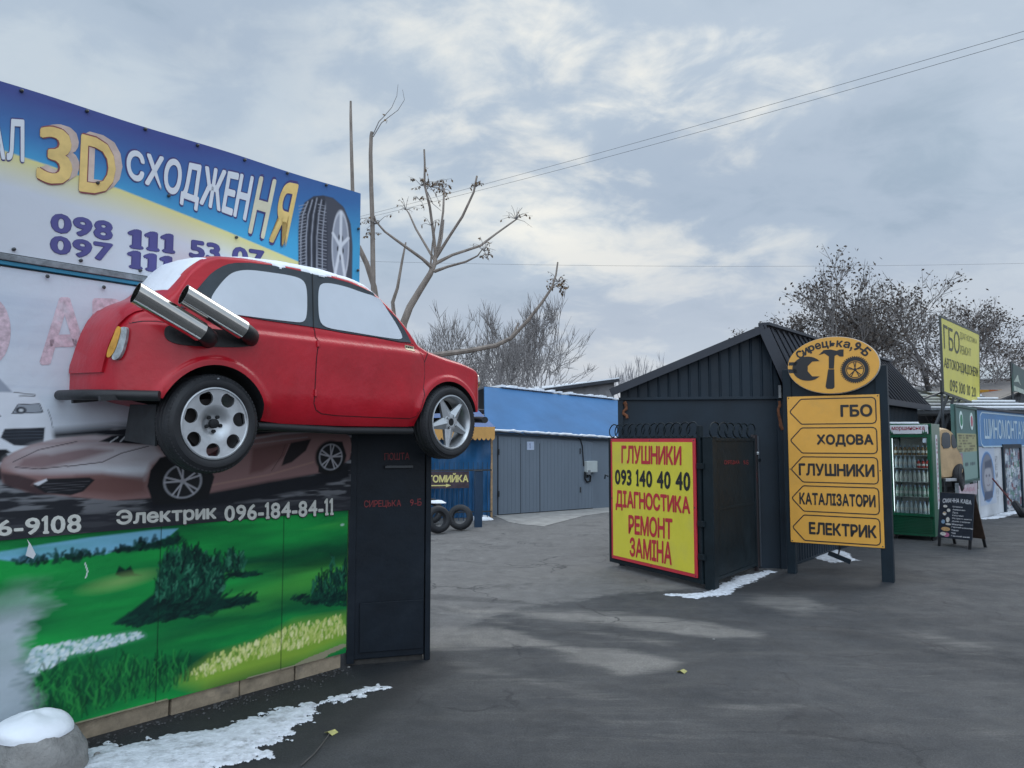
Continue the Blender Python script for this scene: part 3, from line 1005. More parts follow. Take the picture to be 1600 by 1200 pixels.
    pc.poly([(230, 782), (300, 778), (340, 768), (420, 752), (500, 740), (545, 726), (546, 745), (480, 765), (380, 785), (240, 800)], (18, 22, 30), 0.03)
    pc.poly([(235, 735), (250, 715), (280, 708), (320, 715), (335, 745), (325, 780), (240, 790), (230, 760)], (16, 18, 23), 0.01)
    car_wheel(pc, 286, 752, 0.135, 0.115, 5, 0.5)
    pc.poly([(497, 738), (500, 702), (515, 690), (535, 690), (541, 712), (532, 735), (512, 742)], (16, 18, 23), 0.01)
    car_wheel(pc, 517, 714, 0.115, 0.105, 5, 0.2)
    # dark footer for the numbers
    foot = np.clip((1.365 + 0.02 * (pc.noise(6, 12, 3, 36) - 0.5) - Z) / 0.03, 0, 1)
    pc.put(foot * 0.75, np.array(lin(44, 45, 52)))
    tag(pc.mesh(0, 5).build('sheet', art_mat('printed vinyl', 0.5, 0.25, 0.5, 5), t, fix=False, smooth=60))
    mk = art = mat('pale letter print', (0.60, 0.60, 0.55), 0.5, var=0.14, scale=25)
    sd = mat('dark letter print', (0.03, 0.03, 0.035), 0.5)
    n = WN + 0.012
    mb = MB()
    for body, q in (('6-9108', [(-6, 812), (127, 801), (127, 832), (-6, 838)]), ('Электрик', [(181, 797), (338, 788), (338, 816), (181, 826)]), ('096-184-84-11', [(350, 789), (521, 778), (521, 805), (350, 815)])):
        Q = WF.quad(q, n)
        mb.cut()
        letters(mb, body, [p + UP * -0.008 + WF.ux * 0.006 for p in Q], 0.0012, WF.un, 0.06, 0.895, 1)
        letters(mb, body, Q, 0.0026, WF.un, 0.045, 0.95, 0)
    mb.build_each('lettering', [mk, sd], t, fix=False)
    mb = MB()
    letters(mb, 'О АВТО', WF.quad([(-75, 458), (330, 470), (330, 560), (-75, 578)], n), 0.0015, WF.un, 0.05, 1.0)
    tag(mb.build('faded_lettering', mat('faded pink print', (0.60, 0.46, 0.52), 0.5, var=0.3, scale=30, stain=(0.62, 0.63, 0.68), stain_amt=0.8, stain_scale=6), t, fix=False), 'faded pink letters behind the car')
    for u, v in ((72, 430), (160, 447)):
        mb = MB()
        a, z = WF.px(u, v, n)
        mb.lathe(WF.p(a, z - 0.01, n + 0.004), WF.un, [(0, 0.001), (0.012, 0.009), (0.02, 0.012), (0.024, 0.0)], 10)
        mb.build('eyelet', M_steel, t)
    mb = MB()
    r = random.Random(5)
    P = [WF.p(*WF.px(u, v, n + 0.03), n + 0.03) for u, v in ((42, 842), (45, 850), (40, 868), (52, 873), (56, 866), (48, 850))]
    mb.add(P, [tuple(range(len(P)))])
    mb.build('torn_strip', mat('torn white film', (0.62, 0.64, 0.66), 0.5), t, fix=False)
make_photo_banner()

def make_top_banner():
    n = WN + 0.03
    t = thing('advertising_banner', WF.p(0.3, 2.86, n), 'big blue and yellow wheel alignment banner reading 3D СХОДЖЕННЯ with phone numbers', 'banner')
    pc = Picture(WF, L_END, 1.634, 2.868, 3.86, 0.007, (206, 210, 218), n)
    A, Z = pc.A, pc.Z
    zt = lambda u, v: None
    # blue field fading from violet to sky blue, its lower edge sinking to the right
    edge = np.interp(A, [L_END, -0.98, -0.3, 0.45, 1.05, 1.634], [3.5, 3.46, 3.40, 3.28, 3.17, 3.04])
    f = np.clip((Z - edge) / (3.86 - edge), 0, 1)
    f = np.clip(f + 0.10 - 0.36 * np.clip(A - 0.1, 0, 2), 0, 1)[..., None]
    sky, vio, mid_ = np.array(lin(70, 162, 206)), np.array(lin(64, 76, 138)), np.array(lin(60, 112, 168))
    blue = np.where(f < 0.45, sky + (mid_ - sky) * f / 0.45, mid_ + (vio - mid_) * (f - 0.45) / 0.55)
    yw = np.clip((edge - Z) / 0.2, 0, 1)[..., None]
    yel = np.array(lin(222, 212, 140)) * (1 - yw) + np.array(lin(206, 210, 218)) * yw
    yel = yel * np.clip(A * 0.25 + 0.9, 0, 1)[..., None] ** 0.2
    k = np.clip((Z - edge) / 0.008 + 0.5, 0, 1)[..., None]
    pc.c[:] = yel * (1 - k) + blue * k
    ywide = np.clip((A - 0.6) / 0.6, 0, 1) * np.clip((edge - Z) / 0.02, 0, 1) * np.clip(1 - (edge - Z) / 0.4, 0, 1)
    pc.put(ywide * 0.7, np.array(lin(222, 212, 140)))
    # tyre print at the right end
    pc.poly([(466, 360), (468, 335), (476, 315), (490, 305), (505, 304), (520, 308), (536, 322), (546, 345), (550, 375), (550, 460), (466, 460)], (60, 62, 72), 0.01)
    for i in range(9):
        u = 471 + i * 4.2
        pc.line([(u + 10 - i * 0.6, 308 + abs(i - 4) * 1.5), (u + 2, 335), (u - 1, 370), (u - 1, 455)], (150, 152, 162) if i % 2 == 0 else (34, 36, 44), 0.010, 0.005)
    for v in range(318, 452, 5):
        pc.line([(467, v + 3), (478, v)], (150, 152, 162), 0.005, 0.004)
        pc.line([(497, v), (510, v + 3)], (150, 152, 162), 0.005, 0.004)
    pc.poly([(508, 306), (522, 310), (538, 325), (548, 350), (551, 385), (549, 460), (516, 460), (512, 420), (512, 360)], (74, 76, 86), 0.012)
    (ca, cz), = pc.P([(532, 385)])
    pc.ell((ca, cz), 0.088, 0.30, (196, 198, 206), 0.008, raw=True)
    pc.ell((ca, cz), 0.076, 0.27, (150, 154, 166), 0.008, raw=True)
    for i in range(5):
        th = i * 2 * math.pi / 5 + 0.3
        pc.line([(ca, cz), (ca + 0.08 * math.cos(th), cz + 0.285 * math.sin(th))], (214, 216, 222), 0.026, 0.01, raw=True)
        th += 0.6
        pc.ell((ca + 0.028 * math.cos(th), cz + 0.09 * math.sin(th)), 0.008, 0.022, (50, 52, 60), 0.006, raw=True)
    sag = lambda A, Z: Z + (0.004 * np.sin((A - 0.1) * 5.2) - 0.006) * np.clip((Z - 3.3) / 0.5, 0, 1)
    pc.mesh(0, 8, sag).build('sheet', art_mat('glossy banner vinyl', 0.42, 0.3, 0.35, 4), t, fix=False, smooth=60)
    white = mat('white letter print', (0.66, 0.68, 0.72), 0.45, var=0.05)
    navy = mat('navy letter print', (0.045, 0.035, 0.16), 0.45, var=0.08)
    gold = mat('gold letter print', (0.72, 0.50, 0.17), 0.45, var=0.22, scale=5)
    rim = mat('brown red letter rim', (0.22, 0.05, 0.06), 0.45)
    pale = mat('pale letter side', (0.55, 0.42, 0.36), 0.45, var=0.3, scale=5)
    mb = MB()
    q = WF.quad
    un = WF.un
    o0 = 0.0014
    def outlined(body, Q, mi, rimi, b=0.045, rb=0.08, grow=0.08, gap=1.0):
        letters(mb, body, Q, o0, un, rb, gap * (1 + 5 * b) / (1 + 5 * rb), rimi, grow)
        letters(mb, body, Q, o0 + 0.002, un, b, gap, mi)
    outlined('АЛ', q([(-22, 183), (38, 187), (38, 254), (-22, 246)], n), 0, 1, gap=0.95)
    for body, pts in (('3', [(60, 196), (113, 202), (113, 293), (55, 283)]), ('D', [(126, 209), (181, 224), (180, 306), (122, 299)])):
        Q = q(pts, n)
        mb.cut()
        for k in range(6):
            letters(mb, body, [p + UP * (0.030 - 0.006 * k) * (1 if body == 'D' else 1) + WF.ux * (0.042 - 0.007 * k) for p in Q], o0 + 0.0004 * k, un, 0.035, 1, 4)
        letters(mb, body, Q, o0 + 0.003, un, 0.06, 1, 3, 0.06)
        letters(mb, body, Q, o0 + 0.0045, un, 0.035, 1, 2)
    word = 'СХОДЖЕННЯ'
    Q = q([(197, 232), (467, 288), (446, 388), (197, 286)], n)
    bend = lambda x, y: (x, y + (y - 0.5) * 0.0 + 0.10 * (x - x * x) * (1 - y))
    mb.cut()
    for body, mi, qq in (('СХОДЖЕН', 0, [Q[0], Q[0] + (Q[1] - Q[0]) * 0.705, Q[3] + (Q[2] - Q[3]) * 0.705, Q[3]]),
                         ('Н', 5, [Q[0] + (Q[1] - Q[0]) * 0.735, Q[0] + (Q[1] - Q[0]) * 0.85, Q[3] + (Q[2] - Q[3]) * 0.845, Q[3] + (Q[2] - Q[3]) * 0.73]),
                         ('Я', 2, [Q[0] + (Q[1] - Q[0]) * 0.885, Q[1], Q[2], Q[3] + (Q[2] - Q[3]) * 0.875])):
        k1 = 0.05 if len(body) > 1 else 0.045
        letters(mb, body, qq, o0, un, 0.085, 1.25 / 1.425, 1, 0.10)
        letters(mb, body, qq, o0 + 0.002, un, k1, 1.0, mi)
    for body, pts in (('098', [(79, 332), (177, 347), (176, 377), (78, 362)]), ('111', [(199, 357), (275, 367), (274, 397), (198, 387)]), ('53 07', [(296, 374), (413, 392), (413, 420), (295, 402)]),
                      ('097', [(78, 367), (177, 381), (176, 410), (77, 395)]), ('111', [(198, 390), (273, 402), (272, 430), (197, 418)]), ('53 07', [(295, 404), (413, 424), (413, 452), (294, 432)])):
        mb.cut()
        letters(mb, body, q(pts, n), o0, un, 0.085, 0.92, 1, 0.05)
        letters(mb, body, q(pts, n), o0 + 0.002, un, 0.062, 1.0, 6)
    mb.build_each('lettering', [white, navy, gold, rim, pale, mat('cream letter print', (0.68, 0.62, 0.45), 0.45), mat('violet letter print', (0.065, 0.06, 0.22), 0.45)], t, fix=False)
    for a in np.arange(-1.6, 1.6, 0.36):
        for z in (2.895, 3.835):
            MB().lathe(WF.p(a, z, n + 0.002), un, [(0, 0.011), (0.014, 0.010), (0.02, 0.0)], 8).build('eyelet', M_steel, t)
    for a, z in ((-0.43, 3.40), (0.52, 3.25), (0.02, 3.43), (1.62, 3.55), (1.62, 3.2)):
        MB().lathe(WF.p(a - 0.012, z, n + 0.006), un, [(0, 0.011), (0.014, 0.010), (0.02, 0.0)], 8).build('eyelet', M_steel, t)
    mb = MB().fbox(WF, L_END, 1.625, 3.80, 3.855, WN - 0.05, n - 0.022).fbox(WF, 1.57, 1.625, 2.87, 3.80, WN - 0.05, n - 0.022).fbox(WF, L_END, 1.57, 2.87, 2.92, WN - 0.012 + 0.002, n - 0.022)
    mb.build('frame', M_steel, t)
make_top_banner()

# ------------------------------------------------------------------ black gate pillar with the post slot
def make_pillar():
    Aq, Bq = on_ground(541, 1042), on_ground(672, 1031)
    f = frame_between(Aq, Bq)
    w = float(np.linalg.norm((Bq - Aq)))
    t = thing('gate_pillar', f.p(w / 2, 0), 'black sheet metal gate pillar with a post slot and red СИРЕЦЬКА 9-Б', 'pillar')
    top = 1.93
    MB().fbox(f, 0.0, w - 0.05, 0.045, top, -0.55, -0.012).build('body', M_black, t, bevel=0.006)
    MB().fbox(f, w - 0.045, w, 0.0, top + 0.01, -0.06, 0.0).build('corner_post', M_black, t, bevel=0.004)
    mb = MB().fbox(f, 0.0, 0.06, 0.02, top, -0.01, 0.006).fbox(f, 0.065, w - 0.05, top - 0.05, top, -0.01, 0.004)
    mb.build('frame', M_black, t, bevel=0.003)
    MB().fbox(f, 0.10, w - 0.06, 0.10, 0.49, -0.011, 0.003).build('lower_panel', M_black, t, bevel=0.003)
    MB().fbox(f, 0.02, w - 0.06, -0.02, 0.042, -0.5, -0.03).build('footing', mat('dark footing', (0.03, 0.028, 0.026), 0.9, var=0.4, scale=20), t)  # low block under the body in a mottled near-black
    a0, z0 = f.px(601, 736)
    a1, z1 = f.px(645, 729)
    mb = MB().fbox(f, a0, a1, z1 - 0.012, z1 + 0.012, -0.012, 0.022)
    mb.build('slot_flap', mat('scuffed slot metal', (0.05, 0.055, 0.06), 0.4, 0.4), t, bevel=0.003)
    mb = MB()
    letters(mb, 'ПОШТА', f.quad([(601, 708), (640, 707), (640, 718), (601, 719)], 0.0), 0.0, f.un, 0.0, 1.1)
    mb.cut()
    letters(mb, 'СИРЕЦЬКА', f.quad([(569, 782), (627, 781), (627, 793), (569, 795)], 0.0), 0.0, f.un, 0.01, 1.05)
    mb.cut()
    letters(mb, '9-Б', f.quad([(641, 780), (659, 779), (659, 790), (641, 791)], 0.0), 0.0, f.un, 0.01, 1.3)
    mb.v = [tuple(V(p) - f.un * 0.0085) for p in mb.v]
    mb.build_each('lettering', mat('faded red stencil', (0.22, 0.022, 0.025), 0.6, var=0.4, scale=60), t, fix=False)
make_pillar()
# ------------------------------------------------------------------ the red show car hung on the wall
M_red = mat('brushed red paint', (0.43, 0.006, 0.017), 0.34, var=0.14, scale=3.5, bump=0.25, bscale=9, spec=0.4, coat=0.15, stain=(0.52, 0.02, 0.04), stain_amt=0.5, stain_scale=2.2)
M_rubber = mat('tyre rubber', (0.014, 0.015, 0.018), 0.62, var=0.3, scale=12, bump=0.1, bscale=60)
M_trim = mat('black window surround', (0.022, 0.034, 0.045), 0.45, var=0.25, scale=6, bump=0.1, bscale=14)
M_pane = mat('white painted pane', (0.55, 0.59, 0.645), 0.5, var=0.05, scale=3, bump=0.06, bscale=8)
M_chrome = mat('polished steel pipe', (0.74, 0.72, 0.68), 0.15, 1.0, var=0.04, scale=20)
M_alloy = mat('dull alloy', (0.50, 0.52, 0.54), 0.36, 0.75, var=0.10, scale=7, stain=(0.2, 0.2, 0.2), stain_amt=0.5, stain_scale=5)
M_dark = mat('dark underside', (0.008, 0.009, 0.011), 0.8)
M_blackp = mat('matt black pipe paint', (0.014, 0.015, 0.017), 0.5, var=0.3, scale=8, bump=0.12, bscale=30)
M_seam = mat('dark seam', (0.05, 0.004, 0.008), 0.7)

SG = np.linspace(-0.6, 2.6, 641)
def curve(pts, sm=0.03):
    x, y = zip(*pts)
    v = np.interp(SG, x, y)
    k = np.exp(-np.arange(-60, 61) ** 2 * (0.005 / sm) ** 2 / 2)
    k /= k.sum()
    vp = np.concatenate([2 * v[0] - v[60:0:-1], v, 2 * v[-1] - v[-2:-62:-1]])
    return np.convolve(vp, k, 'valid')
ZT = curve([(-0.545, 2.20), (-0.53, 2.30), (-0.505, 2.40), (-0.475, 2.49), (-0.43, 2.57), (-0.36, 2.635), (-0.25, 2.69), (-0.2, 2.73), (-0.1, 2.87), (0.0, 2.965), (0.12, 3.00), (0.3, 3.022), (0.6, 3.045), (0.9, 3.05), (1.15, 3.035), (1.3, 3.005), (1.4, 2.955), (1.5, 2.885), (1.6, 2.78), (1.7, 2.66), (1.77, 2.575), (1.84, 2.55), (2.0, 2.52), (2.2, 2.48), (2.35, 2.445), (2.46, 2.41), (2.53, 2.36), (2.58, 2.28)], 0.018)
ZE = curve([(-0.545, 2.15), (-0.53, 2.22), (-0.505, 2.32), (-0.475, 2.41), (-0.43, 2.48), (-0.36, 2.53), (-0.28, 2.57), (-0.22, 2.63), (-0.1, 2.80), (0.0, 2.885), (0.1, 2.935), (0.3, 2.955), (0.6, 2.965), (0.9, 2.965), (1.15, 2.945), (1.3, 2.90), (1.4, 2.84), (1.5, 2.755), (1.6, 2.65), (1.68, 2.555), (1.75, 2.475), (1.85, 2.45), (2.0, 2.42), (2.2, 2.40), (2.35, 2.365), (2.46, 2.325), (2.53, 2.26), (2.58, 2.17)], 0.018)
ZB = curve([(-0.545, 2.09), (-0.33, 2.045), (-0.30, 2.035), (0.0, 1.98), (0.33, 1.925), (0.5, 1.908), (1.0, 1.90), (1.6, 1.903), (1.8, 1.92), (2.1, 1.98), (2.3, 2.03), (2.52, 2.06)], 0.02)
GH = curve([(-0.545, 0), (-0.30, 0), (-0.15, 1), (1.58, 1), (1.74, 0), (2.52, 0)], 0.02)
S0, S1, CW = -0.545, 2.585, -0.725
ARCH = ((0.005, 1.912, 0.338), (2.008, 1.948, 0.322))
def sv(c, s):
    return np.interp(s, SG, c)
def wplan(s):
    s = np.asarray(s, float)
    w = np.ones_like(s)
    r, p = 0.34, 2.5
    q = np.clip((S0 + r - s) / r, 0, 1)
    w = np.where(s < S0 + r, np.maximum(1 - q ** p, 0) ** (1 / p), w)
    r2, p2 = 0.30, 2.4
    q = np.clip((s - (S1 - r2)) / r2, 0, 1)
    w = np.where(s > S1 - r2, np.maximum(1 - q ** p2, 0) ** (1 / p2), w)
    return np.maximum(w, 0.03)
def nside_raw(s, z):
    """outline of the flank before the ends round in"""
    zb = sv(ZB, s)
    n = -0.02 - 0.06 * np.clip((2.12 - z) / 0.22, 0, 1) ** 2.2          # tuck-in to the sill
    sh = np.clip((z - 2.462) / 0.045, 0, 1)
    n = n - 0.034 * sh * sh * (3 - 2 * sh)                               # shoulder crease
    n = n - sv(GH, s) * 0.28 * np.clip(z - 2.54, 0, 1) - 0.02 * np.clip((z - 2.36) / 0.2, 0, 1) ** 2
    n = n - (1 - sv(GH, s)) * 0.02
    for cs, cz, r in ARCH:
        d = np.hypot(s - cs, z - cz)
        t_ = np.clip((d - r - 0.030) / 0.028, 0, 1)
        n = n + (0.020 * (1 - t_ * t_ * (3 - 2 * t_)) + 0.012 * np.exp(-(np.maximum(d - r, 0) / 0.09) ** 2)) * np.clip((z - 1.93) / 0.1, 0, 1)
    return n
def surf(s, z):
    """how far the skin stands out at (s, z)"""
    ze, zt = sv(ZE, s), sv(ZT, s)
    n0 = nside_raw(s, np.minimum(z, ze))
    q = np.clip((z - ze) / np.maximum(zt - ze, 1e-4), 0, 1)
    p = 2.4
    n = CW + (n0 - CW) * np.maximum(1 - q ** p, 0) ** (1 / p)
    n = CW + (n - CW) * wplan(s)
    return np.where(z > zt, CW - 0.1, n)
def tail_s(n, z):
    lo, hi = np.full(np.shape(n), S0), np.full(np.shape(n), 0.1)
    for _ in range(36):
        m = (lo + hi) / 2
        ok = surf(m, z) > n
        hi = np.where(ok, m, hi)
        lo = np.where(ok, lo, m)
    return (lo + hi) / 2

CAR = thing('show_car', WF.p(1.0, 1.9, -0.4), 'small old red two door show car mounted high on the hoarding wall', 'car')
def cut(body, cutters):
    for c in cutters:
        md = body.modifiers.new('b', 'BOOLEAN')
        md.operation = 'DIFFERENCE'
        md.solver = 'EXACT'
        md.object = c
    dg = bpy.context.evaluated_depsgraph_get()
    dg.update()
    me = bpy.data.meshes.new_from_object(body.evaluated_get(dg))
    old = body.data
    body.modifiers.clear()
    body.data = me
    bpy.data.meshes.remove(old)
    for c in cutters:
        m_ = c.data
        bpy.data.objects.remove(c)
        bpy.data.meshes.remove(m_)

def car_body():
    t = np.linspace(0, 1, 210)
    s = S0 + (S1 - S0) * (t - 0.28 * np.sin(2 * math.pi * t) / (2 * math.pi) * 1.0)
    s = np.unique(np.concatenate([s, S0 + 0.34 * (1 - np.cos(np.linspace(0, math.pi / 2, 26))), S1 - 0.30 * (1 - np.cos(np.linspace(0, math.pi / 2, 22)))]))
    s = s[np.concatenate([[True], np.diff(s) > 0.0025])]
    K, T = 84, 16
    rows = []
    for x in s:
        zb, ze, zt = float(sv(ZB, x)), float(sv(ZE, x)), float(sv(ZT, x))
        z = np.linspace(zb, ze, K)
        n = nside_raw(np.full(K, x), z)
        th = np.linspace(0, math.pi / 2, T + 1)[1:]
        p = 2.4
        nt_ = CW + (n[-1] - CW) * np.cos(th) ** (2 / p)
        zt_ = ze + (zt - ze) * np.sin(th) ** (2 / p)
        n = CW + (np.concatenate([n, nt_]) - CW) * float(wplan(x))
        z = np.concatenate([z, zt_])
        n = np.concatenate([[CW], n])
        z = np.concatenate([[zb], z])
        n[-1] = CW
        rows.append([WF.p(x, zz, nn) for zz, nn in zip(z, n)])
    M = len(rows[0])
    mb = MB()
    vs = [p for r_ in rows for p in r_]
    fs = [(i * M + j, i * M + j + 1, (i + 1) * M + j + 1, (i + 1) * M + j) for i in range(len(rows) - 1) for j in range(M - 1)]
    fs += [(i * M + M - 1, i * M, (i + 1) * M, (i + 1) * M + M - 1) for i in range(len(rows) - 1)]
    fs += [tuple(range(M)), tuple((len(rows) - 1) * M + j for j in range(M - 1, -1, -1))]
    mb.add(vs, fs)
    o = mb.build('body', [M_red, M_dark], CAR)
    cut_ = []
    for i, (cs, cz, r) in enumerate(ARCH):
        c = MB().lathe(WF.p(cs, cz, 0.3), -WF.un, [(0, 0.0005), (0, r), (0.72 if i == 0 else 1.3, r), (0.72 if i == 0 else 1.3, 0.0005)], 72)
        co = c.build('arch_cutter', [M_red, M_dark])
        for p in co.data.polygons:
            p.material_index = 1
        cut_.append(co)
    bpy.context.view_layer.update()
    cut(o, cut_)
    o.data.polygons.foreach_set('use_smooth', [True] * len(o.data.polygons))
    o.data.set_sharp_from_angle(angle=R(38))
    return o
BODY = car_body()
bpy.context.view_layer.update()
_bvh_off = np.array(CAR.location)
BVH = BVHTree.FromPolygons([tuple(np.array(v.co) + _bvh_off) for v in BODY.data.vertices], [tuple(p.vertices) for p in BODY.data.polygons])
def hit(u, v, nf=-0.1):
    """(s, z, n) of the point of the car's skin seen at that spot of the photograph"""
    h = BVH.ray_cast(Vector(O), Vector(ray(u, v)).normalized())
    if h[0] is None:
        a, z = WF.px(u, v, nf)
        return a, z, nf
    q = np.array(h[0]) - WF.A
    return float(np.dot(q, WF.ux)), float(q[2]), float(np.dot(q, WF.un))

def drape(pts, off, th=0.012, res=0.02, tail=False, mb=None, mi=0):
    """a sheet cut to an outline and laid over the skin; pts are (s, z), or (n, z) on the tail"""
    bm = bmesh.new()
    bm.faces.new([bm.verts.new((x, y, 0)) for x, y in pts])
    xs, ys = [p[0] for p in pts], [p[1] for p in pts]
    for lo, hi, no in ((min(xs), max(xs), (1, 0, 0)), (min(ys), max(ys), (0, 1, 0))):
        k = max(1, int((hi - lo) / res))
        for i in range(1, k):
            c = lo + (hi - lo) * i / k
            bmesh.ops.bisect_plane(bm, geom=bm.verts[:] + bm.edges[:] + bm.faces[:], plane_co=(c, 0, 0) if no[0] else (0, c, 0), plane_no=no)
    bmesh.ops.triangulate(bm, faces=[f for f in bm.faces if len(f.verts) > 4])
    bm.verts.index_update()
    xy = np.array([v.co[:2] for v in bm.verts])
    fs = [[v.index for v in f.verts] for f in bm.faces]
    be = [(e.verts[0].index, e.verts[1].index) for e in bm.edges if len(e.link_faces) == 1]
    bm.free()
    def P(o_):
        if tail:
            ss = tail_s(xy[:, 0], xy[:, 1]) - o_
            return [WF.p(a, z, n) for a, (n, z) in zip(ss, xy)]
        nn = surf(xy[:, 0], xy[:, 1])
        e = 0.004
        ds = (surf(xy[:, 0] + e, xy[:, 1]) - surf(xy[:, 0] - e, xy[:, 1])) / (2 * e)
        dz = (surf(xy[:, 0], xy[:, 1] + e) - surf(xy[:, 0], xy[:, 1] - e)) / (2 * e)
        ds, dz = np.clip(ds, -3, 3), np.clip(dz, -3, 3)
        l = np.sqrt(1 + ds * ds + dz * dz)
        return [WF.p(a - d1 / m * o_, z - d2 / m * o_, n + o_ / m) for (a, z), n, d1, d2, m in zip(xy, nn, ds, dz, l)]
    k = len(xy)
    mb = mb or MB()
    mb.add(P(off) + P(off - th), fs + [[i + k for i in f[::-1]] for f in fs] + [(a, b, b + k, a + k) for a, b in be], mi)
    return mb
def hits(px):
    return [hit(u, v)[:2] for u, v in px]
def smooth_poly(pts, it=2):
    for _ in range(it):
        q = []
        for i in range(len(pts)):
            a, b = np.array(pts[i]), np.array(pts[(i + 1) % len(pts)])
            q += [tuple(a * 0.75 + b * 0.25), tuple(a * 0.25 + b * 0.75)]
        pts = q
    return pts
def strip(pts, w):
    """a thin ribbon along a line of (s, z) points"""
    p = [np.array(q) for q in pts]
    l, r_ = [], []
    for i in range(len(p)):
        d = p[min(i + 1, len(p) - 1)] - p[max(i - 1, 0)]
        d = d / (np.linalg.norm(d) + 1e-9)
        nn = np.array([-d[1], d[0]]) * w / 2
        l.append(tuple(p[i] + nn))
        r_.append(tuple(p[i] - nn))
    return l + r_[::-1]

def car_details():
    # black surround, then the two white panes and the dark line between them
    sur = hits([(282, 481), (284, 474), (296, 464), (308, 452), (318, 440), (328, 429), (337, 422), (346, 417), (356, 413), (368, 411), (391, 411), (421, 414.5), (452, 420), (486, 427.5), (517, 434), (545, 442), (565, 450), (582, 458), (597, 467), (608, 479), (619, 497), (631, 515), (642, 536), (622, 534), (590, 528), (540, 521), (489, 511.5), (469, 508.5), (413, 500.5), (365, 492), (320, 486)])
    drape(sur, 0.006).build('window_surround', M_trim, CAR, smooth=40)
    rp = smooth_poly(hits([(327, 470), (335, 455), (352, 434), (365, 425), (387, 422), (421, 426.5), (452, 431), (469, 436), (477, 445), (479, 467), (478, 497), (472, 504.5), (460, 504), (413, 498.5), (361, 491.5), (335, 488)]), 2)
    drape(rp, 0.010).build('window', M_pane, CAR, smooth=40)
    fp = smooth_poly(hits([(497, 449), (503, 443), (517, 443.5), (541, 449), (565, 458), (585, 463.5), (595, 470), (605, 487), (617, 505), (628, 526), (626, 530.5), (617, 530.5), (590, 526.5), (540, 518), (517, 514.5), (504, 510), (498, 501), (496, 475)]), 2)
    drape(fp, 0.010).build('window', M_pane, CAR, smooth=40)
    drape(strip(hits([(487, 428), (488, 470), (489, 512)]), 0.007), 0.0085).build('window_joint', M_dark, CAR)
    # door: a sheet of its own standing a hair proud with a dark gap round it
    d = hits([(491, 513), (497, 532), (495, 560), (493, 600), (491, 630), (494, 640), (502, 645.5), (525, 648.5), (580, 651), (640, 653.5), (650, 650), (657, 638), (662, 615), (663, 585), (662, 565), (657, 553), (645, 539), (622, 535.5), (590, 529.5), (540, 522.5)])
    drape(d, 0.0035).build('door', M_red, CAR, smooth=40)
    drape(strip(d[:1] + d[1:19], 0.013), 0.0018, 0.006).build('door_gap', M_seam, CAR)
    for u, v in ((496.5, 537), (492.5, 614)):
        a, z, n = hit(u, v)
        MB().tube([WF.p(a, z - 0.022, surf(a, z) + 0.008), WF.p(a, z + 0.022, surf(a, z + 0.02) + 0.008)], 0.010, 10).build('hinge', M_red, CAR, smooth=40)
    drape(strip(hits([(663, 566), (668, 552), (664, 545)]), 0.006), 0.002, 0.006).build('scuttle_gap', M_seam, CAR)
    b = hits([(632, 539), (646, 542), (648, 550), (634, 547)])
    e = drape(b, 0.006).build('badge', mat('worn badge', (0.42, 0.37, 0.26), 0.45, 0.4, var=0.5, scale=70), CAR)
    mb = MB()
    for i in range(4):
        c = np.array(b[0]) * (1 - (i + 0.7) / 5) + np.array(b[1]) * (i + 0.7) / 5 + np.array([0, -0.017])
        drape([tuple(c + np.array(q)) for q in ((-0.006, -0.006), (0.006, -0.006), (0.006, 0.007), (-0.006, 0.007))], 0.008, 0.004, mb=mb)
    mb.build('badge_lettering', M_dark, e)
    # engine lid on the tail, raised, and the panel below it
    lid = [hit(u, v, -0.2) for u, v in ((230, 484), (215, 487), (204, 493), (196, 500), (188, 508), (180, 524), (171.5, 545), (166, 565), (162, 582))]
    lid = [(min(n, -0.03), z) for s_, z, n in lid]
    zs = [z for n, z in lid]
    top = [(-0.70, zs[0] + 0.05), (-0.55, zs[0] + 0.05), (-0.35, zs[0] + 0.03)]
    poly = top + lid + [(-0.70, lid[-1][1] + 0.01)]
    drape(poly, 0.014, 0.02, 0.03, tail=True).build('engine_lid', M_red, CAR, smooth=40)
    # tail lamp: grey lens on the flank, amber half on the back
    lens = smooth_poly(hits([(191, 514), (198, 511), (202, 513), (201, 528), (196, 548), (190, 560), (182, 564), (178, 558)]), 2)
    L_ = drape(lens, 0.022, 0.03).build('tail_lamp', mat('dull grey lens', (0.34, 0.37, 0.38), 0.3, var=0.5, scale=25), CAR, smooth=50)
    am = smooth_poly([hit(u, v)[:2] for u, v in ((186, 514), (193, 512), (193, 520), (186, 545), (178, 559), (171, 559), (176, 540))], 2)
    drape(am, 0.026, 0.03).build('amber_lens', mat('amber lens', (0.62, 0.30, 0.03), 0.3, var=0.2, scale=20), L_, smooth=50)
    # mounting plate and the two steel exhaust pipes
    pl = smooth_poly(hits([(257, 511), (256, 525), (264, 534), (285, 540), (330, 542), (372, 543), (397, 540), (400, 528), (392, 519), (345, 517), (300, 510), (270, 508)]), 2)
    plate = drape(pl, 0.010).build('exhaust_plate', M_blackp, CAR, smooth=40)
    for (u0, v0), (u1, v1), (u2, v2) in (((212, 457), (313, 518), (327, 530)), ((287, 460), (378, 515), (393, 528))):
        a2, z2, n2 = hit(u2, v2)
        n2 = float(surf(a2, z2))
        r = 0.060
        a1, z1 = WF.px(u1, v1, n2 + 0.105)
        a0, z0 = WF.px(u0, v0, n2 + 0.150)
        A, B, Cc = WF.p(a0, z0, n2 + 0.150), WF.p(a1, z1, n2 + 0.105), WF.p(a2, z2, n2)
        ax = (B - A) / np.linalg.norm(B - A)
        ln = float(np.linalg.norm(B - A))
        x = np.cross(ax, UP)
        x /= np.linalg.norm(x)
        y = np.cross(ax, x)
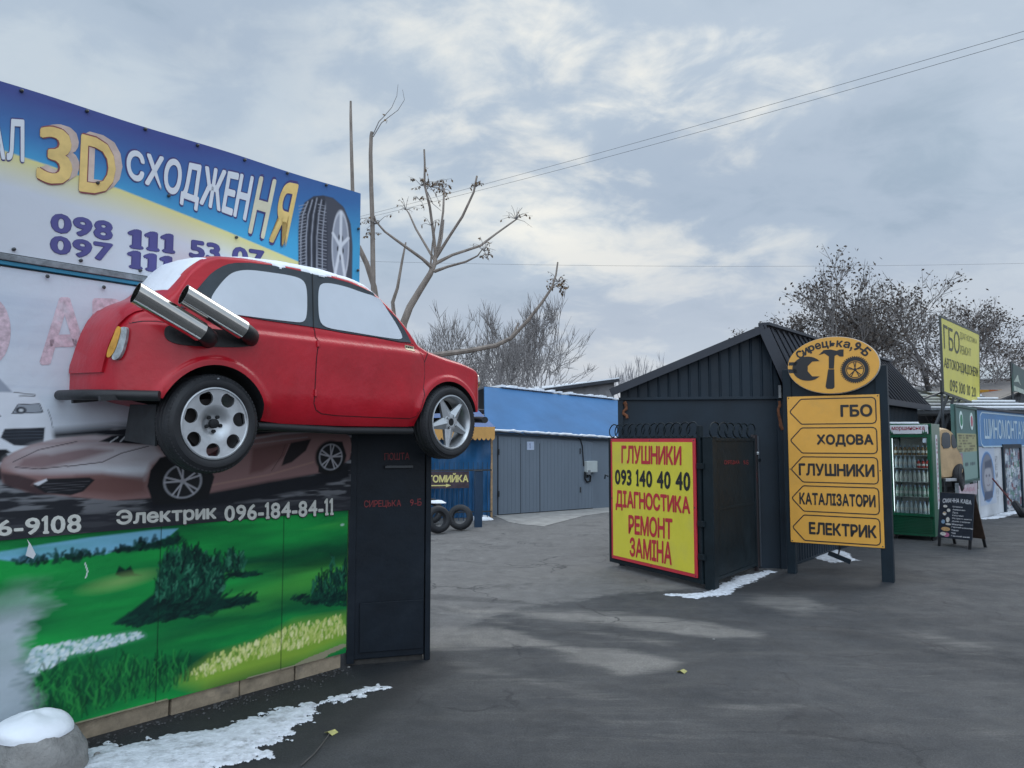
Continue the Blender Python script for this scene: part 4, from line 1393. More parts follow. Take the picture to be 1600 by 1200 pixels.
        cutn = WF.p(1, 0, 0.0) - WF.p(0, 0, 0)
        cutn = WF.ux * 0.86 + WF.un * 0.12 - UP * 0.30
        k = 40
        vs = []
        for rr, inner in ((r, 0), (r - 0.003, 1)):
            for j in range(k):
                o_ = (x * math.cos(2 * math.pi * j / k) + y * math.sin(2 * math.pi * j / k)) * rr
                d0 = -np.dot(o_, cutn) / np.dot(ax, cutn)          # slant-cut mouth
                vs.append((A + o_ + ax * d0, B + o_))
        mb = MB()
        P = [v[0] for v in vs] + [v[1] for v in vs]
        f = []
        for j in range(k):
            j2 = (j + 1) % k
            f += [(j, j2, 2 * k + j2, 2 * k + j), (k + j, 3 * k + j, 3 * k + j2, k + j2), (j, k + j, k + j2, j2), (2 * k + j, 2 * k + j2, 3 * k + j2, 3 * k + j)]
        mb.add(P, f)
        e = mb.build('exhaust_pipe', M_chrome, CAR, smooth=30)
        MB().lathe(A + ax * 0.14, ax, [(0, 0.0005), (0, r - 0.004)], 32).build('pipe_throat', M_dark, e)
        MB().tube([A + ax * 0.15, A + ax * (ln - 0.005)], r - 0.0045, 32, caps=False).build('dark_lining', M_dark, e, fix=False)  # dark sleeve inside the pipe, set back from its mouth
        MB().tube([B - ax * 0.03, B + ax * 0.03, (B + ax * 0.06) * 0.55 + Cc * 0.45, Cc - WF.un * 0.03], [0.052, 0.052, 0.052, 0.058], 20).build('exhaust_neck', M_blackp, e, smooth=40)
    # rear bumper tube, from the wall round to the flank
    A = WF.p(-0.60, 2.052, -0.70)
    pth = []
    a_r, z_r = WF.px(250, 629, -0.02)
    for k_ in np.linspace(0, 1, 16):
        n = -0.70 + k_ * 0.685
        a = -0.605 + 0.27 * max(0, (k_ - 0.25) / 0.75) ** 2.1
        pth.append(WF.p(a, 2.068 - 0.018 * k_, n))
    MB().tube(pth, 0.030, 16).build('rear_bumper', M_blackp, CAR, smooth=40)
    for n in (-0.55, -0.18):
        MB().bar(WF.p(-0.59, 2.03, n), WF.p(-0.35, 2.06, n), 0.03).build('bumper_bracket', M_blackp, CAR)
    # front bumper end
    MB().tube([WF.p(2.60, 1.985, -0.66), WF.p(2.63, 1.985, -0.40), WF.p(2.61, 1.98, -0.22), WF.p(2.55, 1.975, -0.12)], 0.028, 14).build('front_bumper', M_blackp, CAR, smooth=40)
    MB().bar(WF.p(2.2, 1.975, -0.40), WF.p(2.62, 1.985, -0.40), 0.03).build('bumper_bracket', M_blackp, CAR)
    # headlight in the front of the wing
    hs = WF.p(2.40, 2.30, -0.165)
    ax = WF.ux * 0.985 + UP * 0.1
    h = MB().lathe(hs - ax * 0.02, ax, [(-0.05, 0.088), (0.045, 0.088), (0.06, 0.084), (0.062, 0.078)], 36).build('headlight', M_chrome, CAR, smooth=35)
    MB().lathe(hs, ax, [(0.04, 0.079), (0.06, 0.068), (0.072, 0.045), (0.078, 0.0005)], 36).build('lens', mat('milky headlight glass', (0.60, 0.62, 0.62), 0.12, var=0.08), h, smooth=60)
    # sill tube and mud flap
    MB().tube([WF.p(0.33, 1.893, -0.09), WF.p(1.0, 1.868, -0.085), WF.p(1.66, 1.872, -0.085)], 0.026, 14).build('sill_tube', M_blackp, CAR, smooth=40)
    MB().fbox(WF, 0.34, 1.66, 1.86, 1.93, -0.70, -0.13).build('floor_pan', M_dark, CAR)
    for n0 in (-0.50,):
        q = [WF.p(*WF.px(u, v, n1), n1) for u, v, n1 in ((244, 632, -0.18), (203, 632, -0.50), (194, 688, -0.52), (242, 697, -0.2))]
        MB().slab(q, 0.012).build('mud_flap', mat('black rubber flap', (0.03, 0.034, 0.038), 0.6, var=0.4, scale=14), CAR)
    # inner arch darkness and axle stubs
    MB().tube([WF.p(0.005, 1.90, -0.70), WF.p(0.005, 1.90, -0.12)], 0.05, 14).build('axle', M_blackp, CAR)
    MB().tube([WF.p(2.02, 1.945, -0.72), WF.p(2.02, 1.945, -0.10)], 0.038, 14).build('axle', M_blackp, CAR)
    MB().bar(WF.p(1.55, 1.93, -0.45), WF.p(2.02, 1.93, -0.45), 0.06).build('support_arm', M_blackp, CAR)
    # thin dark strip painted in for the shade of the rear wing crease
    drape(strip([(-0.02 - 0.0 * k, 0) for k in range(0)] or hits([(202, 505), (222, 502), (245, 502), (265, 505)]), 0.006), 0.001, 0.004).build('wing_crease', M_seam, CAR)
    return
car_details()

def tyre_profile(rt, rr, w):
    """closed ring section: (depth from the outer face inward, radius)"""
    return [(0.012, rr), (0.004, rr + 0.012), (0.0, rr + 0.03), (0.002, rr + 0.045), (0.010, rt - 0.03), (0.022, rt - 0.010), (0.036, rt - 0.001), (0.05, rt),
            (0.056, rt - 0.006), (0.062, rt), (0.088, rt + 0.001), (0.092, rt - 0.006), (0.098, rt + 0.001), (w - 0.062, rt), (w - 0.056, rt - 0.006), (w - 0.05, rt),
            (w - 0.03, rt - 0.006), (w - 0.01, rt - 0.03), (w, rr + 0.04), (w - 0.012, rr), (w - 0.03, rr - 0.008), (0.03, rr - 0.008)]
def tread(mb, c, ax, rt, w, nb=70):
    ax = V(ax)
    x = np.cross(ax, UP)
    x /= np.linalg.norm(x)
    y = np.cross(ax, x)
    for i in range(nb):
        for d0, d1, ph in ((0.018, 0.046, 0), (w - 0.046, w - 0.02, 0.5)):
            t0 = 2 * math.pi * (i + ph) / nb
            t1 = t0 + 2 * math.pi / nb * 0.62
            pts = []
            for rr in (rt - 0.02, rt + 0.0025):
                for d, t in ((d0, t0), (d1, t0 + 0.02), (d1, t1 + 0.02), (d0, t1)):
                    rq = rr - (0.012 if (d < 0.03 or d > w - 0.03) else 0.0)
                    pts.append(V(c) + ax * d + rq * (x * math.cos(t) + y * math.sin(t)))
            mb.box8(pts)
def rear_wheel():
    c = WF.p(0.003, 1.9, 0.005)
    ax = -WF.un
    w = thing('wheel', c, None, None)
    w.parent = CAR
    w.location = tuple(np.array(w.location) - np.array(CAR.location))
    rt, rr, wd = 0.296, 0.215, 0.195
    mb = MB().lathe(c, ax, tyre_profile(rt, rr, wd), 96, closed=True)
    tread(mb, c, ax, rt, wd)
    mb.build('tyre', M_rubber, w, smooth=35)
    # dished disc with seven round windows
    prof = [(0.016, rr + 0.004), (0.006, rr + 0.001), (0.004, rr - 0.007), (0.010, rr - 0.012), (0.012, rr - 0.03), (0.013, 0.115), (0.016, 0.095), (0.026, 0.075), (0.038, 0.060), (0.042, 0.045), (0.042, 0.0005),
            (0.060, 0.0005), (0.060, 0.06), (0.034, 0.095), (0.030, 0.13), (0.030, rr - 0.015), (0.04, rr - 0.004)]
    d = MB().lathe(c, ax, prof, 96, closed=True).build('rim', [M_alloy, M_dark], w)
    x = np.cross(ax, UP)
    x /= np.linalg.norm(x)
    y = np.cross(ax, x)
    cs = []
    for i in range(7):
        t = math.pi / 2 + 2 * math.pi * (i + 0.06) / 7
        rd = x * math.cos(t) + y * math.sin(t)
        tg = -x * math.sin(t) + y * math.cos(t)
        pc_ = c + rd * 0.160
        pts = []
        for j in range(28):
            ph = 2 * math.pi * j / 28
            q = rd * min(0.043 * math.cos(ph), 0.034) + tg * 0.044 * math.sin(ph)
            pts.append(q)
        m = MB()
        m.add([pc_ + q - ax * 0.05 for q in pts] + [pc_ + q + ax * 0.09 for q in pts], [tuple(range(28)), tuple(range(55, 27, -1))] + [(j, j + 28, (j + 1) % 28 + 28, (j + 1) % 28) for j in range(28)])
        cs.append(m.build('window_cutter', M_alloy))
    bpy.context.view_layer.update()
    cut(d, cs)
    d.data.polygons.foreach_set('use_smooth', [True] * len(d.data.polygons))
    d.data.set_sharp_from_angle(angle=R(32))
    MB().lathe(c, ax, [(0.03, rr - 0.004), (0.19, rr - 0.02)], 64).build('rim_barrel', M_alloy, w, smooth=40)
    MB().lathe(c, ax, [(0.09, 0.0005), (0.09, 0.15), (0.15, 0.15)], 48).build('brake_drum', mat('rusty dark drum', (0.03, 0.025, 0.024), 0.7), w, smooth=35)
    MB().lathe(c, ax, [(0.012, 0.0005), (0.013, 0.022), (0.018, 0.028), (0.044, 0.029)], 32).build('hub_cap', M_dark, d, smooth=40)
    mb = MB()
    for i in range(5):
        t = 2 * math.pi * (i + 0.2) / 5
        q = c + (x * math.cos(t) + y * math.sin(t)) * 0.046
        mb.cut().lathe(q, ax, [(0.026, 0.0005), (0.026, 0.0105), (0.044, 0.0115)], 12)
    mb.build_each('wheel_nut', M_dark, d)
    mb = MB()
    t = c + x * -0.02 + y * 0.268
    mb.bar(c - ax * 0.0 + UP * 0.268, c + UP * 0.268 + WF.un * 0.012, 0.007)
    mb.build('valve_tag', mat('pale rubber chip', (0.4, 0.42, 0.44), 0.6), w)
rear_wheel()
def front_wheel():
    c = WF.p(2.018, 1.945, 0.005)
    ax = -WF.un
    w = thing('wheel', c, None, None)
    w.parent = CAR
    w.location = tuple(np.array(w.location) - np.array(CAR.location))
    rt, rr, wd = 0.293, 0.216, 0.185
    mb = MB().lathe(c, ax, tyre_profile(rt, rr, wd), 96, closed=True)
    tread(mb, c, ax, rt, wd)
    mb.build('tyre', M_rubber, w, smooth=35)
    mb = MB().lathe(c, ax, [(0.018, rr + 0.004), (0.005, rr + 0.001), (0.003, rr - 0.008), (0.010, rr - 0.015), (0.05, rr - 0.03), (0.12, rr - 0.034), (0.165, rr - 0.01), (0.17, rr + 0.003)], 80)
    mb.build('rim', M_alloy, w, smooth=40)
    x = np.cross(ax, UP)
    x /= np.linalg.norm(x)
    y = np.cross(ax, x)
    mb = MB()
    for i in range(5):
        t = math.pi / 2 + 0.12 + 2 * math.pi * i / 5
        rd = x * math.cos(t) + y * math.sin(t)
        tg = -x * math.sin(t) + y * math.cos(t)
        def pt(r_, wv, d_):
            return c + rd * r_ + tg * wv + ax * d_
        P = [pt(0.05, -0.052, 0.030), pt(0.05, 0, 0.006), pt(0.05, 0.052, 0.030), pt(0.05, 0.05, 0.06), pt(0.05, -0.05, 0.06),
             pt(0.200, -0.018, 0.030), pt(0.200, 0, 0.020), pt(0.200, 0.018, 0.030), pt(0.200, 0.017, 0.05), pt(0.200, -0.017, 0.05)]
        mb.add(P, [(0, 1, 6, 5), (1, 2, 7, 6), (2, 3, 8, 7), (3, 4, 9, 8), (4, 0, 5, 9), (0, 4, 3, 2, 1), (5, 6, 7, 8, 9)])
    mb.lathe(c, ax, [(0.012, 0.030), (0.010, 0.050), (0.016, 0.066), (0.034, 0.074), (0.065, 0.074), (0.065, 0.03)], 40, closed=True)
    s = mb.build('spokes', M_alloy, w, smooth=28)
    MB().lathe(c, ax, [(0.018, 0.0005), (0.018, 0.029), (0.05, 0.030)], 32).build('hub_bore', M_dark, s, smooth=30)
    mb = MB()
    for i in range(4):
        t = 2 * math.pi * (i + 0.35) / 4
        q = c + (x * math.cos(t) + y * math.sin(t)) * 0.05
        mb.cut().lathe(q, ax, [(0.0105, 0.0005), (0.0105, 0.011), (0.03, 0.012)], 12)
    mb.build_each('wheel_nut', M_dark, s)
front_wheel()

# snow lying on the car
def car_snow(label, f, s_rng, n_rng, th, seed, cutf, k=(90, 26)):
    ss, nn = np.linspace(*s_rng, k[0]), np.linspace(*n_rng, k[1])
    S_, N2 = np.meshgrid(ss, nn)
    ze, zt = sv(ZE, S_), sv(ZT, S_)
    n0 = nside_raw(S_, ze)
    q = np.clip((N2 - CW) / np.maximum(n0 * 1.0 - CW, 1e-3), 0, 1)
    Z = ze + (zt - ze) * np.maximum(1 - q ** 2.4, 0) ** (1 / 2.4)
    nz = fbm(k[1], k[0], 8, (s_rng[1] - s_rng[0]) * 9, 5, seed)
    d = cutf(S_, N2, nz)
    Zt = Z + th * np.clip(d, 0, 1) ** 0.5 * (0.6 + 0.8 * nz)
    keep = d > 0
    fk = keep[:-1, :-1] & keep[1:, 1:] & keep[:-1, 1:] & keep[1:, :-1]
    i = np.arange(S_.size).reshape(S_.shape)
    qd = np.stack([i[:-1, :-1], i[:-1, 1:], i[1:, 1:], i[1:, :-1]], -1)[fk]
    M = S_.size
    top = [WF.p(a, z, n) for a, z, n in zip(S_.ravel(), Zt.ravel(), N2.ravel())]
    bot = [WF.p(a, z - 0.01, n) for a, z, n in zip(S_.ravel(), Z.ravel(), N2.ravel())]
    cnt = {}
    for f_ in qd.tolist():
        for a, b in zip(f_, f_[1:] + f_[:1]):
            cnt[(a, b)] = 1
    edge = [(a, b) for (a, b) in cnt if (b, a) not in cnt]
    mb = MB()
    mb.add(top + bot, qd.tolist() + [[x + M for x in f_[::-1]] for f_ in qd.tolist()] + [(a, a + M, b + M, b) for a, b in edge])
    o = mb.build(f, M_csnow, smooth=60, fix=False)
    bm = bmesh.new()
    bm.from_mesh(o.data)
    bmesh.ops.delete(bm, geom=[v for v in bm.verts if not v.link_faces], context='VERTS')
    bmesh.ops.recalc_face_normals(bm, faces=bm.faces)
    bm.to_mesh(o.data)
    bm.free()
    return tag(o, label, 'snow', kind='stuff')
car_snow('thin snow lying along the roof of the red show car', 'snow', (0.18, 1.50), (-0.70, -0.12), 0.015, 3,
         lambda s, n, z: np.minimum.reduce([(s - 0.22) * 4, (1.46 - s) * 4, (-0.190 - n - 0.22 * np.clip(0.55 - s, 0, 1)) * 12 + (z - 0.5) * 0.7]), (170, 80))
car_snow('snow covering the rear window of the red show car', 'snow', (-0.215, 0.045), (-0.70, -0.18), 0.010, 5,
         lambda s, n, z: np.minimum.reduce([(s + 0.215) * 12, (0.035 - s) * 14, (-0.215 - n) * 10 + (z - 0.5) * 0.6]), (40, 40))
car_snow('small snow lump on the rear deck of the red show car', 'snow', (-0.40, -0.25), (-0.36, -0.13), 0.035, 8,
         lambda s, n, z: 1 - ((s + 0.325) / 0.06) ** 2 - ((n + 0.24) / 0.08) ** 2 + (z - 0.5) * 1.2, (30, 30))
# ------------------------------------------------------------------ trees
M_bark = mat('grey brown bark', (0.25, 0.21, 0.18), 0.85, var=0.35, scale=14, bump=0.3, bscale=40, streak=3)
M_bark2 = mat('dark bark', (0.07, 0.065, 0.062), 0.9, var=0.3, scale=6)
M_twig = mat('fine twigs', (0.19, 0.175, 0.17), 0.9, var=0.2, scale=2)
M_leaf = mat('withered leaves', (0.075, 0.058, 0.048), 0.8, var=0.45, scale=3)
M_leaf2 = mat('withered brown leaves', (0.16, 0.105, 0.06), 0.8, var=0.4, scale=9)

def leaf(mb, p, r, size, droop=0.5):
    d = V((r.gauss(0, 1), r.gauss(0, 1), r.gauss(0, 0.6) - droop))
    d = d / (np.linalg.norm(d) + 1e-9)
    x = np.cross(d, V((r.gauss(0, 1), r.gauss(0, 1), r.gauss(0, 1))))
    x = x / (np.linalg.norm(x) + 1e-9)
    s = size * r.uniform(0.6, 1.3)
    mb.add([p, p + d * s * 0.5 + x * s * 0.27, p + d * s, p + d * s * 0.5 - x * s * 0.27], [(0, 1, 2, 3)])

def pruned_tree():
    t = thing('pruned_tree', at(632, 500, 9.2) * np.array([1, 1, 0]) + np.array([-0.25, 0, 0]), 'pruned bare tree behind the car with stubby upswept branches and hanging dead leaves', 'tree')
    r = random.Random(4)
    Y = 9.2
    base = np.array(t.location)
    tr = [base, base + (0, 0, 1.6)] + [at(u, v, Y) for u, v in ((630, 506), (640, 480), (655, 455), (672, 428), (679, 412), (681, 400))]
    MB().tube(tr, [0.075, 0.065, 0.048, 0.044, 0.040, 0.036, 0.028, 0.022], 9).build('trunk', M_bark, t, smooth=50)
    limbs = [
        [(677, 420, 9.2, .026), (660, 404, 9.1, .020), (620, 376, 9.0, .016), (600, 362, 8.95, .013), (588, 346, 8.9, .010), (585, 338, 8.9, .006)],
        [(680, 408, 9.2, .022), (668, 390, 9.3, .016), (650, 358, 9.4, .013), (638, 332, 9.5, .010), (634, 326, 9.5, .006)],
        [(681, 402, 9.2, .024), (678, 365, 9.15, .018), (672, 325, 9.1, .016), (664, 288, 9.05, .014), (663, 258, 9.0, .012), (664, 234, 9.0, .011)],
        [(682, 402, 9.2, .022), (688, 370, 9.3, .016), (692, 330, 9.4, .014), (693, 294, 9.5, .012)],
        [(683, 400, 9.2, .022), (700, 372, 9.1, .018), (722, 338, 9.0, .016), (740, 300, 8.9, .013), (746, 274, 8.9, .012)],
        [(680, 412, 9.2, .024), (706, 398, 9.35, .018), (750, 384, 9.5, .016), (776, 366, 9.6, .013), (800, 348, 9.7, .011), (808, 340, 9.7, .008)],
        [(679, 424, 9.2, .022), (700, 418, 9.1, .016), (728, 408, 9.0, .013), (748, 398, 8.9, .009), (756, 388, 8.9, .005)],
        [(672, 425, 9.2, .014), (676, 380, 9.1, .010), (680, 345, 9.0, .007)],
        [(684, 398, 9.2, .014), (690, 372, 9.25, .012), (694, 344, 9.3, .010)],
        [(560, 385, 9.0, .030), (572, 412, 9.0, .032), (584, 448, 9.0, .034), (596, 520, 9.1, .038)],
        [(634, 379, 9.6, .010), (628, 410, 9.5, .016), (620, 450, 9.4, .020), (614, 472, 9.4, .024), (618, 520, 9.3, .030)],
        [(632, 560, 9.2, .040), (690, 555, 9.0, .034), (730, 549, 8.9, .030), (775, 540, 8.8, .027), (798, 528, 8.75, .024), (822, 503, 8.7, .020), (845, 475, 8.65, .017), (863, 448, 8.6, .014), (869, 430, 8.6, .011), (870, 408, 8.6, .009)],
        [(796, 530, 8.75, .012), (806, 516, 8.75, .012), (811, 503, 8.75, .008)],
    ]
    for L_ in limbs:
        pts = []
        for i, (u, v, y, q) in enumerate(L_):
            p = at(u, v, y)
            pts.append(p + (np.array([r.gauss(0, 0.006), r.gauss(0, 0.01), r.gauss(0, 0.006)]) if i else 0))
        MB().tube(pts, [q for *_, q in L_], 7).build('branch', M_bark, t, smooth=50)
    tw = MB()
    lf = MB()
    def spray(u, v, y, n, ln, leaves, up=0.3):
        p0 = at(u, v, y)
        for i in range(n):
            d = V((r.gauss(0, 1), r.gauss(0, 0.6), r.gauss(up, 0.5)))
            d /= np.linalg.norm(d)
            l = ln * r.uniform(0.5, 1.2)
            p1 = p0 + d * l * 0.5 + (0, 0, 0.02)
            p2 = p0 + d * l + (0, 0, -0.05 * l)
            tw.tube([p0, p1, p2], [0.0045, 0.003, 0.0015], 3, caps=False)
            for k in range(leaves):
                leaf(lf, p1 + (p2 - p1) * r.random() + (0, 0, -0.005), r, 0.040, 1.2)
    for a in ((588, 350, 8.9, 9, .22, 3), (579, 368, 8.9, 5, .12, 5), (634, 328, 9.5, 7, .16, 2), (672, 292, 9.1, 14, .28, 7), (658, 290, 9.1, 7, .2, 7), (655, 312, 9.1, 5, .14, 5), (693, 296, 9.5, 8, .18, 4), (744, 292, 8.9, 7, .14, 3), (806, 342, 9.7, 14, .22, 1),
              (756, 392, 8.9, 10, .22, 2), (760, 404, 8.9, 4, .12, 4), (872, 440, 8.6, 9, .16, 3), (876, 452, 8.6, 6, .1, 7), (866, 445, 8.6, 4, .1, 5), (673, 352, 9.1, 4, .12, 2)):
        spray(*a)
    for pth in ([(583, 210), (592, 190), (600, 182), (612, 168), (620, 150), (622, 132)], [(583, 214), (596, 192), (606, 184), (622, 172), (632, 156), (629, 140)], [(668, 300), (676, 318), (690, 330)]):
        tw.tube([at(u, v, 8.9) for u, v in pth], np.linspace(0.006, 0.002, len(pth)), 4, caps=False)
    tw.build('twigs', M_twig, t, fix=False)
    for u, v in ((604, 186), (606, 187), (597, 178)):
        leaf(lf, at(u, v, 8.9), r, 0.06, 1)
    lf.build('leaves', M_leaf2, t, fix=False)
    MB().tube([at(u, v, 8.9) for u, v in ((586, 520), (583, 440), (582, 350), (580, 290), (579, 240), (580, 212), (581, 206))], [.03, .030, .027, .025, .023, .021, .018], 8).build('branch', M_bark, t, smooth=50)
    MB().tube([at(u, v, 8.8) for u, v in ((553, 420), (551, 300), (549, 230), (548, 180), (548, 158))], [.026, .022, .019, .016, .012], 8).build('branch', M_bark, t, smooth=50)
pruned_tree()

def grow(r, segs, tips, p, d, ln, rad, dep, spread, upb, bend=0.12, minr=0.004):
    k = 3
    pts = [p]
    for i in range(k):
        d = d + V((r.gauss(0, bend), r.gauss(0, bend), r.gauss(0, bend) + upb * 0.08))
        d = d / np.linalg.norm(d)
        pts.append(pts[-1] + d * ln / k)
    rr = [rad * (1 - 0.38 * i / k) for i in range(k + 1)]
    segs.append((pts, rr, dep))
    if dep == 0:
        tips.append((pts[-1], d))
        tips.append((pts[-2], d))
        return
    n = r.choice((2, 3, 3)) if dep > 1 else r.choice((2, 3, 4))
    for j in range(n):
        q = pts[-1] if j == 0 else pts[r.choice((1, 2, 2, 3))]
        a = V((r.gauss(0, 1), r.gauss(0, 1), r.gauss(0, 1)))
        a = a - d * np.dot(a, d)
        a = a / (np.linalg.norm(a) + 1e-9)
        s = spread * (0.45 if j == 0 else r.uniform(0.7, 1.2))
        nd = d * math.cos(s) + a * math.sin(s)
        nd = nd + V((0, 0, upb * 0.25))
        nd = nd / np.linalg.norm(nd)
        grow(r, segs, tips, q, nd, ln * r.uniform(0.66, 0.86), max(minr, rad * (0.66 if j == 0 else 0.5)), dep - 1, spread, upb, bend, minr)

def tree(name, label, u, vtop, vbase, Y, seed, group, dep=6, spread=0.6, upb=0.5, leaves=0, lsize=0.2, stems=1, rad=0.14, minr=0.012, lean=0, trunk_f=0.2, mat_t=None, lm=None, crown_w=1.0):
    r = random.Random(seed)
    g = at(u, vbase, Y)
    top = at(u, vtop, Y)
    base = np.array([g[0], g[1], 0.0])
    h = top[2]
    segs, tips = [], []
    for s in range(stems):
        b = base + V((r.uniform(-0.5, 0.5), r.uniform(-0.5, 0.5), 0)) * (stems > 1) * 1.6
        d = V((lean + r.gauss(0, 0.10 + 0.08 * (stems > 1)), r.gauss(0, 0.1), 1))
        grow(r, segs, tips, b, d / np.linalg.norm(d), h * trunk_f * r.uniform(0.9, 1.1), rad * r.uniform(0.7, 1), dep, spread, upb, 0.10, minr)
    allp = np.concatenate([np.array(s[0]) for s in segs])
    k = (h) / allp[:, 2].max()
    cx = base
    def tf(p):
        q = (np.array(p) - cx) * np.array([k * crown_w, k * crown_w, k])
        return q + cx
    t = thing(name, base, label, 'tree', group)
    tk, cr = MB(), MB()
    for pts, rr, dp in segs:
        P = [tf(p) for p in pts]
        if dp >= dep - 1:
            tk.tube(P, rr, 7, caps=False)
        else:
            cr.tube(P if dp > 0 else P[::3], rr if dp > 0 else [rr[0], rr[-1] * 0.5], 4 if dp > 1 else 3, caps=False)
    tk.build('trunk', mat_t or M_bark2, t, fix=False, smooth=60)
    o = cr.build('crown', mat_t or M_twig, t, fix=False)
    if leaves:
        lf = MB()
        for p, d in tips:
            q = tf(p)
            for _ in range(leaves):
                if r.random() < 0.85:
                    leaf(lf, q + V((r.gauss(0, 1), r.gauss(0, 1), r.gauss(-0.3, 0.8))) * lsize * 1.3, r, lsize, 0.9)
        lf.build('leaves', lm or M_leaf, o, fix=False)
    return t
G1 = 'bare trees beyond the garages'
tree('bare_tree', 'dark low bare tree nearest the red car wing, dense clumped top', 650, 500, 620, 42, 11, G1, 6, 0.75, 0.2, 0, rad=0.16, minr=0.018, trunk_f=0.34)
tree('bare_tree', 'slender bare tree with a pointed crown left of the tallest group', 712, 470, 610, 46, 12, G1, 6, 0.5, 0.6, 0, rad=0.15, minr=0.016)
tree('bare_tree', 'broad many-stemmed bare tree rising over the blue garage roof', 770, 463, 610, 44, 13, G1, 6, 0.55, 0.7, 0, stems=3, rad=0.13, minr=0.015, trunk_f=0.26)
tree('bare_tree', 'tall fine-twigged bare tree above the snowy shed roof', 845, 455, 610, 45, 14, G1, 7, 0.5, 0.7, 0, stems=2, rad=0.12, minr=0.014, trunk_f=0.26)
tree('bare_tree', 'low spreading bare tree reaching right over the shed roof', 815, 500, 610, 41, 15, G1, 6, 0.75, 0.25, 0, stems=2, rad=0.13, minr=0.015, crown_w=1.25)
tree('bare_tree', 'thin bare sapling between the pointed tree and the car wing', 685, 512, 610, 40, 19, G1, 6, 0.6, 0.4, 0, stems=2, rad=0.10, minr=0.013)
G2 = 'far poplars left of the black kiosk'
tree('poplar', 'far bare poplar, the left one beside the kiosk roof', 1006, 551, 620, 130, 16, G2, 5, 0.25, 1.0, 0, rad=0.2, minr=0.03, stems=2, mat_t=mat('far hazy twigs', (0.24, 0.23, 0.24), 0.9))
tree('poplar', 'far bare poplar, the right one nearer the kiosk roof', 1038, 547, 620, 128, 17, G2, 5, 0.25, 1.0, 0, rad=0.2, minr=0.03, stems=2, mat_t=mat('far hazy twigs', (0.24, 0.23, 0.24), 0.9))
G3 = 'trees with withered leaves behind the black kiosk'
tree('withered_tree', 'tall tree with withered leaves right behind the oval sign', 1318, 396, 640, 30, 21, G3, 7, 0.55, 0.35, 2, 0.13, rad=0.20, minr=0.012, trunk_f=0.24, crown_w=1.0)
tree('withered_tree', 'lower leafy withered tree above the ridge left of the oval sign', 1250, 448, 640, 32, 22, G3, 7, 0.65, 0.25, 2, 0.13, rad=0.17, minr=0.012, trunk_f=0.24, crown_w=1.15)
tree('withered_tree', 'widest withered tree behind the yellow ГБО billboard', 1445, 424, 640, 31, 23, G3, 7, 0.72, 0.2, 2, 0.13, rad=0.26, minr=0.012, trunk_f=0.22, crown_w=1.3)
tree('withered_tree', 'leaning withered tree reaching right past the yellow billboard', 1495, 458, 640, 33, 24, G3, 7, 0.7, 0.2, 2, 0.13, rad=0.2, minr=0.012, trunk_f=0.24, lean=0.12, crown_w=1.0)
tree('withered_tree', 'small dark withered tree under the yellow billboard edge', 1572, 572, 680, 36, 25, G3, 6, 0.75, 0.1, 2, 0.16, rad=0.12, minr=0.012, trunk_f=0.28, crown_w=1.3)

# ------------------------------------------------------------------ black kiosk building
M_clad = mat('anthracite sheet cladding', (0.012, 0.022, 0.033), 0.5, 0.0, spec=0.3, var=0.25, scale=2, bump=0.05, bscale=8)
M_roof = mat('dark seamed roof', (0.032, 0.036, 0.046), 0.5, spec=0.35, var=0.2, scale=2)
M_rust = mat('rusty iron', (0.17, 0.065, 0.03), 0.9, var=0.5, scale=20, bump=0.4, bscale=60)
KR = np.array([at(1222, 700, 10.96)[0], 10.96, 0.0])     # near corner
KL = np.array([at(972, 700, 11.25)[0], 11.25, 0.0])
def corrugated(mb, fr, a0, a1, z0, z1, n, pitch=0.12, dep=0.018, mi=0, zt=None, flat=0.55):
    """ribbed sheet; zt(a) gives a sloping top"""
    a = a0
    xs = []
    while a < a1:
        for fa, fn in ((0, 0), (flat, 0), (flat + 0.12, 1), (0.88, 1)):
            if a + fa * pitch <= a1:
                xs.append((a + fa * pitch, n + fn * dep))
        a += pitch
    xs.append((a1, n))
    vs, fs = [], []
    for q, nn in xs:
        vs += [fr.p(q, z0, nn), fr.p(q, zt(q) if zt else z1, nn)]
    for i in range(len(xs) - 1):
        fs.append((2 * i, 2 * i + 2, 2 * i + 3, 2 * i + 1))
    mb.add(vs, fs, mi)
    return mb
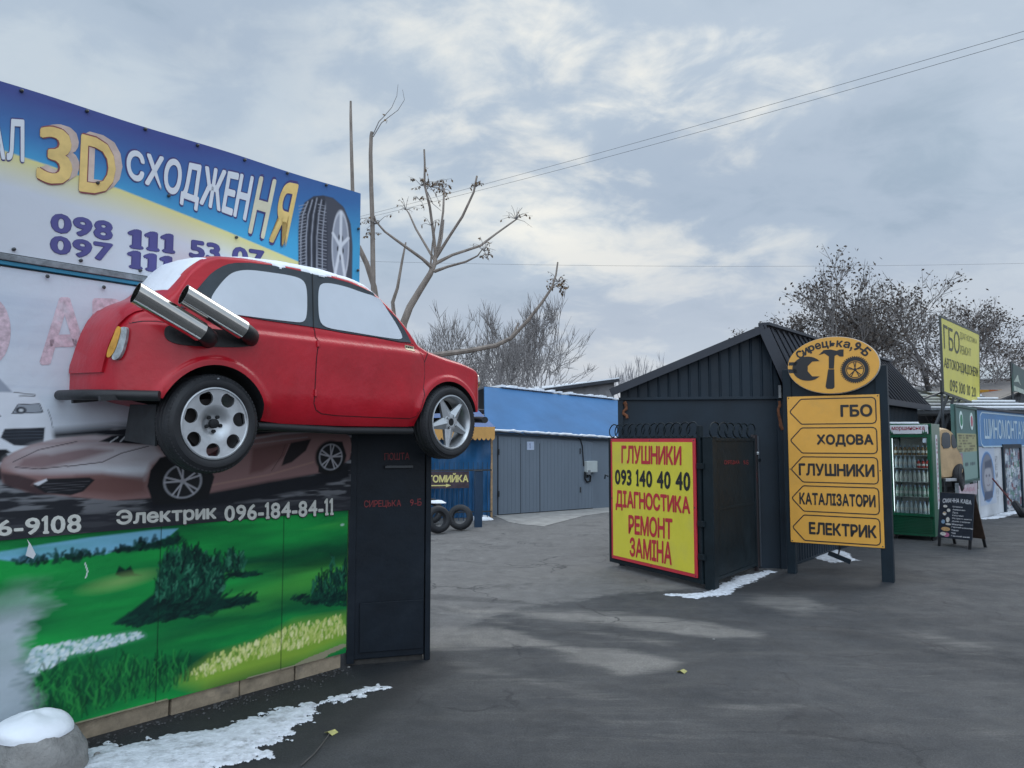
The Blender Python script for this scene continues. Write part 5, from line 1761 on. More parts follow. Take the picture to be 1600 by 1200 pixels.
def make_kiosk():
    t = thing('kiosk', (KL + KR) / 2, 'black sheet metal kiosk building with a seamed dark pitched roof', 'building')
    fw = frame_between(KL, KR)
    W_ = float(np.linalg.norm(KR - KL))
    side = Frame(KR, D2 := (math.sin(al), math.cos(al)))
    LEN = 8.3
    apex_a, _ = fw.px(1190, 512)
    ridge_z = 3.42
    ez_l, ez_r = 2.56, 2.60
    # body
    mb = MB()
    back = KR + side.ux * LEN
    bl = KL + side.ux * LEN
    c = [KL, KR, back, bl]
    mb.add([p + UP * 0.0 for p in c] + [p + UP * 2.5 for p in c], [(0, 1, 5, 4), (1, 2, 6, 5), (2, 3, 7, 6), (3, 0, 4, 7)])
    mb.build('wall', M_clad, t)
    mb = MB()
    corrugated(mb, side, 0.03, LEN - 0.02, 0.05, 2.52, 0.012, 0.11, 0.02)
    mb.build('ribbed_cladding', M_clad, t, fix=False)
    za = lambda a: ez_l + (ridge_z - 0.07 - ez_l) * np.clip((a + 0.14) / (apex_a + 0.14), 0, 1) if a <= apex_a else ridge_z - 0.07 - (a - apex_a) / (W_ - apex_a + 0.001) * (ridge_z - 0.07 - ez_r)
    mb = MB()
    corrugated(mb, fw, -0.02, W_ - 0.005, 2.42, 3, 0.012, 0.145, 0.016, zt=za, flat=0.72)
    mb.build('gable', M_clad, t, fix=False)
    MB().fbox(fw, -0.04, W_ + 0.03, 2.385, 2.425, 0.0, 0.045).build('gable_flashing', M_clad, t, bevel=0.004)
    # roof: gentle left slope, steep right slope, hipped far end
    A0 = fw.p(-0.16, ez_l - 0.02, 0.16)
    A1 = fw.p(apex_a, ridge_z, 0.16)
    A2 = fw.p(W_ + 0.10, ez_r - 0.02, 0.16)
    dv = side.ux * (LEN + 0.1)
    B0, B2 = A0 + dv, A2 + side.ux * (LEN + 0.55)
    B1 = A1 + side.ux * (LEN - 1.55)
    for nm, q in (('roof_slope', (A0, A1, B1, B0)), ('roof_slope', (A1, A2, B2, B1)), ('roof_slope', (B1, B2, B0))):
        mb = MB().slab(q if True else q, 0.035)
        mb.build(nm, M_roof, t)
    # standing seams
    mb = MB()
    for k in np.arange(0.0, 1.0001, 1 / 30):
        P, Q = A1 + (B1 - A1) * k, A2 + (B2 - A2) * k
        mb.bar(P + UP * 0.02 + side.un * 0.012, Q + UP * 0.02 + side.un * 0.012, 0.022, 0.03)
    for k in np.arange(0.04, 1, 1 / 9):
        P, Q = B1, B2 + (B0 - B2) * k
        mb.bar(P + UP * 0.02, Q + UP * 0.02, 0.022, 0.03)
    mb.build('standing_seam', M_roof, t)
    mb = MB()
    mb.bar(A0 + fw.un * 0.015 - UP * 0.05, A1 + fw.un * 0.015 - UP * 0.035, 0.03, 0.11).bar(A1 + fw.un * 0.018 - UP * 0.05, A2 + fw.un * 0.018 - UP * 0.05, 0.03, 0.15)
    mb.bar(A1 + UP * 0.03, B1 + UP * 0.03, 0.16, 0.04)
    mb.bar(A2 - UP * 0.04 + side.un * 0.02, B2 - UP * 0.04 + side.un * 0.02, 0.04, 0.12)
    mb.build('roof_trim', M_roof, t)
    MB().fbox(fw, -0.055, 0.02, 0.0, 2.385, -0.02, 0.03).fbox(fw, W_ - 0.06, W_ + 0.02, 0.0, 2.385, -0.02, 0.03).build('corner_post', M_clad, t, bevel=0.004)
    rust = MB()
    r = random.Random(2)
    for a, z0_, z1_ in ((0.05, 2.12, 2.36), (W_ - 0.02, 1.95, 2.36)):
        pts = [(a + r.uniform(-0.028, 0.028), z0_ + (z1_ - z0_) * i / 7) for i in range(8)]
        rust.tube([fw.p(x, z, 0.034) for x, z in pts], [0.018 + 0.01 * r.random() for _ in pts], 8)
    rust.build('rusty_bracket', M_rust, t)
    MB().fbox(fw, W_ - 0.045, W_ - 0.01, 2.40, 2.58, 0.05, 0.09).build('roof_clip', mat('grey galvanised clip', (0.4, 0.42, 0.43), 0.4, 0.6), t)
make_kiosk()

# ------------------------------------------------------------------ gate leaf with the yellow sign, wicket door, posts
GB, GA = on_ground(1097, 921), None
GL = at(953, 868, 11.2)
GA = np.array([GL[0], 11.2, 0.0])
GF = frame_between(GA, np.array([GB[0], GB[1], 0]))
GW = float(np.linalg.norm(GB[:2] - GA[:2]))
M_gate = mat('dark teal gate paint', (0.005, 0.0115, 0.0155), 0.55, spec=0.25, var=0.3, scale=3, bump=0.3, bscale=4, stain=(0.016, 0.024, 0.03), stain_amt=0.6)
def scrolls(fr, a0, a1, z, h, n, k):
    mb = MB()
    st = (a1 - a0) / k
    for i in range(k):
        c = a0 + st * (i + 0.5)
        ring = [fr.p(c + st * 0.66 * math.cos(th) + 0.02 * math.sin(th), z + h * 0.48 * (1 + math.sin(th)), n + 0.010 * (i % 2)) for th in np.linspace(-0.6, math.pi * 1.62, 22)]
        mb.tube(ring, 0.0085, 6)
    return mb
def make_gate():
    t = thing('gate_leaf', GF.p(GW / 2, 0), 'dark steel gate leaf topped with iron scrolls, standing open', 'gate')
    MB().fbox(GF, 0.0, GW - 0.06, 0.09, 1.80, -0.04, -0.012).build('panel', M_gate, t)
    mb = MB().fbox(GF, -0.02, GW, 0.06, 0.11, -0.055, -0.005).fbox(GF, -0.02, GW, 1.80, 1.84, -0.055, -0.003).fbox(GF, -0.02, 0.03, 0.11, 1.80, -0.055, -0.005).fbox(GF, GW - 0.055, GW, 0.11, 1.98, -0.06, -0.002)
    mb.build('frame', M_gate, t, bevel=0.003)
    scrolls(GF, 0.0, GW - 0.08, 1.845, 0.19, -0.03, 12).build('scrollwork', M_gate, t, smooth=60)
    mb = MB()
    for z in (1.45, 0.75, 0.35):
        mb.fbox(GF, GW - 0.05, GW + 0.05, z, z + 0.07, -0.03, 0.015)
    mb.build('hinge', M_gate, t, bevel=0.004)
    MB().tube([GF.p(-0.03, 1.28, 0.0), GF.p(-0.07, 1.30, 0.02), GF.p(-0.07, 1.24, 0.03)], 0.012, 8).build('handle', M_gate, t)
    # the sign
    s = thing('muffler_sign', GF.p(GW / 2, 0.15, 0.01), 'yellow sign with red border reading ГЛУШНИКИ 093 140 40 40 ДІАГНОСТИКА РЕМОНТ ЗАМІНА', 'sign')
    n = 0.02
    tl, tr, br, bl = [GF.px(u, v, n) for u, v in ((955, 685), (1086, 686), (1088.5, 906), (955, 869))]
    a0, a1 = (tl[0] + bl[0]) / 2, (tr[0] + br[0]) / 2
    z0, z1 = (bl[1] + br[1]) / 2, (tl[1] + tr[1]) / 2
    MB().fbox(GF, a0, a1, z0, z1, 0.0, n).build('border', mat('red sign film', (0.55, 0.03, 0.045), 0.45, var=0.1), s, bevel=0.002)
    bw = 0.045
    MB().fbox(GF, a0 + bw, a1 - bw, z0 + bw, z1 - bw, n - 0.004, n + 0.004).build('board', mat('yellow sign film', (0.70, 0.62, 0.05), 0.42, var=0.06, scale=3, bump=0.25, bscale=5, stain=(0.5, 0.44, 0.09), stain_amt=0.6), s)
    for a in (a0 + 0.022, (a0 + a1) / 2, a1 - 0.022):
        for z in (z0 + 0.022, (z0 + z1) / 2, z1 - 0.022):
            if a != (a0 + a1) / 2 or z != (z0 + z1) / 2:
                MB().lathe(GF.p(a, z, n), GF.un, [(0.0005, 0.0005), (0.0005, 0.010), (0.004, 0.008), (0.005, 0.0005)], 10).build('screw', M_steel, s)
    red, blk = MB(), MB()
    for mb, body, q, b in ((red, 'ГЛУШНИКИ', [(971, 696), (1065, 697), (1065, 727), (971, 724)], 0.05), (blk, '093 140 40 40', [(961, 732), (1079, 736), (1079, 768), (961, 757)], 0.055), (red, 'ДІАГНОСТИКА', [(962, 765), (1078, 776), (1079, 808), (962, 797)], 0.05),
                           (red, 'РЕМОНТ', [(982, 804), (1051, 810), (1051, 844), (982, 834)], 0.05), (red, 'ЗАМІНА', [(984, 839), (1050, 846), (1050, 884), (984, 869)], 0.05)):
        mb.cut()
        letters(mb, body, GF.quad(q, n + 0.004), 0.003, GF.un, b, 0.98)
    red.build_each('red_lettering', mat('red sign letters', (0.50, 0.02, 0.04), 0.45, var=0.1), s, fix=False)
    blk.build_each('black_lettering', mat('black sign letters', (0.012, 0.012, 0.014), 0.45), s, fix=False)
make_gate()
WPo, WR = on_ground(1113, 921), on_ground(1184, 893)
KF = frame_between(WPo, WR)
KWd = float(np.linalg.norm((WR - WPo)[:2]))
def make_wicket():
    t = thing('gate_post', KF.p(0, 0), 'square dark steel gate post between the yellow sign and the wicket door', 'post')
    MB().fbox(KF, -0.06, 0.075, 0.0, 1.83, -0.07, 0.06).build('shaft', M_gate, t, bevel=0.005)
    MB().fbox(KF, -0.065, 0.08, 1.831, 1.842, -0.075, 0.065).build('cap', M_gate, t, bevel=0.003)
    d = thing('wicket_door', KF.p(KWd / 2, 0), 'narrow dark steel wicket door with faint red lettering and scroll top', 'door')
    MB().fbox(KF, 0.10, KWd, 0.10, 1.80, -0.04, -0.01).build('panel', M_gate, d)
    mb = MB().fbox(KF, 0.085, 0.12, 0.08, 1.83, -0.05, 0.0).fbox(KF, KWd - 0.03, KWd + 0.02, 0.06, 1.83, -0.05, 0.0).fbox(KF, 0.12, KWd - 0.03, 1.79, 1.83, -0.05, 0.0).fbox(KF, 0.12, KWd - 0.03, 0.08, 0.12, -0.05, 0.0).fbox(KF, 0.12, KWd - 0.03, 0.92, 0.955, -0.05, -0.004)
    mb.build('frame', M_gate, d, bevel=0.003)
    scrolls(KF, 0.09, KWd + 0.01, 1.835, 0.20, -0.02, 6).build('scrollwork', M_gate, d, smooth=60)
    mb = MB()
    letters(mb, 'СИРЕЦЬКА', KF.quad([(1131, 719), (1155, 719), (1155, 726), (1131, 727)], -0.01), 0.004, KF.un, 0.01)
    mb.cut()
    letters(mb, '9-Б', KF.quad([(1161, 719), (1169, 719), (1169, 726), (1161, 726)], -0.01), 0.004, KF.un, 0.01)
    mb.build_each('lettering', mat('faded red stencil', (0.22, 0.022, 0.025), 0.6), d, fix=False)
    g = on_ground(1192, 893)
    p = thing('gate_post', g, 'thin brown gate post with an iron rod right of the wicket door', 'post')
    f = KF
    a = float(np.dot(g - f.A, f.ux))
    MB().fbox(f, a - 0.03, a + 0.01, 0.0, 1.82, -0.05, 0.0).fbox(f, a + 0.05, a + 0.15, 0.04, 1.88, -0.09, -0.03).build('shaft', mat('brown primer steel', (0.030, 0.022, 0.024), 0.5, var=0.3), p, bevel=0.004)
    MB().tube([f.p(a + 0.03, 0.04, 0.01), f.p(a + 0.03, 1.62, 0.01)], 0.008, 8).build('bolt_rod', M_dark, p)
    MB().lathe(f.p(a + 0.03, 1.62, 0.01), UP, [(-0.02, 0.0005), (-0.02, 0.018), (0.0, 0.022), (0.02, 0.018), (0.02, 0.0005)], 12).build('bolt_knob', mat('grey galvanised clip', (0.4, 0.42, 0.43), 0.4, 0.6), p)
    mb = MB()
    letters(mb, '9-Б', [f.p(a + 0.075, 1.36, -0.028), f.p(a + 0.125, 1.36, -0.028), f.p(a + 0.125, 1.20, -0.028), f.p(a + 0.075, 1.20, -0.028)], 0.003, f.un, 0.0)
    mb.build('lettering', mat('faded red stencil', (0.22, 0.022, 0.025), 0.6), p, fix=False)
    q = thing('fence_panel', on_ground(1212, 890), 'short ribbed dark sheet fence panel against the kiosk corner', 'fence')
    mb = MB()
    corrugated(mb, f, a + 0.17, a + 0.42, 0.03, 1.86, -0.06, 0.08, 0.022)
    mb.build('ribbed_sheet', mat('grey blue ribbed sheet', (0.042, 0.055, 0.072), 0.42, var=0.2), q, fix=False)
    MB().fbox(f, a + 0.165, a + 0.43, 1.50, 1.54, -0.066, -0.03).fbox(f, a + 0.17, a + 0.42, 0.03, 1.86, -0.09, -0.068).build('rail', M_gate, q)
make_wicket()

# ------------------------------------------------------------------ STO pylon sign
SR = on_ground(1388, 910)
SL = np.array([at(1236, 845, 10.55)[0], 10.55, 0.0])
SF = frame_between(SL, SR)
SWd = float(np.linalg.norm((SR - SL)[:2]))
M_sy = mat('amber sign board', (0.74, 0.37, 0.055), 0.42, var=0.07, scale=3, bump=0.12, bscale=3, stain=(0.55, 0.31, 0.08), stain_amt=0.5, stain_scale=2.5)
M_sb = mat('black sign print', (0.012, 0.013, 0.015), 0.45)
M_post = mat('blue black post paint', (0.008, 0.017, 0.025), 0.5, spec=0.25, var=0.2, scale=4)
def make_pylon():
    t = thing('pylon_sign', SF.p(SWd / 2, 0), 'tall amber service sign with an oval СТО emblem over five arrows', 'sign')
    pw = 0.075
    zr = SF.px(1384, 570)[1]
    MB().fbox(SF, SWd - pw, SWd + pw * 0.9, -0.05, zr, -0.13, 0.0).build('post', M_post, t, bevel=0.006)
    MB().fbox(SF, -0.06, 0.05, -0.05, zr, -0.13, -0.005).build('post', M_post, t, bevel=0.006)
    MB().fbox(SF, 0.05, SWd - pw, 2.36, zr - 0.10, -0.10, -0.03).cut().fbox(SF, 0.05, SWd - pw, 0.42, 0.5, -0.10, -0.03).build_each('crossbar', M_post, t)
    n = 0.025
    c = [SF.px(u, v, n) for u, v in ((1231, 619), (1376, 617), (1380, 858.5), (1234, 845))]
    a0, a1 = (c[0][0] + c[3][0]) / 2, (c[1][0] + c[2][0]) / 2
    z0, z1 = (c[2][1] + c[3][1]) / 2, (c[0][1] + c[1][1]) / 2
    MB().fbox(SF, a0, a1, z0, z1, 0.0, n).build('board', M_sy, t, bevel=0.003)
    mb, ar = MB(), MB()
    rows = (('ГБО', (1313, 631, 1366, 656), (1235, 623, 1371, 663)), ('ХОДОВА', (1276, 676, 1367, 698), (1236, 667, 1372, 708)), ('ГЛУШНИКИ', (1248, 723, 1369, 747), (1237, 712, 1373, 755)), ('КАТАЛІЗАТОРИ', (1249, 768, 1370, 793), (1237, 757, 1374, 803)), ('ЕЛЕКТРИК', (1264, 814, 1370, 841), (1238, 802, 1375, 852)))
    hgt = (z1 - z0) / 5
    for i, (w, (x0, y0, x1, y1), _) in enumerate(rows):
        zc = z1 - hgt * (i + 0.5)
        zc = z1 - 0.012 - (hgt - 0.004) * (i + 0.5)
        la, _z = SF.px(x0, (y0 + y1) / 2, n)
        ra = a1 - 0.085
        hh = 0.082
        mb.cut()
        letters(mb, w, [SF.p(la, zc + hh, n), SF.p(ra, zc + hh, n), SF.p(ra, zc - hh, n), SF.p(la, zc - hh, n)], 0.003, SF.un, 0.062, 1.0)
        # arrow outline
        h = hgt * 0.43
        L0, L1, RR = a0 + 0.04, a0 + 0.19, a1 - 0.045
        k = 0.045
        pts = [(L0, zc)] + [(L1 - 0.03 + 0.03 * math.sin(x), zc + h - 0.01 + 0.01 * 0 - 0.02 * (1 - math.sin(x))) for x in ()]
        pts = [(L0, zc + 0.012), (L1 - 0.02, zc + h - 0.012), (L1, zc + h), (RR - k, zc + h), (RR - k * 0.3, zc + h - k * 0.3), (RR, zc + h - k), (RR, zc - h + k), (RR - k * 0.3, zc - h + k * 0.3), (RR - k, zc - h), (L1, zc - h), (L1 - 0.02, zc - h + 0.012), (L0, zc - 0.012)]
        ar.cut()
        for (p, q), (p2, q2) in zip(pts, pts[1:] + pts[:1]):
            ar.bar(SF.p(p, q, n + 0.0015), SF.p(p2, q2, n + 0.0015), 0.0135, 0.003, up=tuple(SF.un))
    mb.build_each('lettering', M_sb, t, fix=False)
    ar.build_each('arrow_outline', M_sb, t)
    for a in (a0 + 0.02, a1 - 0.02):
        for z in (z0 + 0.02, (z0 + z1) / 2, z1 - 0.02):
            MB().lathe(SF.p(a, z, n), SF.un, [(0.0005, 0.0005), (0.0005, 0.009), (0.004, 0.007), (0.005, 0.0005)], 10).build('screw', M_steel, t)
    # oval emblem
    oa = (SF.px(1231, 571, 0.06)[0] + SF.px(1374, 571, 0.06)[0]) / 2
    ra = (SF.px(1374, 571, 0.06)[0] - SF.px(1231, 571, 0.06)[0]) / 2
    zt_, zb_ = SF.px(1302, 526.5, 0.06)[1], SF.px(1302, 614.5, 0.06)[1]
    oz, rz = (zt_ + zb_) / 2, (zt_ - zb_) / 2
    E_ = [(oa + ra * math.cos(2 * math.pi * i / 72), oz + rz * math.sin(2 * math.pi * i / 72)) for i in range(72)]
    em = MB().prism(SF, E_, 0.03, 0.06).build('emblem', M_sy, t)
    E2 = [(oa + (ra + 0.008) * math.cos(2 * math.pi * i / 72), oz + (rz + 0.008) * math.sin(2 * math.pi * i / 72)) for i in range(72)]
    MB().prism(SF, E2, 0.0, 0.029).build('emblem_back', mat('white board edge', (0.6, 0.6, 0.58), 0.5), em)
    n = 0.063
    mb = MB()
    txt = 'Сирецька,9-Б'
    wts = [1.05, .95, .95, .9, .98, .85, .9, .95, .5, .9, .6, 1.0]
    tot = sum(wts)
    acc = 0
    for ch, wv in zip(txt, wts):
        k = (acc + wv / 2) / tot
        acc += wv
        th = R(153 - 129 * k)
        ca, cz = oa + ra * 0.84 * math.cos(th), oz + rz * 0.78 * math.sin(th)
        tx, tz = ra * math.sin(th), -rz * math.cos(th)
        l = math.hypot(tx, tz)
        tx, tz = tx / l, tz / l
        nx, nz = -tz, tx
        hw = 0.044 * wv
        low = ch in 'ирецька'
        y0, y1 = -0.052, (0.036 if low else 0.068)
        if ch in ',':
            y0, y1, hw = -0.085, -0.02, 0.014
        if ch == '-':
            y0, y1 = -0.012, 0.010
        if ch in 'рц':
            y0 = -0.070
        P = lambda x, y: SF.p(ca + tx * x + nx * y, cz + tz * x + nz * y, n)
        letters(mb, ch, [P(-hw, y1), P(hw, y1), P(hw, y0), P(-hw, y0)], 0.0, SF.un, 0.06)
    mb.build('emblem_lettering', M_sb, em, fix=False)
    def shape(pts, nm):
        # tool outlines measured on the emblem
        MB().prism(SF, [SF.px(u, v, n) for u, v in pts], 0.0605, n + 0.0005).build(nm, M_sb, em)
    # open wrench jaw
    jaw = []
    import_c = (1256, 575)
    for i in range(25):
        th = R(38 + (322 - 38) * i / 24)
        jaw.append((1262 + 24 * math.cos(th), 576 - 19 * math.sin(th)))
    inner = [(1279, 590), (1270, 588), (1263, 581), (1261, 576), (1263, 570), (1270, 564), (1279, 562)]
    shape(jaw + inner[:0] + [(1280.5, 588), (1269, 588), (1262, 580), (1262, 572), (1269, 565), (1280.5, 564)], 'wrench_mark')
    shape([(1233, 566), (1246, 566), (1244, 571), (1232, 571)], 'wrench_mark')
    shape([(1231, 577), (1244, 577), (1246, 583), (1233, 583)], 'wrench_mark')
    # hammer
    shape([(1279, 555), (1287, 547), (1298, 546), (1307, 548), (1312, 546), (1318, 546), (1318, 557), (1312, 557), (1308, 554), (1304, 556), (1303, 576), (1295, 576), (1295, 557), (1288, 552)], 'hammer_mark')
    shape([(1294, 577), (1303.5, 577), (1304, 605), (1301, 607.5), (1292, 607.5), (1290, 604)], 'hammer_mark')
    # tyre
    ca, cz = SF.px(1336, 577.5, n)
    R0 = 0.172
    def ring(r0, r1, nm, m_):
        k = 56
        pts = [(ca + r * 0.98 * math.cos(2 * math.pi * i / k), cz + r * math.sin(2 * math.pi * i / k)) for r in (r0, r1) for i in range(k)]
        vs = [SF.p(a, z, n + 0.0005) for a, z in pts]
        MB().add(vs, [(i, (i + 1) % k, (i + 1) % k + k, i + k) for i in range(k)]).build(nm, m_, em, fix=False)
    ring(0.118, R0 * 0.97, 'tyre_mark', M_sb)
    ring(0.100, 0.110, 'tyre_mark', M_sb)
    mb = MB()
    for i in range(40):
        th = 2 * math.pi * i / 40
        mb.bar(SF.p(ca + R0 * 0.97 * math.cos(th), cz + R0 * 0.97 * math.sin(th), n), SF.p(ca + R0 * 1.04 * math.cos(th), cz + R0 * 1.04 * math.sin(th), n), 0.014, 0.003, up=tuple(SF.un))
    for i in range(5):
        for dt in (-0.14, 0.14):
            th = math.pi / 2 + 2 * math.pi * i / 5
            mb.bar(SF.p(ca + 0.02 * math.cos(th), cz + 0.02 * math.sin(th), n), SF.p(ca + 0.105 * math.cos(th + dt), cz + 0.105 * math.sin(th + dt), n), 0.010, 0.003, up=tuple(SF.un))
    mb.lathe(SF.p(ca, cz, n - 0.001), SF.un, [(0, 0.0005), (0.002, 0.020), (0.003, 0.0005)], 16)
    mb.build('tyre_mark', M_sb, em)
    # steel prop behind
    p = on_ground(1309, 872)
    MB().bar(SF.p(0.62, 0.46, -0.08), p + UP * 0.0, 0.02).bar(SF.p(0.45, 0.30, -0.12), SF.p(0.72, 0.20, -0.14), 0.03, 0.06).build('prop', M_post, t)
make_pylon()
# ------------------------------------------------------------------ grey garage with the blue roof
def Z0(p):
    return np.array([p[0], p[1], 0.0])
M_garage = mat('slate grey door paint', (0.165, 0.20, 0.245), 0.5, var=0.08, scale=1.2, streak=4, bump=0.04, stain=(0.125, 0.15, 0.185), stain_amt=0.5, stain_scale=2)
M_blue = mat('blue sheet roof', (0.066, 0.165, 0.33), 0.8, spec=0.15, var=0.14, scale=0.8, bump=0.10, bscale=3, stain=(0.085, 0.20, 0.40), stain_amt=0.6, stain_scale=0.9)
def make_garage():
    A, B = on_ground(775, 806), on_ground(955, 793)
    f = frame_between(A, B)
    W_ = float(np.linalg.norm((B - A)[:2]))
    E = W_ + 1.2
    t = thing('garage', f.p(W_ / 2, 0), 'long grey garage with wide sheet doors under a bright blue sloping roof', 'building')
    zl, zr = 2.03, 1.86
    zt = lambda a: zl + (zr - zl) * a / W_
    mb = MB()
    mb.box8([f.p(-0.25, -0.05, -3), f.p(E, -0.05, -3), f.p(E, -0.05, 0), f.p(-0.25, -0.05, 0), f.p(-0.25, zl, -3), f.p(E, zt(E), -3), f.p(E, zt(E), 0), f.p(-0.25, zl, 0)])
    mb.build('wall', M_garage, t)
    d0, d1 = f.px(778, 700)[0], f.px(925, 700)[0]
    for a0, a1 in ((d0, f.px(812, 700)[0]), (f.px(812.5, 700)[0], d1)):
        mb = MB()
        k = a0
        mb.prism(f, [(a0, 0.03), (a1, 0.03), (a1, zt(a1) - 0.13), (a0, zt(a0) - 0.13)], 0.004, 0.03)
        while k < a1 - 0.08:
            mb.fbox(f, k + 0.04, k + 0.052, 0.05, zt(k) - 0.16, 0.03, 0.0345)
            k += 0.115
        mb.build('garage_door', M_garage, t)
    mb = MB()
    for a in (d0 - 0.01, d1 + 0.005):
        mb.fbox(f, a - 0.008, a + 0.008, 0.02, zt(a) - 0.12, 0.0, 0.006)
    mb.fbox(f, d0, d1, 0.0, 0.03, 0.0, 0.02)
    for a in (f.px(842, 700)[0], f.px(812.3, 700)[0]):
        mb.fbox(f, a - 0.006, a + 0.006, 0.03, 1.72, 0.032, 0.0348)
    mb.build('door_gap', M_dark, t)
    mb = MB()
    for u in (778, 905):
        for z in (0.45, 1.45):
            a = f.px(u, 700)[0]
            mb.tube([f.p(a, z, 0.04), f.p(a, z + 0.14, 0.04)], 0.018, 8)
    mb.build('hinge', M_steel, t)
    a0, z0 = f.px(822, 703)
    a1, z1 = f.px(833, 690)
    s = MB().fbox(f, a0, a1, z0, z1, 0.034, 0.04).build('number_plate', mat('pale blue plate', (0.45, 0.52, 0.66), 0.5), t)
    mb = MB()
    letters(mb, '1', [f.p(a0 + 0.07, z1 - 0.04, 0.04), f.p(a0 + 0.11, z1 - 0.04, 0.04), f.p(a0 + 0.11, z0 + 0.04, 0.04), f.p(a0 + 0.07, z0 + 0.04, 0.04)], 0.003, f.un, 0.0)
    mb.build('lettering', mat('blue plate print', (0.06, 0.09, 0.25), 0.5), s, fix=False)
    # blue roof
    P = [f.p(-0.42, zl - 0.01, 0.14), f.p(E, zt(E) - 0.01, 0.14)]
    bl, br = at(757, 604, 20.2), at(968, 626, 23.4)
    dd = (br - bl) / np.linalg.norm(br - bl)
    br2 = br + dd * 1.2
    MB().slab([P[0], P[1], br2, bl], 0.05).build('roof', M_blue, t)
    bl2 = np.array(bl)
    back = f.un * -2.5
    mb = MB().slab([bl2 + UP * 0.012, br2 + UP * 0.012, br2 + back - UP * 0.35, bl2 + back - UP * 0.35], 0.05)
    mb.build('rear_roof', mat('grey slate sheets', (0.10, 0.105, 0.115), 0.7), t)
    r = random.Random(5)
    sn = MB()
    k = 46
    for i in range(k):
        p, q = bl2 + (br2 - bl2) * (i / k), bl2 + (br2 - bl2) * ((i + 0.93) / k)
        h = 0.03 + 0.05 * r.random()
        if i > 3 and r.random() < 0.94:
            sn.slab([p + UP * (0.03 + h) + f.un * 0.05, q + UP * (0.03 + h) + f.un * 0.05, q + UP * 0.02 + back * 0.7, p + UP * 0.02 + back * 0.7], h)
    tag(sn.build('snow', M_csnow, None, bevel=0.008), 'snow ridge along the top of the blue garage roof', 'snow', kind='stuff')
    sn = MB()
    pts = []
    for i in range(60):
        a = -0.4 + (E + 0.4) * i / 59
        pts.append(f.p(a, zt(max(a, 0)) + 0.005 + 0.02 * r.random() - (0.03 if False else 0), 0.15))
    sn.tube(pts, [0.018 + 0.018 * r.random() for _ in pts], 7)
    tag(sn.build('snow', M_csnow, None, smooth=60), 'thin snow line along the lower edge of the blue garage roof', 'snow', kind='stuff')
    mb = MB()
    pts = [f.p(-0.3 + (E + 0.3) * i / 50, zt(max(0, -0.3 + (E + 0.3) * i / 50)) - 0.03 - 0.02 * r.random(), 0.12) for i in range(51)]
    mb.tube(pts, 0.022, 7).build('eaves_board', M_steel, t)
    # meter box and cable
    c0, cz0 = f.px(912, 738)
    c1, cz1 = f.px(928, 720)
    m = thing('meter_box', f.p((c0 + c1) / 2, cz0, 0.1), 'pale grey electric meter box with a drooping cable on the garage front', 'box')
    MB().fbox(f, c0, c1, cz0, cz1, 0.0, 0.14).build('case', mat('pale plastic', (0.48, 0.52, 0.52), 0.45, var=0.06), m, bevel=0.01)
    MB().fbox(f, c0 + 0.02, c0 + 0.11, cz0 - 0.06, cz0 + 0.06, 0.02, 0.15).build('socket', mat('grey socket', (0.2, 0.21, 0.22), 0.5), m, bevel=0.006)
    pth = [(858, 678), (880, 682), (900, 683), (907, 687), (910, 697), (911, 712), (912, 728)]
    MB().tube([f.p(*f.px(u, v, 0.05), 0.05) for u, v in pth], 0.014, 7).build('cable', M_dark, m)
    MB().tube([f.p(*f.px(u, v, 0.07), 0.07) for u, v in ((914, 737), (914, 748), (917, 753), (922, 752), (923, 745), (920, 740), (917, 746))], 0.022, 7).build('cable_loop', M_dark, m)
    lamp = None
make_garage()

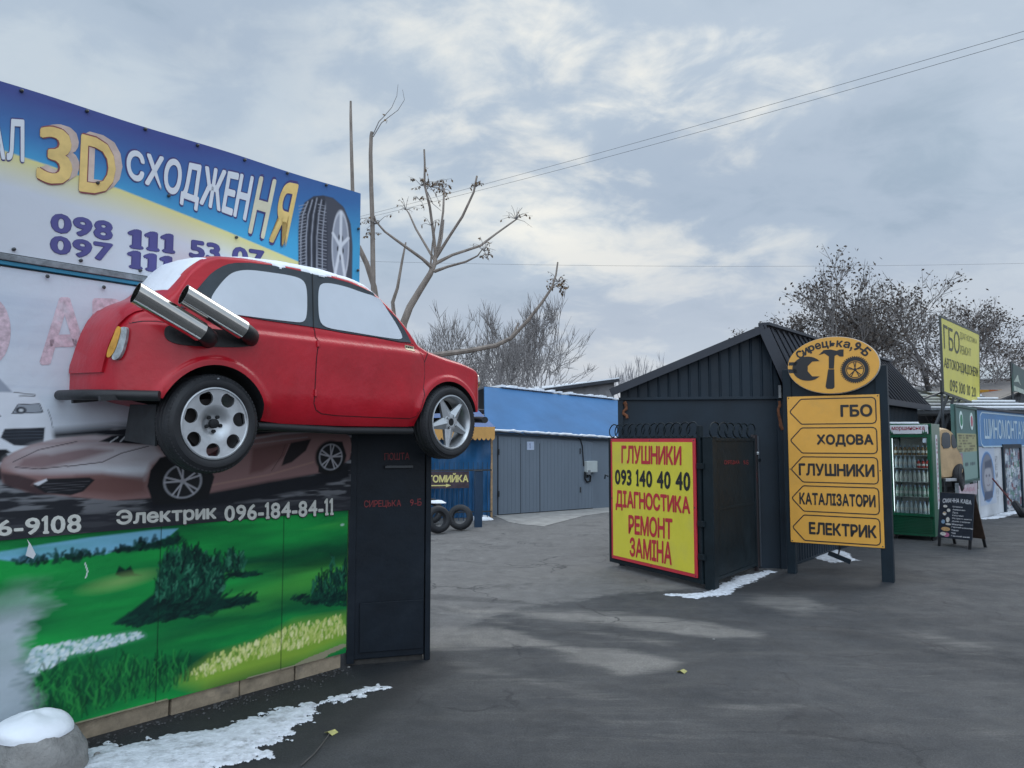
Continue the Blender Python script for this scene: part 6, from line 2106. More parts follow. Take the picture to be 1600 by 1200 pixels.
def make_stall():
    A, B = at(640, 806, 17.6), at(768, 806, 18.1)
    f = frame_between(Z0(A), Z0(B))
    W_ = float(np.linalg.norm((B - A)[:2]))
    t = thing('tarpaulin_stall', f.p(W_ / 2, 0), 'blue tarpaulin car wash stall with an ochre scalloped awning edge', 'stall')
    mb = MB()
    xs = np.linspace(-1.2, W_ - 0.03, 80)
    r = np.random.default_rng(4)
    zs = np.linspace(0.02, 2.02, 18)
    nz = fbm(18, 80, 3, 9, 3, 6)
    vs = [f.p(a, z, 0.02 * math.sin(a * 55) * (0.4 + 0.6 * (z < 1.1)) + 0.14 * (nz[j, i] - 0.5)) for j, z in enumerate(zs) for i, a in enumerate(xs)]
    fs = [(j * 80 + i, j * 80 + i + 1, (j + 1) * 80 + i + 1, (j + 1) * 80 + i) for j in range(17) for i in range(79)]
    mb.add(vs, fs).build('side_sheet', mat('blue tarpaulin', (0.010, 0.088, 0.215), 0.45, var=0.25, scale=2, bump=0.15, bscale=8), t, smooth=60, fix=False)
    MB().slab([f.p(-1.2, 2.16, 0.30), f.p(W_ + 0.02, 2.10, 0.30), f.p(W_ - 0.05, 2.55, -1.2), f.p(-1.2, 2.65, -1.2)], 0.03).build('awning', mat('blue awning', (0.012, 0.075, 0.24), 0.45, var=0.2, scale=3), t)
    mb = MB()
    n_ = 30
    for i in range(n_):
        a0 = -1.2 + (W_ + 1.2) * i / n_
        a1 = -1.2 + (W_ + 1.2) * (i + 1) / n_
        am = (a0 + a1) / 2
        mb.prism(f, [(a0, 2.11), (a0, 1.86), (a0 + (am - a0) * 0.4, 1.82), (am, 1.80), (am + (a1 - am) * 0.6, 1.82), (a1, 1.86), (a1, 2.11)], 0.30, 0.312)
    mb.build('valance', mat('ochre valance', (0.56, 0.30, 0.085), 0.6, var=0.14, scale=4), t)
    MB().fbox(f, W_ - 0.02, W_ + 0.02, 0, 2.12, -0.05, 0.02).build('corner_post', mat('ochre stained post', (0.36, 0.23, 0.12), 0.7, var=0.4, scale=9), t)
    # railing and sign
    g = Frame(f.p(0, 0, 0.5), f.ux)
    a0, a1 = g.px(640, 740)[0], g.px(768, 740)[0]
    rl = thing('railing', g.p((a0 + a1) / 2, 0), 'thin dark blue bar railing in front of the blue tarpaulin', 'fence')
    z1 = g.px(700, 735)[1]
    MB().fbox(g, a0, a1, z1 - 0.02, z1 + 0.02, 0, 0.03).fbox(g, a0, a1, 0.18, 0.21, 0, 0.03).build('rail', M_steel, rl)
    mb = MB()
    for a in np.arange(a0, a1, 0.11):
        mb.fbox(g, a, a + 0.012, 0.0, z1 + 0.18 * 1, 0.005, 0.02)
    mb.build('bars', mat('blue black bars', (0.012, 0.04, 0.085), 0.5), rl)
    p = on_ground(748, 824)
    pf = Frame(Z0(p), f.ux)
    q = thing('short_post', Z0(p), 'short thick dark post beside the tyres and blue railing', 'post')
    MB().fbox(pf, -0.075, 0.075, -0.02, 1.16, -0.12, 0.0).build('shaft', mat('blue black bars', (0.012, 0.04, 0.085), 0.5), q, bevel=0.008)
    MB().fbox(pf, -0.085, 0.085, 1.16, 1.175, -0.13, 0.01).build('cap', M_steel, q)
    s0, s1 = g.px(640, 740, 0.06), g.px(733, 740, 0.06)
    zt_, zb_ = g.px(700, 737, 0.06)[1], g.px(700, 763, 0.06)[1]
    sg = thing('car_wash_sign', g.p((s0[0] + s1[0]) / 2, zb_), 'brown АВТОМИЙКА board with a yellow arrow on the blue railing', 'sign')
    MB().fbox(g, s0[0] - 0.2, s1[0], zb_, zt_, 0.032, 0.06).build('board', mat('dark brown board', (0.055, 0.035, 0.045), 0.6, var=0.5, scale=10), sg)
    mb = MB()
    ar = g.px(732, 748, 0.06)[0]
    al_ = g.px(684, 748, 0.06)[0]
    lw = (ar - al_) / 5.4 * 9.2
    letters(mb, 'АВТОМИЙКА', [g.p(ar - lw, zt_ - 0.03, 0.063), g.p(ar, zt_ - 0.03, 0.063), g.p(ar, zb_ + 0.13, 0.063), g.p(ar - lw, zb_ + 0.13, 0.063)], 0.0, g.un, 0.05)
    mb.cut()
    zz = zb_ + 0.065
    a_ = g.px(705, 757, 0.06)[0]
    mb.prism(g, [(a_ - 0.7, zz - 0.012), (a_ - 0.12, zz - 0.012), (a_ - 0.12, zz - 0.04), (a_, zz), (a_ - 0.12, zz + 0.04), (a_ - 0.12, zz + 0.012), (a_ - 0.7, zz + 0.012)], 0.061, 0.064)
    mb.build_each('lettering', mat('cream yellow print', (0.66, 0.58, 0.22), 0.5), sg, fix=False)
make_stall()

def make_tyre(u, vb, dia, yaw, lean, label, snow=False, w=0.18, z=0.0):
    g = Z0(on_ground(u, vb))
    ax = V((math.sin(yaw) * math.cos(lean), -math.cos(yaw) * math.cos(lean), math.sin(lean)))
    c = g + UP * (z + dia / 2 * math.cos(lean) + abs(math.sin(lean)) * w / 2)
    rt = dia / 2
    t = thing('tyre', g + UP * z, label, 'tyre', 'old tyres by the blue stall')
    MB().lathe(c - ax * w / 2, ax, tyre_profile(rt, rt * 0.58, w), 56, closed=True).build('casing', M_rubber, t, smooth=40)
    MB().lathe(c - ax * (w / 2 - 0.002), ax, [(0.004, rt * 0.62), (0.0015, rt * 0.72), (0.004, rt * 0.82)], 56).build('sidewall_band', mat('dusty rubber', (0.035, 0.036, 0.038), 0.8, var=0.4), t, smooth=40)
make_tyre(684, 834, 0.52, 0.55, 0.22, 'old tyre half hidden by the black gate pillar, snow on top')
make_tyre(672, 820, 0.55, 0.5, 0.2, 'old tyre leaning behind the one half hidden by the pillar')
make_tyre(719, 829, 0.50, -0.1, 0.2, 'old tyre facing the yard with a snow lump inside, beside the post')
def lump(label, p, rx, ry, h, seed=1, m=None, name='snow', kind='stuff'):
    r = fbm(20, 40, 3, 5, 3, seed)
    mb = MB()
    vs, n1, n2 = [], 40, 14
    for j in range(n2):
        ph = math.pi / 2 * j / (n2 - 1)
        for i in range(n1):
            th = 2 * math.pi * i / n1
            k = 0.86 + 0.28 * r[j, min(i, 39 - i) * 1]
            vs.append(V(p) + V((rx * math.cos(th) * math.cos(ph) * k, ry * math.sin(th) * math.cos(ph) * k, h * math.sin(ph) * k)))
    fs = [(j * n1 + i, j * n1 + (i + 1) % n1, (j + 1) * n1 + (i + 1) % n1, (j + 1) * n1 + i) for j in range(n2 - 1) for i in range(n1)]
    mb.add(vs, fs)
    o = mb.build(name, m or M_csnow, smooth=70)
    return tag(o, label, name, kind=kind)
lump('snow lump lying inside the tyre beside the post', Z0(on_ground(720, 829)) + V((0.02, -0.03, 0.06)), 0.12, 0.09, 0.07, 3)
lump('snow heap at the foot of the short dark post', Z0(on_ground(752, 812)), 0.25, 0.2, 0.10, 4)
lump('snow cap on the rear tyre by the black pillar', Z0(on_ground(682, 824)) + V((0.0, 0, 0.50)), 0.2, 0.09, 0.06, 5)

# low shed with a snowy roof behind the garage
def make_shed():
    Y = 38
    t = thing('shed', Z0(at(880, 620, Y)), 'low grey shed with a snow covered mono pitch roof beyond the garage', 'building')
    f = Frame(Z0(at(745, 620, Y)), (1, 0.12))
    pl = [f.px(u, v) for u, v in ((825, 611), (962, 592), (962, 640), (740, 640), (740, 612))]
    w = MB().prism(f, [pl[2], pl[3], (pl[3][0], f.px(740, 614)[1]), f.px(826, 611), f.px(962, 594)], -7, -0.3)
    w.build('wall', mat('weathered grey planks', (0.20, 0.20, 0.21), 0.85, var=0.25, scale=2), t)
    pr = [f.px(u, v) for u, v in ((752, 603), (850, 597), (967, 592))]
    q = [f.p(*f.px(740, 612), 0.1), f.p(*f.px(826, 610.5), 0.12), f.p(*f.px(967, 591.5), 0.1), f.p(*f.px(967, 591.5), -8), f.p(*f.px(740, 612), -8)]
    MB().slab([q[0], q[1], q[1] - f.un * 8 + UP * 0.55, q[4] + UP * 0.5], 0.16).slab([q[1], q[2], q[3] + UP * 0.2, q[1] - f.un * 8 + UP * 0.55], 0.16).build('roof', M_roof, t)
    s = MB().slab([q[0] + UP * .06, q[1] + UP * .06, q[1] - f.un * 8 + UP * 0.68, q[4] + UP * 0.66], 0.06).slab([q[1] + UP * .05, q[2] + UP * .06, q[3] + UP * 0.30, q[1] - f.un * 8 + UP * 0.68], 0.06)
    tag(s.build('snow', M_csnow), 'snow blanket on the low shed roof beyond the garage', 'snow', kind='stuff')
make_shed()

# ------------------------------------------------------------------ drinks fridge
M_fg = mat('green fridge paint', (0.004, 0.088, 0.042), 0.35, var=0.18, scale=2, coat=0.3)
def glass_mat():
    m = bpy.data.materials.new('clear door glass')
    m.use_nodes = True
    nt = m.node_tree
    nt.nodes.remove(nt.nodes['Principled BSDF'])
    o = nt.nodes['Material Output']
    tr = nt.nodes.new('ShaderNodeBsdfTransparent')
    tr.inputs[0].default_value = (0.95, 0.98, 0.98, 1)
    gl = nt.nodes.new('ShaderNodeBsdfGlossy')
    gl.inputs['Roughness'].default_value = 0.08
    fr = nt.nodes.new('ShaderNodeFresnel')
    fr.inputs[0].default_value = 1.6
    mx = nt.nodes.new('ShaderNodeMixShader')
    nt.links.new(fr.outputs[0], mx.inputs[0])
    nt.links.new(tr.outputs[0], mx.inputs[1])
    nt.links.new(gl.outputs[0], mx.inputs[2])
    nt.links.new(mx.outputs[0], o.inputs['Surface'])
    return m
M_glass = glass_mat()
def make_fridge():
    A = Z0(at(1394, 838, 14.3))
    B = Z0(at(1462, 842, 13.85))
    f = frame_between(A, B)
    W_ = float(np.linalg.norm(B - A))
    Hf, Dp = 2.10, 0.74
    t = thing('drinks_fridge', f.p(W_ / 2, 0, -Dp / 2), 'tall green glass door drinks fridge beside the coffee board', 'fridge')
    mb = MB()
    mb.fbox(f, 0, 0.03, 0.08, Hf, -Dp, 0).fbox(f, W_ - 0.03, W_, 0.08, Hf, -Dp, 0).fbox(f, 0.03, W_ - 0.03, 0.08, 0.12, -Dp, 0).fbox(f, 0.03, W_ - 0.03, Hf - 0.04, Hf, -Dp, 0).fbox(f, 0.03, W_ - 0.03, 0.12, Hf - 0.04, -Dp, -Dp + 0.03)
    mb.fbox(f, 0.03, W_ - 0.03, 0.12, 0.42, -Dp + 0.03, -0.004)
    mb.build('cabinet', M_fg, t, bevel=0.004)
    mb = MB()
    for z in np.arange(0.14, 0.40, 0.028):
        mb.fbox(f, 0.05, W_ - 0.05, z, z + 0.014, -0.004, 0.012)
    mb.build('grille', M_fg, t)
    x0, x1, z0, z1 = f.px(1393.5, 700)[0] + 0.0, W_, f.px(1425, 676)[1], f.px(1425, 665)[1]
    zb, zt_ = 1.83, 2.06
    zb, zt_ = f.px(1425, 678, 0.03)[1], f.px(1425, 664, 0.03)[1]
    hd = MB().fbox(f, 0.015, W_ - 0.05, zb, zt_, 0.0, 0.045).build('header', mat('white header panel', (0.66, 0.67, 0.70), 0.4, var=0.04), t, bevel=0.006)
    mb = MB()
    letters(mb, 'моршинська', [f.p(0.07, zt_ - 0.03, 0.048), f.p(W_ - 0.10, zt_ - 0.03, 0.048), f.p(W_ - 0.10, zb + 0.05, 0.048), f.p(0.07, zb + 0.05, 0.048)], 0.0, f.un, 0.014)
    mb.build('lettering', mat('crimson print', (0.33, 0.015, 0.05), 0.45), hd, fix=False)
    mb = MB()
    for i, a in enumerate((0.03, 0.05, 0.075, W_ - 0.13, W_ - 0.10, W_ - 0.075)):
        h = (0.07, 0.09, 0.05)[i % 3]
        mb.prism(f, [(a - 0.018, zb + 0.004), (a + 0.018, zb + 0.004), (a, zb + h)], 0.0455, 0.048)
    mb.build('fir_mark', M_fg, hd)
    # door: frame and glass
    d = MB()
    g0, g1, gz0, gz1 = 0.055, W_ - 0.075, 0.48, zb - 0.06
    d.fbox(f, 0.01, g0, 0.43, zb - 0.01, 0.0, 0.035).fbox(f, g1, W_ - 0.01, 0.43, zb - 0.01, 0.0, 0.035).fbox(f, g0, g1, 0.43, gz0, 0.0, 0.035).fbox(f, g0, g1, gz1, zb - 0.01, 0.0, 0.035)
    dr = d.build('door', M_fg, t, bevel=0.003)
    MB().fbox(f, g0, g1, gz0, gz1, 0.012, 0.016).build('glass', M_glass, dr)
    MB().tube([f.p(g1 + 0.02, 0.95, 0.05), f.p(g1 + 0.02, 1.45, 0.05)], 0.01, 8).build('handle', M_dark, dr)
    MB().fbox(f, g1 - 0.07, g1 - 0.01, gz1 - 0.10, gz1 - 0.02, 0.0165, 0.018).build('sticker', mat('pale sticker', (0.5, 0.6, 0.68), 0.5), dr)
    MB().fbox(f, 0.035, 0.045, 0.43, 1.82, -0.6, -0.02).fbox(f, 0.046, W_ - 0.04, 0.43, zb - 0.02, -Dp + 0.032, -Dp + 0.04).fbox(f, W_ - 0.045, W_ - 0.035, 0.43, 1.82, -0.6, -0.02).build('liner', mat('white liner', (0.80, 0.84, 0.84), 0.5), t)
    shelves = [0.47, 0.78, 1.05, 1.30, 1.53]
    for z in shelves:
        MB().fbox(f, 0.05, W_ - 0.05, z - 0.012, z, -0.62, -0.03).build('shelf', mat('white wire shelf', (0.5, 0.53, 0.53), 0.4), t)
    em = bpy.data.materials.new('cool fridge lamp')
    em.use_nodes = True
    eb = em.node_tree.nodes['Principled BSDF']
    eb.inputs['Emission Color'].default_value = (0.85, 0.95, 1.0, 1)
    eb.inputs['Emission Strength'].default_value = 2.0
    MB().fbox(f, 0.036, 0.052, 0.5, zb - 0.08, -0.045, -0.02).build('lamp', em, t)
    MB().fbox(f, W_ - 0.070, W_ - 0.055, 0.5, zb - 0.08, -0.045, -0.02).build('lamp', em, t)
    # narrow strip on the side
    sf = Frame(B, -f.un)
    st = MB().fbox(sf, 0.30, 0.46, 0.55, 1.90, 0.002, 0.006).build('side_strip', mat('white header panel', (0.66, 0.67, 0.70), 0.4), t)
    mb = MB()
    r = random.Random(3)
    word = 'вода твого життя'
    for i, ch in enumerate(word):
        if ch == ' ':
            continue
        z = 1.78 - i * 0.073
        letters(mb, ch, [sf.p(0.345, z + 0.05, 0.0065), sf.p(0.42, z + 0.05, 0.0065), sf.p(0.42, z, 0.0065), sf.p(0.345, z, 0.0065)], 0.002, sf.un, 0.02)
    mb.build('strip_lettering', mat('crimson print', (0.33, 0.015, 0.05), 0.45), st, fix=False)
    mb = MB()
    for a in (0.06, W_ - 0.06):
        for n in (-0.08, -Dp + 0.08):
            mb = MB().lathe(f.p(a, 0.0, n), UP, [(0, 0.0005), (0, 0.022), (0.08, 0.022), (0.08, 0.0005)], 12)
            mb.build('foot', M_dark, t)
    tag(MB().slab([f.p(0.02, Hf + 0.04, 0.0), f.p(W_ - 0.2, Hf + 0.035, 0.01), f.p(W_ - 0.25, Hf + 0.02, -0.3), f.p(0.05, Hf + 0.02, -0.3)], 0.035).build('snow', M_csnow, bevel=0.01), 'thin snow on top of the green drinks fridge', 'snow', kind='stuff')
    # bottles on the shelves
    kinds = {
        'water': ((0.52, 0.62, 0.66), 0.22), 'green': ((0.30, 0.45, 0.38), 0.2), 'amber': ((0.20, 0.13, 0.06), 0.17), 'red': ((0.45, 0.05, 0.04), 0.15), 'pale': ((0.6, 0.66, 0.62), 0.2)}
    protos = {}
    def bottle(kind, a, n, z, label, grp):
        col, h = kinds[kind]
        if kind not in protos:
            mb = MB().lathe((0, 0, 0), UP, [(0, 0.0005), (0, 0.030), (0.01, 0.033), (h * 0.62, 0.033), (h * 0.80, 0.016), (h * 0.90, 0.012), (h * 0.90, 0.0145), (h, 0.0145), (h, 0.0005)], 14)
            o = mb.build('bottle', mat(kind + ' bottle', col, 0.15, var=0.1), None, smooth=40)
            cp = MB().lathe((0, 0, 0), UP, [(h * 0.90, 0.0152), (h * 1.005, 0.0152), (h * 1.005, 0.0005)], 12)
            e = cp.build('cap', mat('pale blue caps', (0.3, 0.42, 0.6), 0.4), None)
            e.parent = o
            lb = MB().lathe((0, 0, 0), UP, [(h * 0.25, 0.0335), (h * 0.5, 0.0335)], 14)
            l_ = lb.build('paper_label', mat('white bottle label', (0.6, 0.62, 0.6), 0.5, var=0.3, scale=60), None, fix=False)
            l_.parent = o
            protos[kind] = o
        else:
            s_ = protos[kind]
            o = s_.copy()
            C.objects.link(o)
            for ch in list(s_.children):
                c = ch.copy()
                C.objects.link(c)
                c.parent = o
        o.location = tuple(f.p(a, z, n))
        tag(o, label, 'bottle', grp)
    plan = [('water', 'clear water bottle standing on the bottom shelf of the green fridge'), ('green', 'greenish bottle on the second lowest shelf of the green fridge'), ('pale', 'pale bottle on the middle shelf of the green fridge'),
            ('water', 'clear water bottle on the second highest fridge shelf, left of the red bottles'), ('amber', 'amber bottle on the top shelf of the green fridge')]
    for (k, lab), z in zip(plan, shelves):
        for i in range(8):
            a = 0.10 + (W_ - 0.2) * i / 7
            kk, ll = k, lab
            if z == 1.30 and i >= 5:
                kk, ll = 'red', 'red labelled bottle on the right of the second highest fridge shelf'
            bottle(kk, a, -0.10, z, ll, 'drink bottles in the green fridge')
make_fridge()

# ------------------------------------------------------------------ coffee board
def make_board():
    A, B = Z0(on_ground(1465, 853)), Z0(on_ground(1517, 859))
    f = frame_between(A, B)
    W_ = float(np.linalg.norm(B - A))
    h, lean, back = 0.92, 0.13, 0.46
    t = thing('coffee_board', f.p(W_ / 2, 0, -back / 2), 'black folding chalk board СМАЧНА КАВА with a white coffee list', 'sign board')
    class Tilt:
        un = f.un * math.cos(0.18) + UP * math.sin(0.18)
        def p(s, a, z, n=0.0):
            return f.p(a, z * math.cos(0.18), -z * math.sin(0.18)) + s.un * n
    T = Tilt()
    def panel(fr, a0, a1, z0, z1, n0, n1):
        return MB().box8([fr.p(a0, z0, n0), fr.p(a1, z0, n0), fr.p(a1, z0, n1), fr.p(a0, z0, n1), fr.p(a0, z1, n0), fr.p(a1, z1, n0), fr.p(a1, z1, n1), fr.p(a0, z1, n1)])
    M_chalk = mat('chalk board black', (0.016, 0.022, 0.034), 0.6, var=0.3, scale=8)
    M_bw = mat('dark stained wood', (0.055, 0.035, 0.025), 0.6, var=0.3, scale=9)
    pn = panel(T, -0.01, W_ + 0.01, 0.15, h, -0.018, 0.0).build('front_panel', M_chalk, t, bevel=0.003)
    for a in (0.0, W_ - 0.045):
        panel(T, a, a + 0.045, 0.0, 0.149, -0.022, 0.0).build('leg', M_blackp, t)
    class Back:
        un = -f.un * math.cos(0.30) + UP * math.sin(0.30)
        def p(s, a, z, n=0.0):
            top = -h * math.sin(0.18) - 0.03
            return f.p(a, z * math.cos(0.18), top - (h - z) * 0.36) + s.un * n
    K = Back()
    panel(K, -0.01, W_ + 0.01, 0.15, h, -0.018, 0.0).build('rear_panel', M_bw, t, bevel=0.003)
    for a in (0.0, W_ - 0.045):
        panel(K, a, a + 0.045, 0.0, 0.149, -0.022, 0.0).build('leg', M_blackp, t)
    white = MB()
    q = lambda x0, z1, x1, z0: [T.p(W_ * x0, z1, 0.002), T.p(W_ * x1, z1, 0.002), T.p(W_ * x1, z0, 0.002), T.p(W_ * x0, z0, 0.002)]
    arch = lambda x, y: (x, y + 0.9 * (0.25 - (x - 0.5) ** 2) * 1.0 - 0.1)
    letters(white, 'СМАЧНА КАВА', q(0.08, 0.82, 0.95, 0.745), 0.0, T.un, 0.03, 1.0, warp=arch)
    items = ['Еспресо', 'Американо', 'Лате', 'Капучино', 'Рістрето мокко', 'Допіо з вершк', 'Мокачіно', 'Гарячий шоколад', 'Какао', 'Чай', 'Гарячий напій']
    z = 0.70
    for i, w in enumerate(items):
        white.cut()
        letters(white, w, q(0.40 + 0.0, z, 0.40 + 0.042 * len(w), z - 0.030), 0.0, T.un, 0.015)
        z -= 0.049
    white.build_each('lettering', mat('chalk white', (0.62, 0.63, 0.66), 0.7, var=0.2, scale=40), pn, fix=False)
    cols = {'cup': (0.58, 0.56, 0.52), 'cake': (0.50, 0.30, 0.13), 'pink': (0.42, 0.14, 0.24), 'blue': (0.20, 0.30, 0.42)}
    def blob(x, z, rx, rz, c, k=14, cut=None):
        pts = []
        for i in range(k):
            th = 2 * math.pi * i / k
            pts.append(T.p(W_ * x + rx * math.cos(th), z + rz * (math.sin(th) if cut is None else max(cut, math.sin(th))), 0.002 + 0.0002 * (hash((x, z)) % 5)))
        MB().add(pts, [tuple(range(k))]).build('chalk_picture', mat('chalk ' + c, cols[c], 0.7, var=0.3, scale=50), pn, fix=False)
    for x, z, rx, rz, c in ((0.17, 0.685, 0.035, 0.022, 'cup'), (0.16, 0.56, 0.032, 0.032, 'cup'), (0.28, 0.62, 0.030, 0.030, 'cup'), (0.27, 0.46, 0.030, 0.045, 'cup'), (0.13, 0.42, 0.032, 0.036, 'blue'), (0.29, 0.385, 0.045, 0.018, 'cup'), (0.22, 0.30, 0.075, 0.035, 'cake'), (0.15, 0.215, 0.05, 0.03, 'cup'), (0.25, 0.205, 0.05, 0.038, 'pink')):
        blob(x, z, rx, rz, c)
        if c == 'cup':
            blob(x - 0.005, z + rz * 0.5, rx * 0.8, rz * 0.3, 'cake')
make_board()

# ------------------------------------------------------------------ tyre shop on the right
def make_shop():
    A, B = Z0(on_ground(1530, 811)), Z0(on_ground(1596, 793.5))
    f = frame_between(A, B)
    t = thing('tyre_shop', f.p(2.5, 0), 'long white and blue ШИНОМОНТАЖ tyre shop front with a sticker covered door', 'building')
    aL, aR = -0.25, 9.0
    zt_ = 2.52
    zb = f.px(1560, 697)[1]
    MB().fbox(f, aL, aR, 0, zb, -0.28, -0.004).build('wall', mat('dirty white wall', (0.50, 0.52, 0.55), 0.7, var=0.12, scale=2, stain=(0.30, 0.31, 0.33), stain_amt=0.7, stain_scale=1.5), t)
    bd = MB().fbox(f, aL - 0.02, aR, zb + 0.003, zt_, -0.29, 0.02).build('sign_band', mat('blue band paint', (0.075, 0.20, 0.40), 0.5, var=0.12, scale=2), t)
    MB().fbox(f, aL - 0.05, aR, zt_ + 0.003, zt_ + 0.05, -0.35, 0.07).build('roof_edge', M_roof, t)
    tl, br = f.px(1538, 650, 0.024), f.px(1601, 689, 0.024)
    mb = MB()
    z1, z0 = f.px(1540, 654, 0.024)[1], f.px(1540, 686, 0.024)[1]
    a0 = f.px(1538, 670, 0.024)[0]
    a1 = f.px(1603, 670, 0.024)[0]
    lw = (a1 - a0)
    letters(mb, 'ШИНОМОНТАЖ', [f.p(a0, z1, 0.024), f.p(a0 + lw, z1, 0.024), f.p(a0 + lw, z0, 0.024), f.p(a0, z0, 0.024)], 0.0, f.un, 0.02)
    k0, k1 = a0 - 0.35, a0 + lw + 0.3
    zc0, zc1 = z0 - 0.18, min(zt_ - 0.06, z1 + 0.2)
    c = 0.22
    loop = [(k0 + c, zc0), (k0 + 0.05, zc0 + 0.07), (k0, zc0 + c), (k0, zc1 - c), (k0 + 0.05, zc1 - 0.07), (k0 + c, zc1), (k1 - c, zc1), (k1, zc1 - c), (k1, zc0 + c), (k1 - c, zc0)]
    mb.cut()
    for p, q in zip(loop, loop[1:] + loop[:1]):
        mb.bar(f.p(*p, 0.022), f.p(*q, 0.022), 0.035, 0.004, up=tuple(f.un))
    mb.build_each('lettering', mat('pale band letters', (0.42, 0.54, 0.62), 0.5, var=0.08), bd, fix=False)
    # painted oval with a man's face inside a tyre ring
    o0 = f.px(1541, 740)[0]
    pc = Picture(f, f.px(1530, 740)[0], f.px(1555, 740)[0], 0.28, 1.62, 0.012, (176, 184, 198), 0.002)
    ca, cz = (pc.a0 + pc.a1) / 2, 0.93
    ra = (pc.a1 - pc.a0) / 2 * 0.92
    pc.put(np.clip(pc.noise(6, 6, 3, 2) - 0.5, 0, 1) * 0.6, np.array(lin(150, 160, 176)))
    pc.ell((ca, cz), ra, 0.62, (150, 175, 205), 0.02, raw=True)
    pc.ell((ca, cz), ra * 0.93, 0.59, (92, 122, 165), 0.02, raw=True)
    pc.ell((ca + 0.03, cz), ra * 0.80, 0.54, (120, 124, 136), 0.03, raw=True)
    pc.ell((ca + 0.05, cz - 0.05), ra * 0.55, 0.30, (158, 158, 166), 0.06, raw=True)
    pc.poly([(ca - 0.2, cz + 0.36), (ca + 0.4, cz + 0.42), (ca + 0.42, cz + 0.22), (ca - 0.22, cz + 0.20)], (84, 90, 106), 0.05, raw=True)
    for dx in (-0.10, 0.16):
        pc.ell((ca + dx, cz + 0.03), 0.07, 0.03, (96, 98, 112), 0.04, raw=True)
    pc.ell((ca + 0.05, cz - 0.07), 0.03, 0.06, (150, 144, 148), 0.03, raw=True)
    pc.line([(ca - 0.08, cz - 0.19), (ca + 0.05, cz - 0.21), (ca + 0.18, cz - 0.18)], (116, 108, 116), 0.025, 0.03, raw=True)
    pc.poly([(ca - ra * 0.6, cz - 0.55), (ca - 0.3, cz - 0.34), (ca + 0.4, cz - 0.34), (ca + ra * 0.6, cz - 0.5)], (84, 92, 112), 0.03, raw=True)
    pc.mesh().build('painted_oval', art_mat('wall painting', 0.6), t, fix=False)
    mb = MB()
    ah = f.px(1556, 740)[0]
    for i, ch in enumerate('РЕМОНТ'):
        zz = 1.42 - i * 0.2
        letters(mb, ch, [f.p(ah, zz, 0.0), f.p(ah + 0.2, zz, 0.0), f.p(ah + 0.2, zz - 0.14, 0.0), f.p(ah, zz - 0.14, 0.0)], 0.002, f.un, 0.0)
    mb.build('faded_lettering', mat('faded grey wall letters', (0.36, 0.38, 0.42), 0.7), t, fix=False)
    # the door plastered with stickers
    d0, d1 = f.px(1566, 740)[0], f.px(1595, 740)[0]
    dz = f.px(1580, 694)[1]
    mb = MB().fbox(f, d0, d0 + 0.12, 0.0, dz, 0.0, 0.05).fbox(f, d1 - 0.12, d1, 0.0, dz, 0.0, 0.05).fbox(f, d0 + 0.12, d1 - 0.12, dz - 0.1, dz, 0.0, 0.05)
    dd = mb.build('door', M_clad, t)
    pc = Picture(f, d0 + 0.12, d1 - 0.12, 0.06, dz - 0.1, 0.016, (120, 132, 146), 0.012)
    r = random.Random(6)
    for i in range(260):
        a, z = r.uniform(pc.a0, pc.a1), r.uniform(pc.z0, pc.z1)
        w, h = r.uniform(0.03, 0.13), r.uniform(0.02, 0.10)
        col = r.choice([(168, 178, 190), (190, 198, 205), (98, 110, 128), (60, 70, 86), (150, 160, 172), (140, 150, 160), (120, 84, 92), (96, 130, 120), (205, 205, 205)])
        pc.poly([(a - w, z - h), (a + w, z - h), (a + w, z + h), (a - w, z + h)], col, 0.012, 0.9, raw=True)
        if r.random() < 0.5:
            pc.line([(a - w * 0.7, z), (a + w * 0.7, z)], (60, 66, 80), 0.02, 0.012, 0.7, raw=True)
    pc.mesh().build('sticker_panel', art_mat('door stickers', 0.5), dd, fix=False)
    # squeegee trolley leaning by the door
    tr = thing('hand_trolley', on_ground(1592, 808), 'small dark hand trolley with a red handle leaning by the sticker door', 'trolley')
    top, ft = f.p(*f.px(1551, 748, 0.3), 0.3), on_ground(1588, 805)
    MB().tube([top, ft + UP * 0.2], 0.018, 8).build('handle', mat('red brown handle', (0.16, 0.035, 0.035), 0.5), tr)
    c = Z0(on_ground(1593, 808)) + UP * 0.19
    ax = V((0.75, -0.45, 0.45))
    ax = ax / np.linalg.norm(ax)
    MB().lathe(c - ax * 0.09, ax, tyre_profile(0.21, 0.12, 0.16), 36, closed=True).build('tyre', M_rubber, tr, smooth=40)
    MB().lathe(c - ax * 0.05, ax, [(0, 0.0005), (0, 0.13), (0.06, 0.13), (0.06, 0.0005)], 24).build('wheel_disc', M_alloy, tr)
    # tall structure behind the shop
    b = thing('workshop', Z0(at(1590, 700, 26)), 'dark grey workshop wall rising behind the blue ШИНОМОНТАЖ front', 'building')
    g = Frame(Z0(at(1556, 700, 24)), f.ux)
    mb = MB()
    zt2 = lambda a: 3.05 + 0.16 * a
    corrugated(mb, g, -0.1, 9, 0.0, 3, 0.0, 0.22, 0.03, zt=lambda a: min(3.0 + 0.13 * a, 4.2))
    mb.build('wall', mat('grey corrugated wall', (0.075, 0.08, 0.09), 0.6, var=0.2), b, fix=False)
    MB().bar(g.p(-0.6, 3.02, 0.05), g.p(9, 4.28, 0.05), 0.2, 0.06).build('roof_edge', M_roof, b)
    MB().slab([g.p(-0.7, 3.04, 0.3), g.p(9, 4.3, 0.3), g.p(9, 4.1, -4), g.p(-0.7, 2.9, -4)], 0.05).build('roof', M_roof, b)
make_shop()

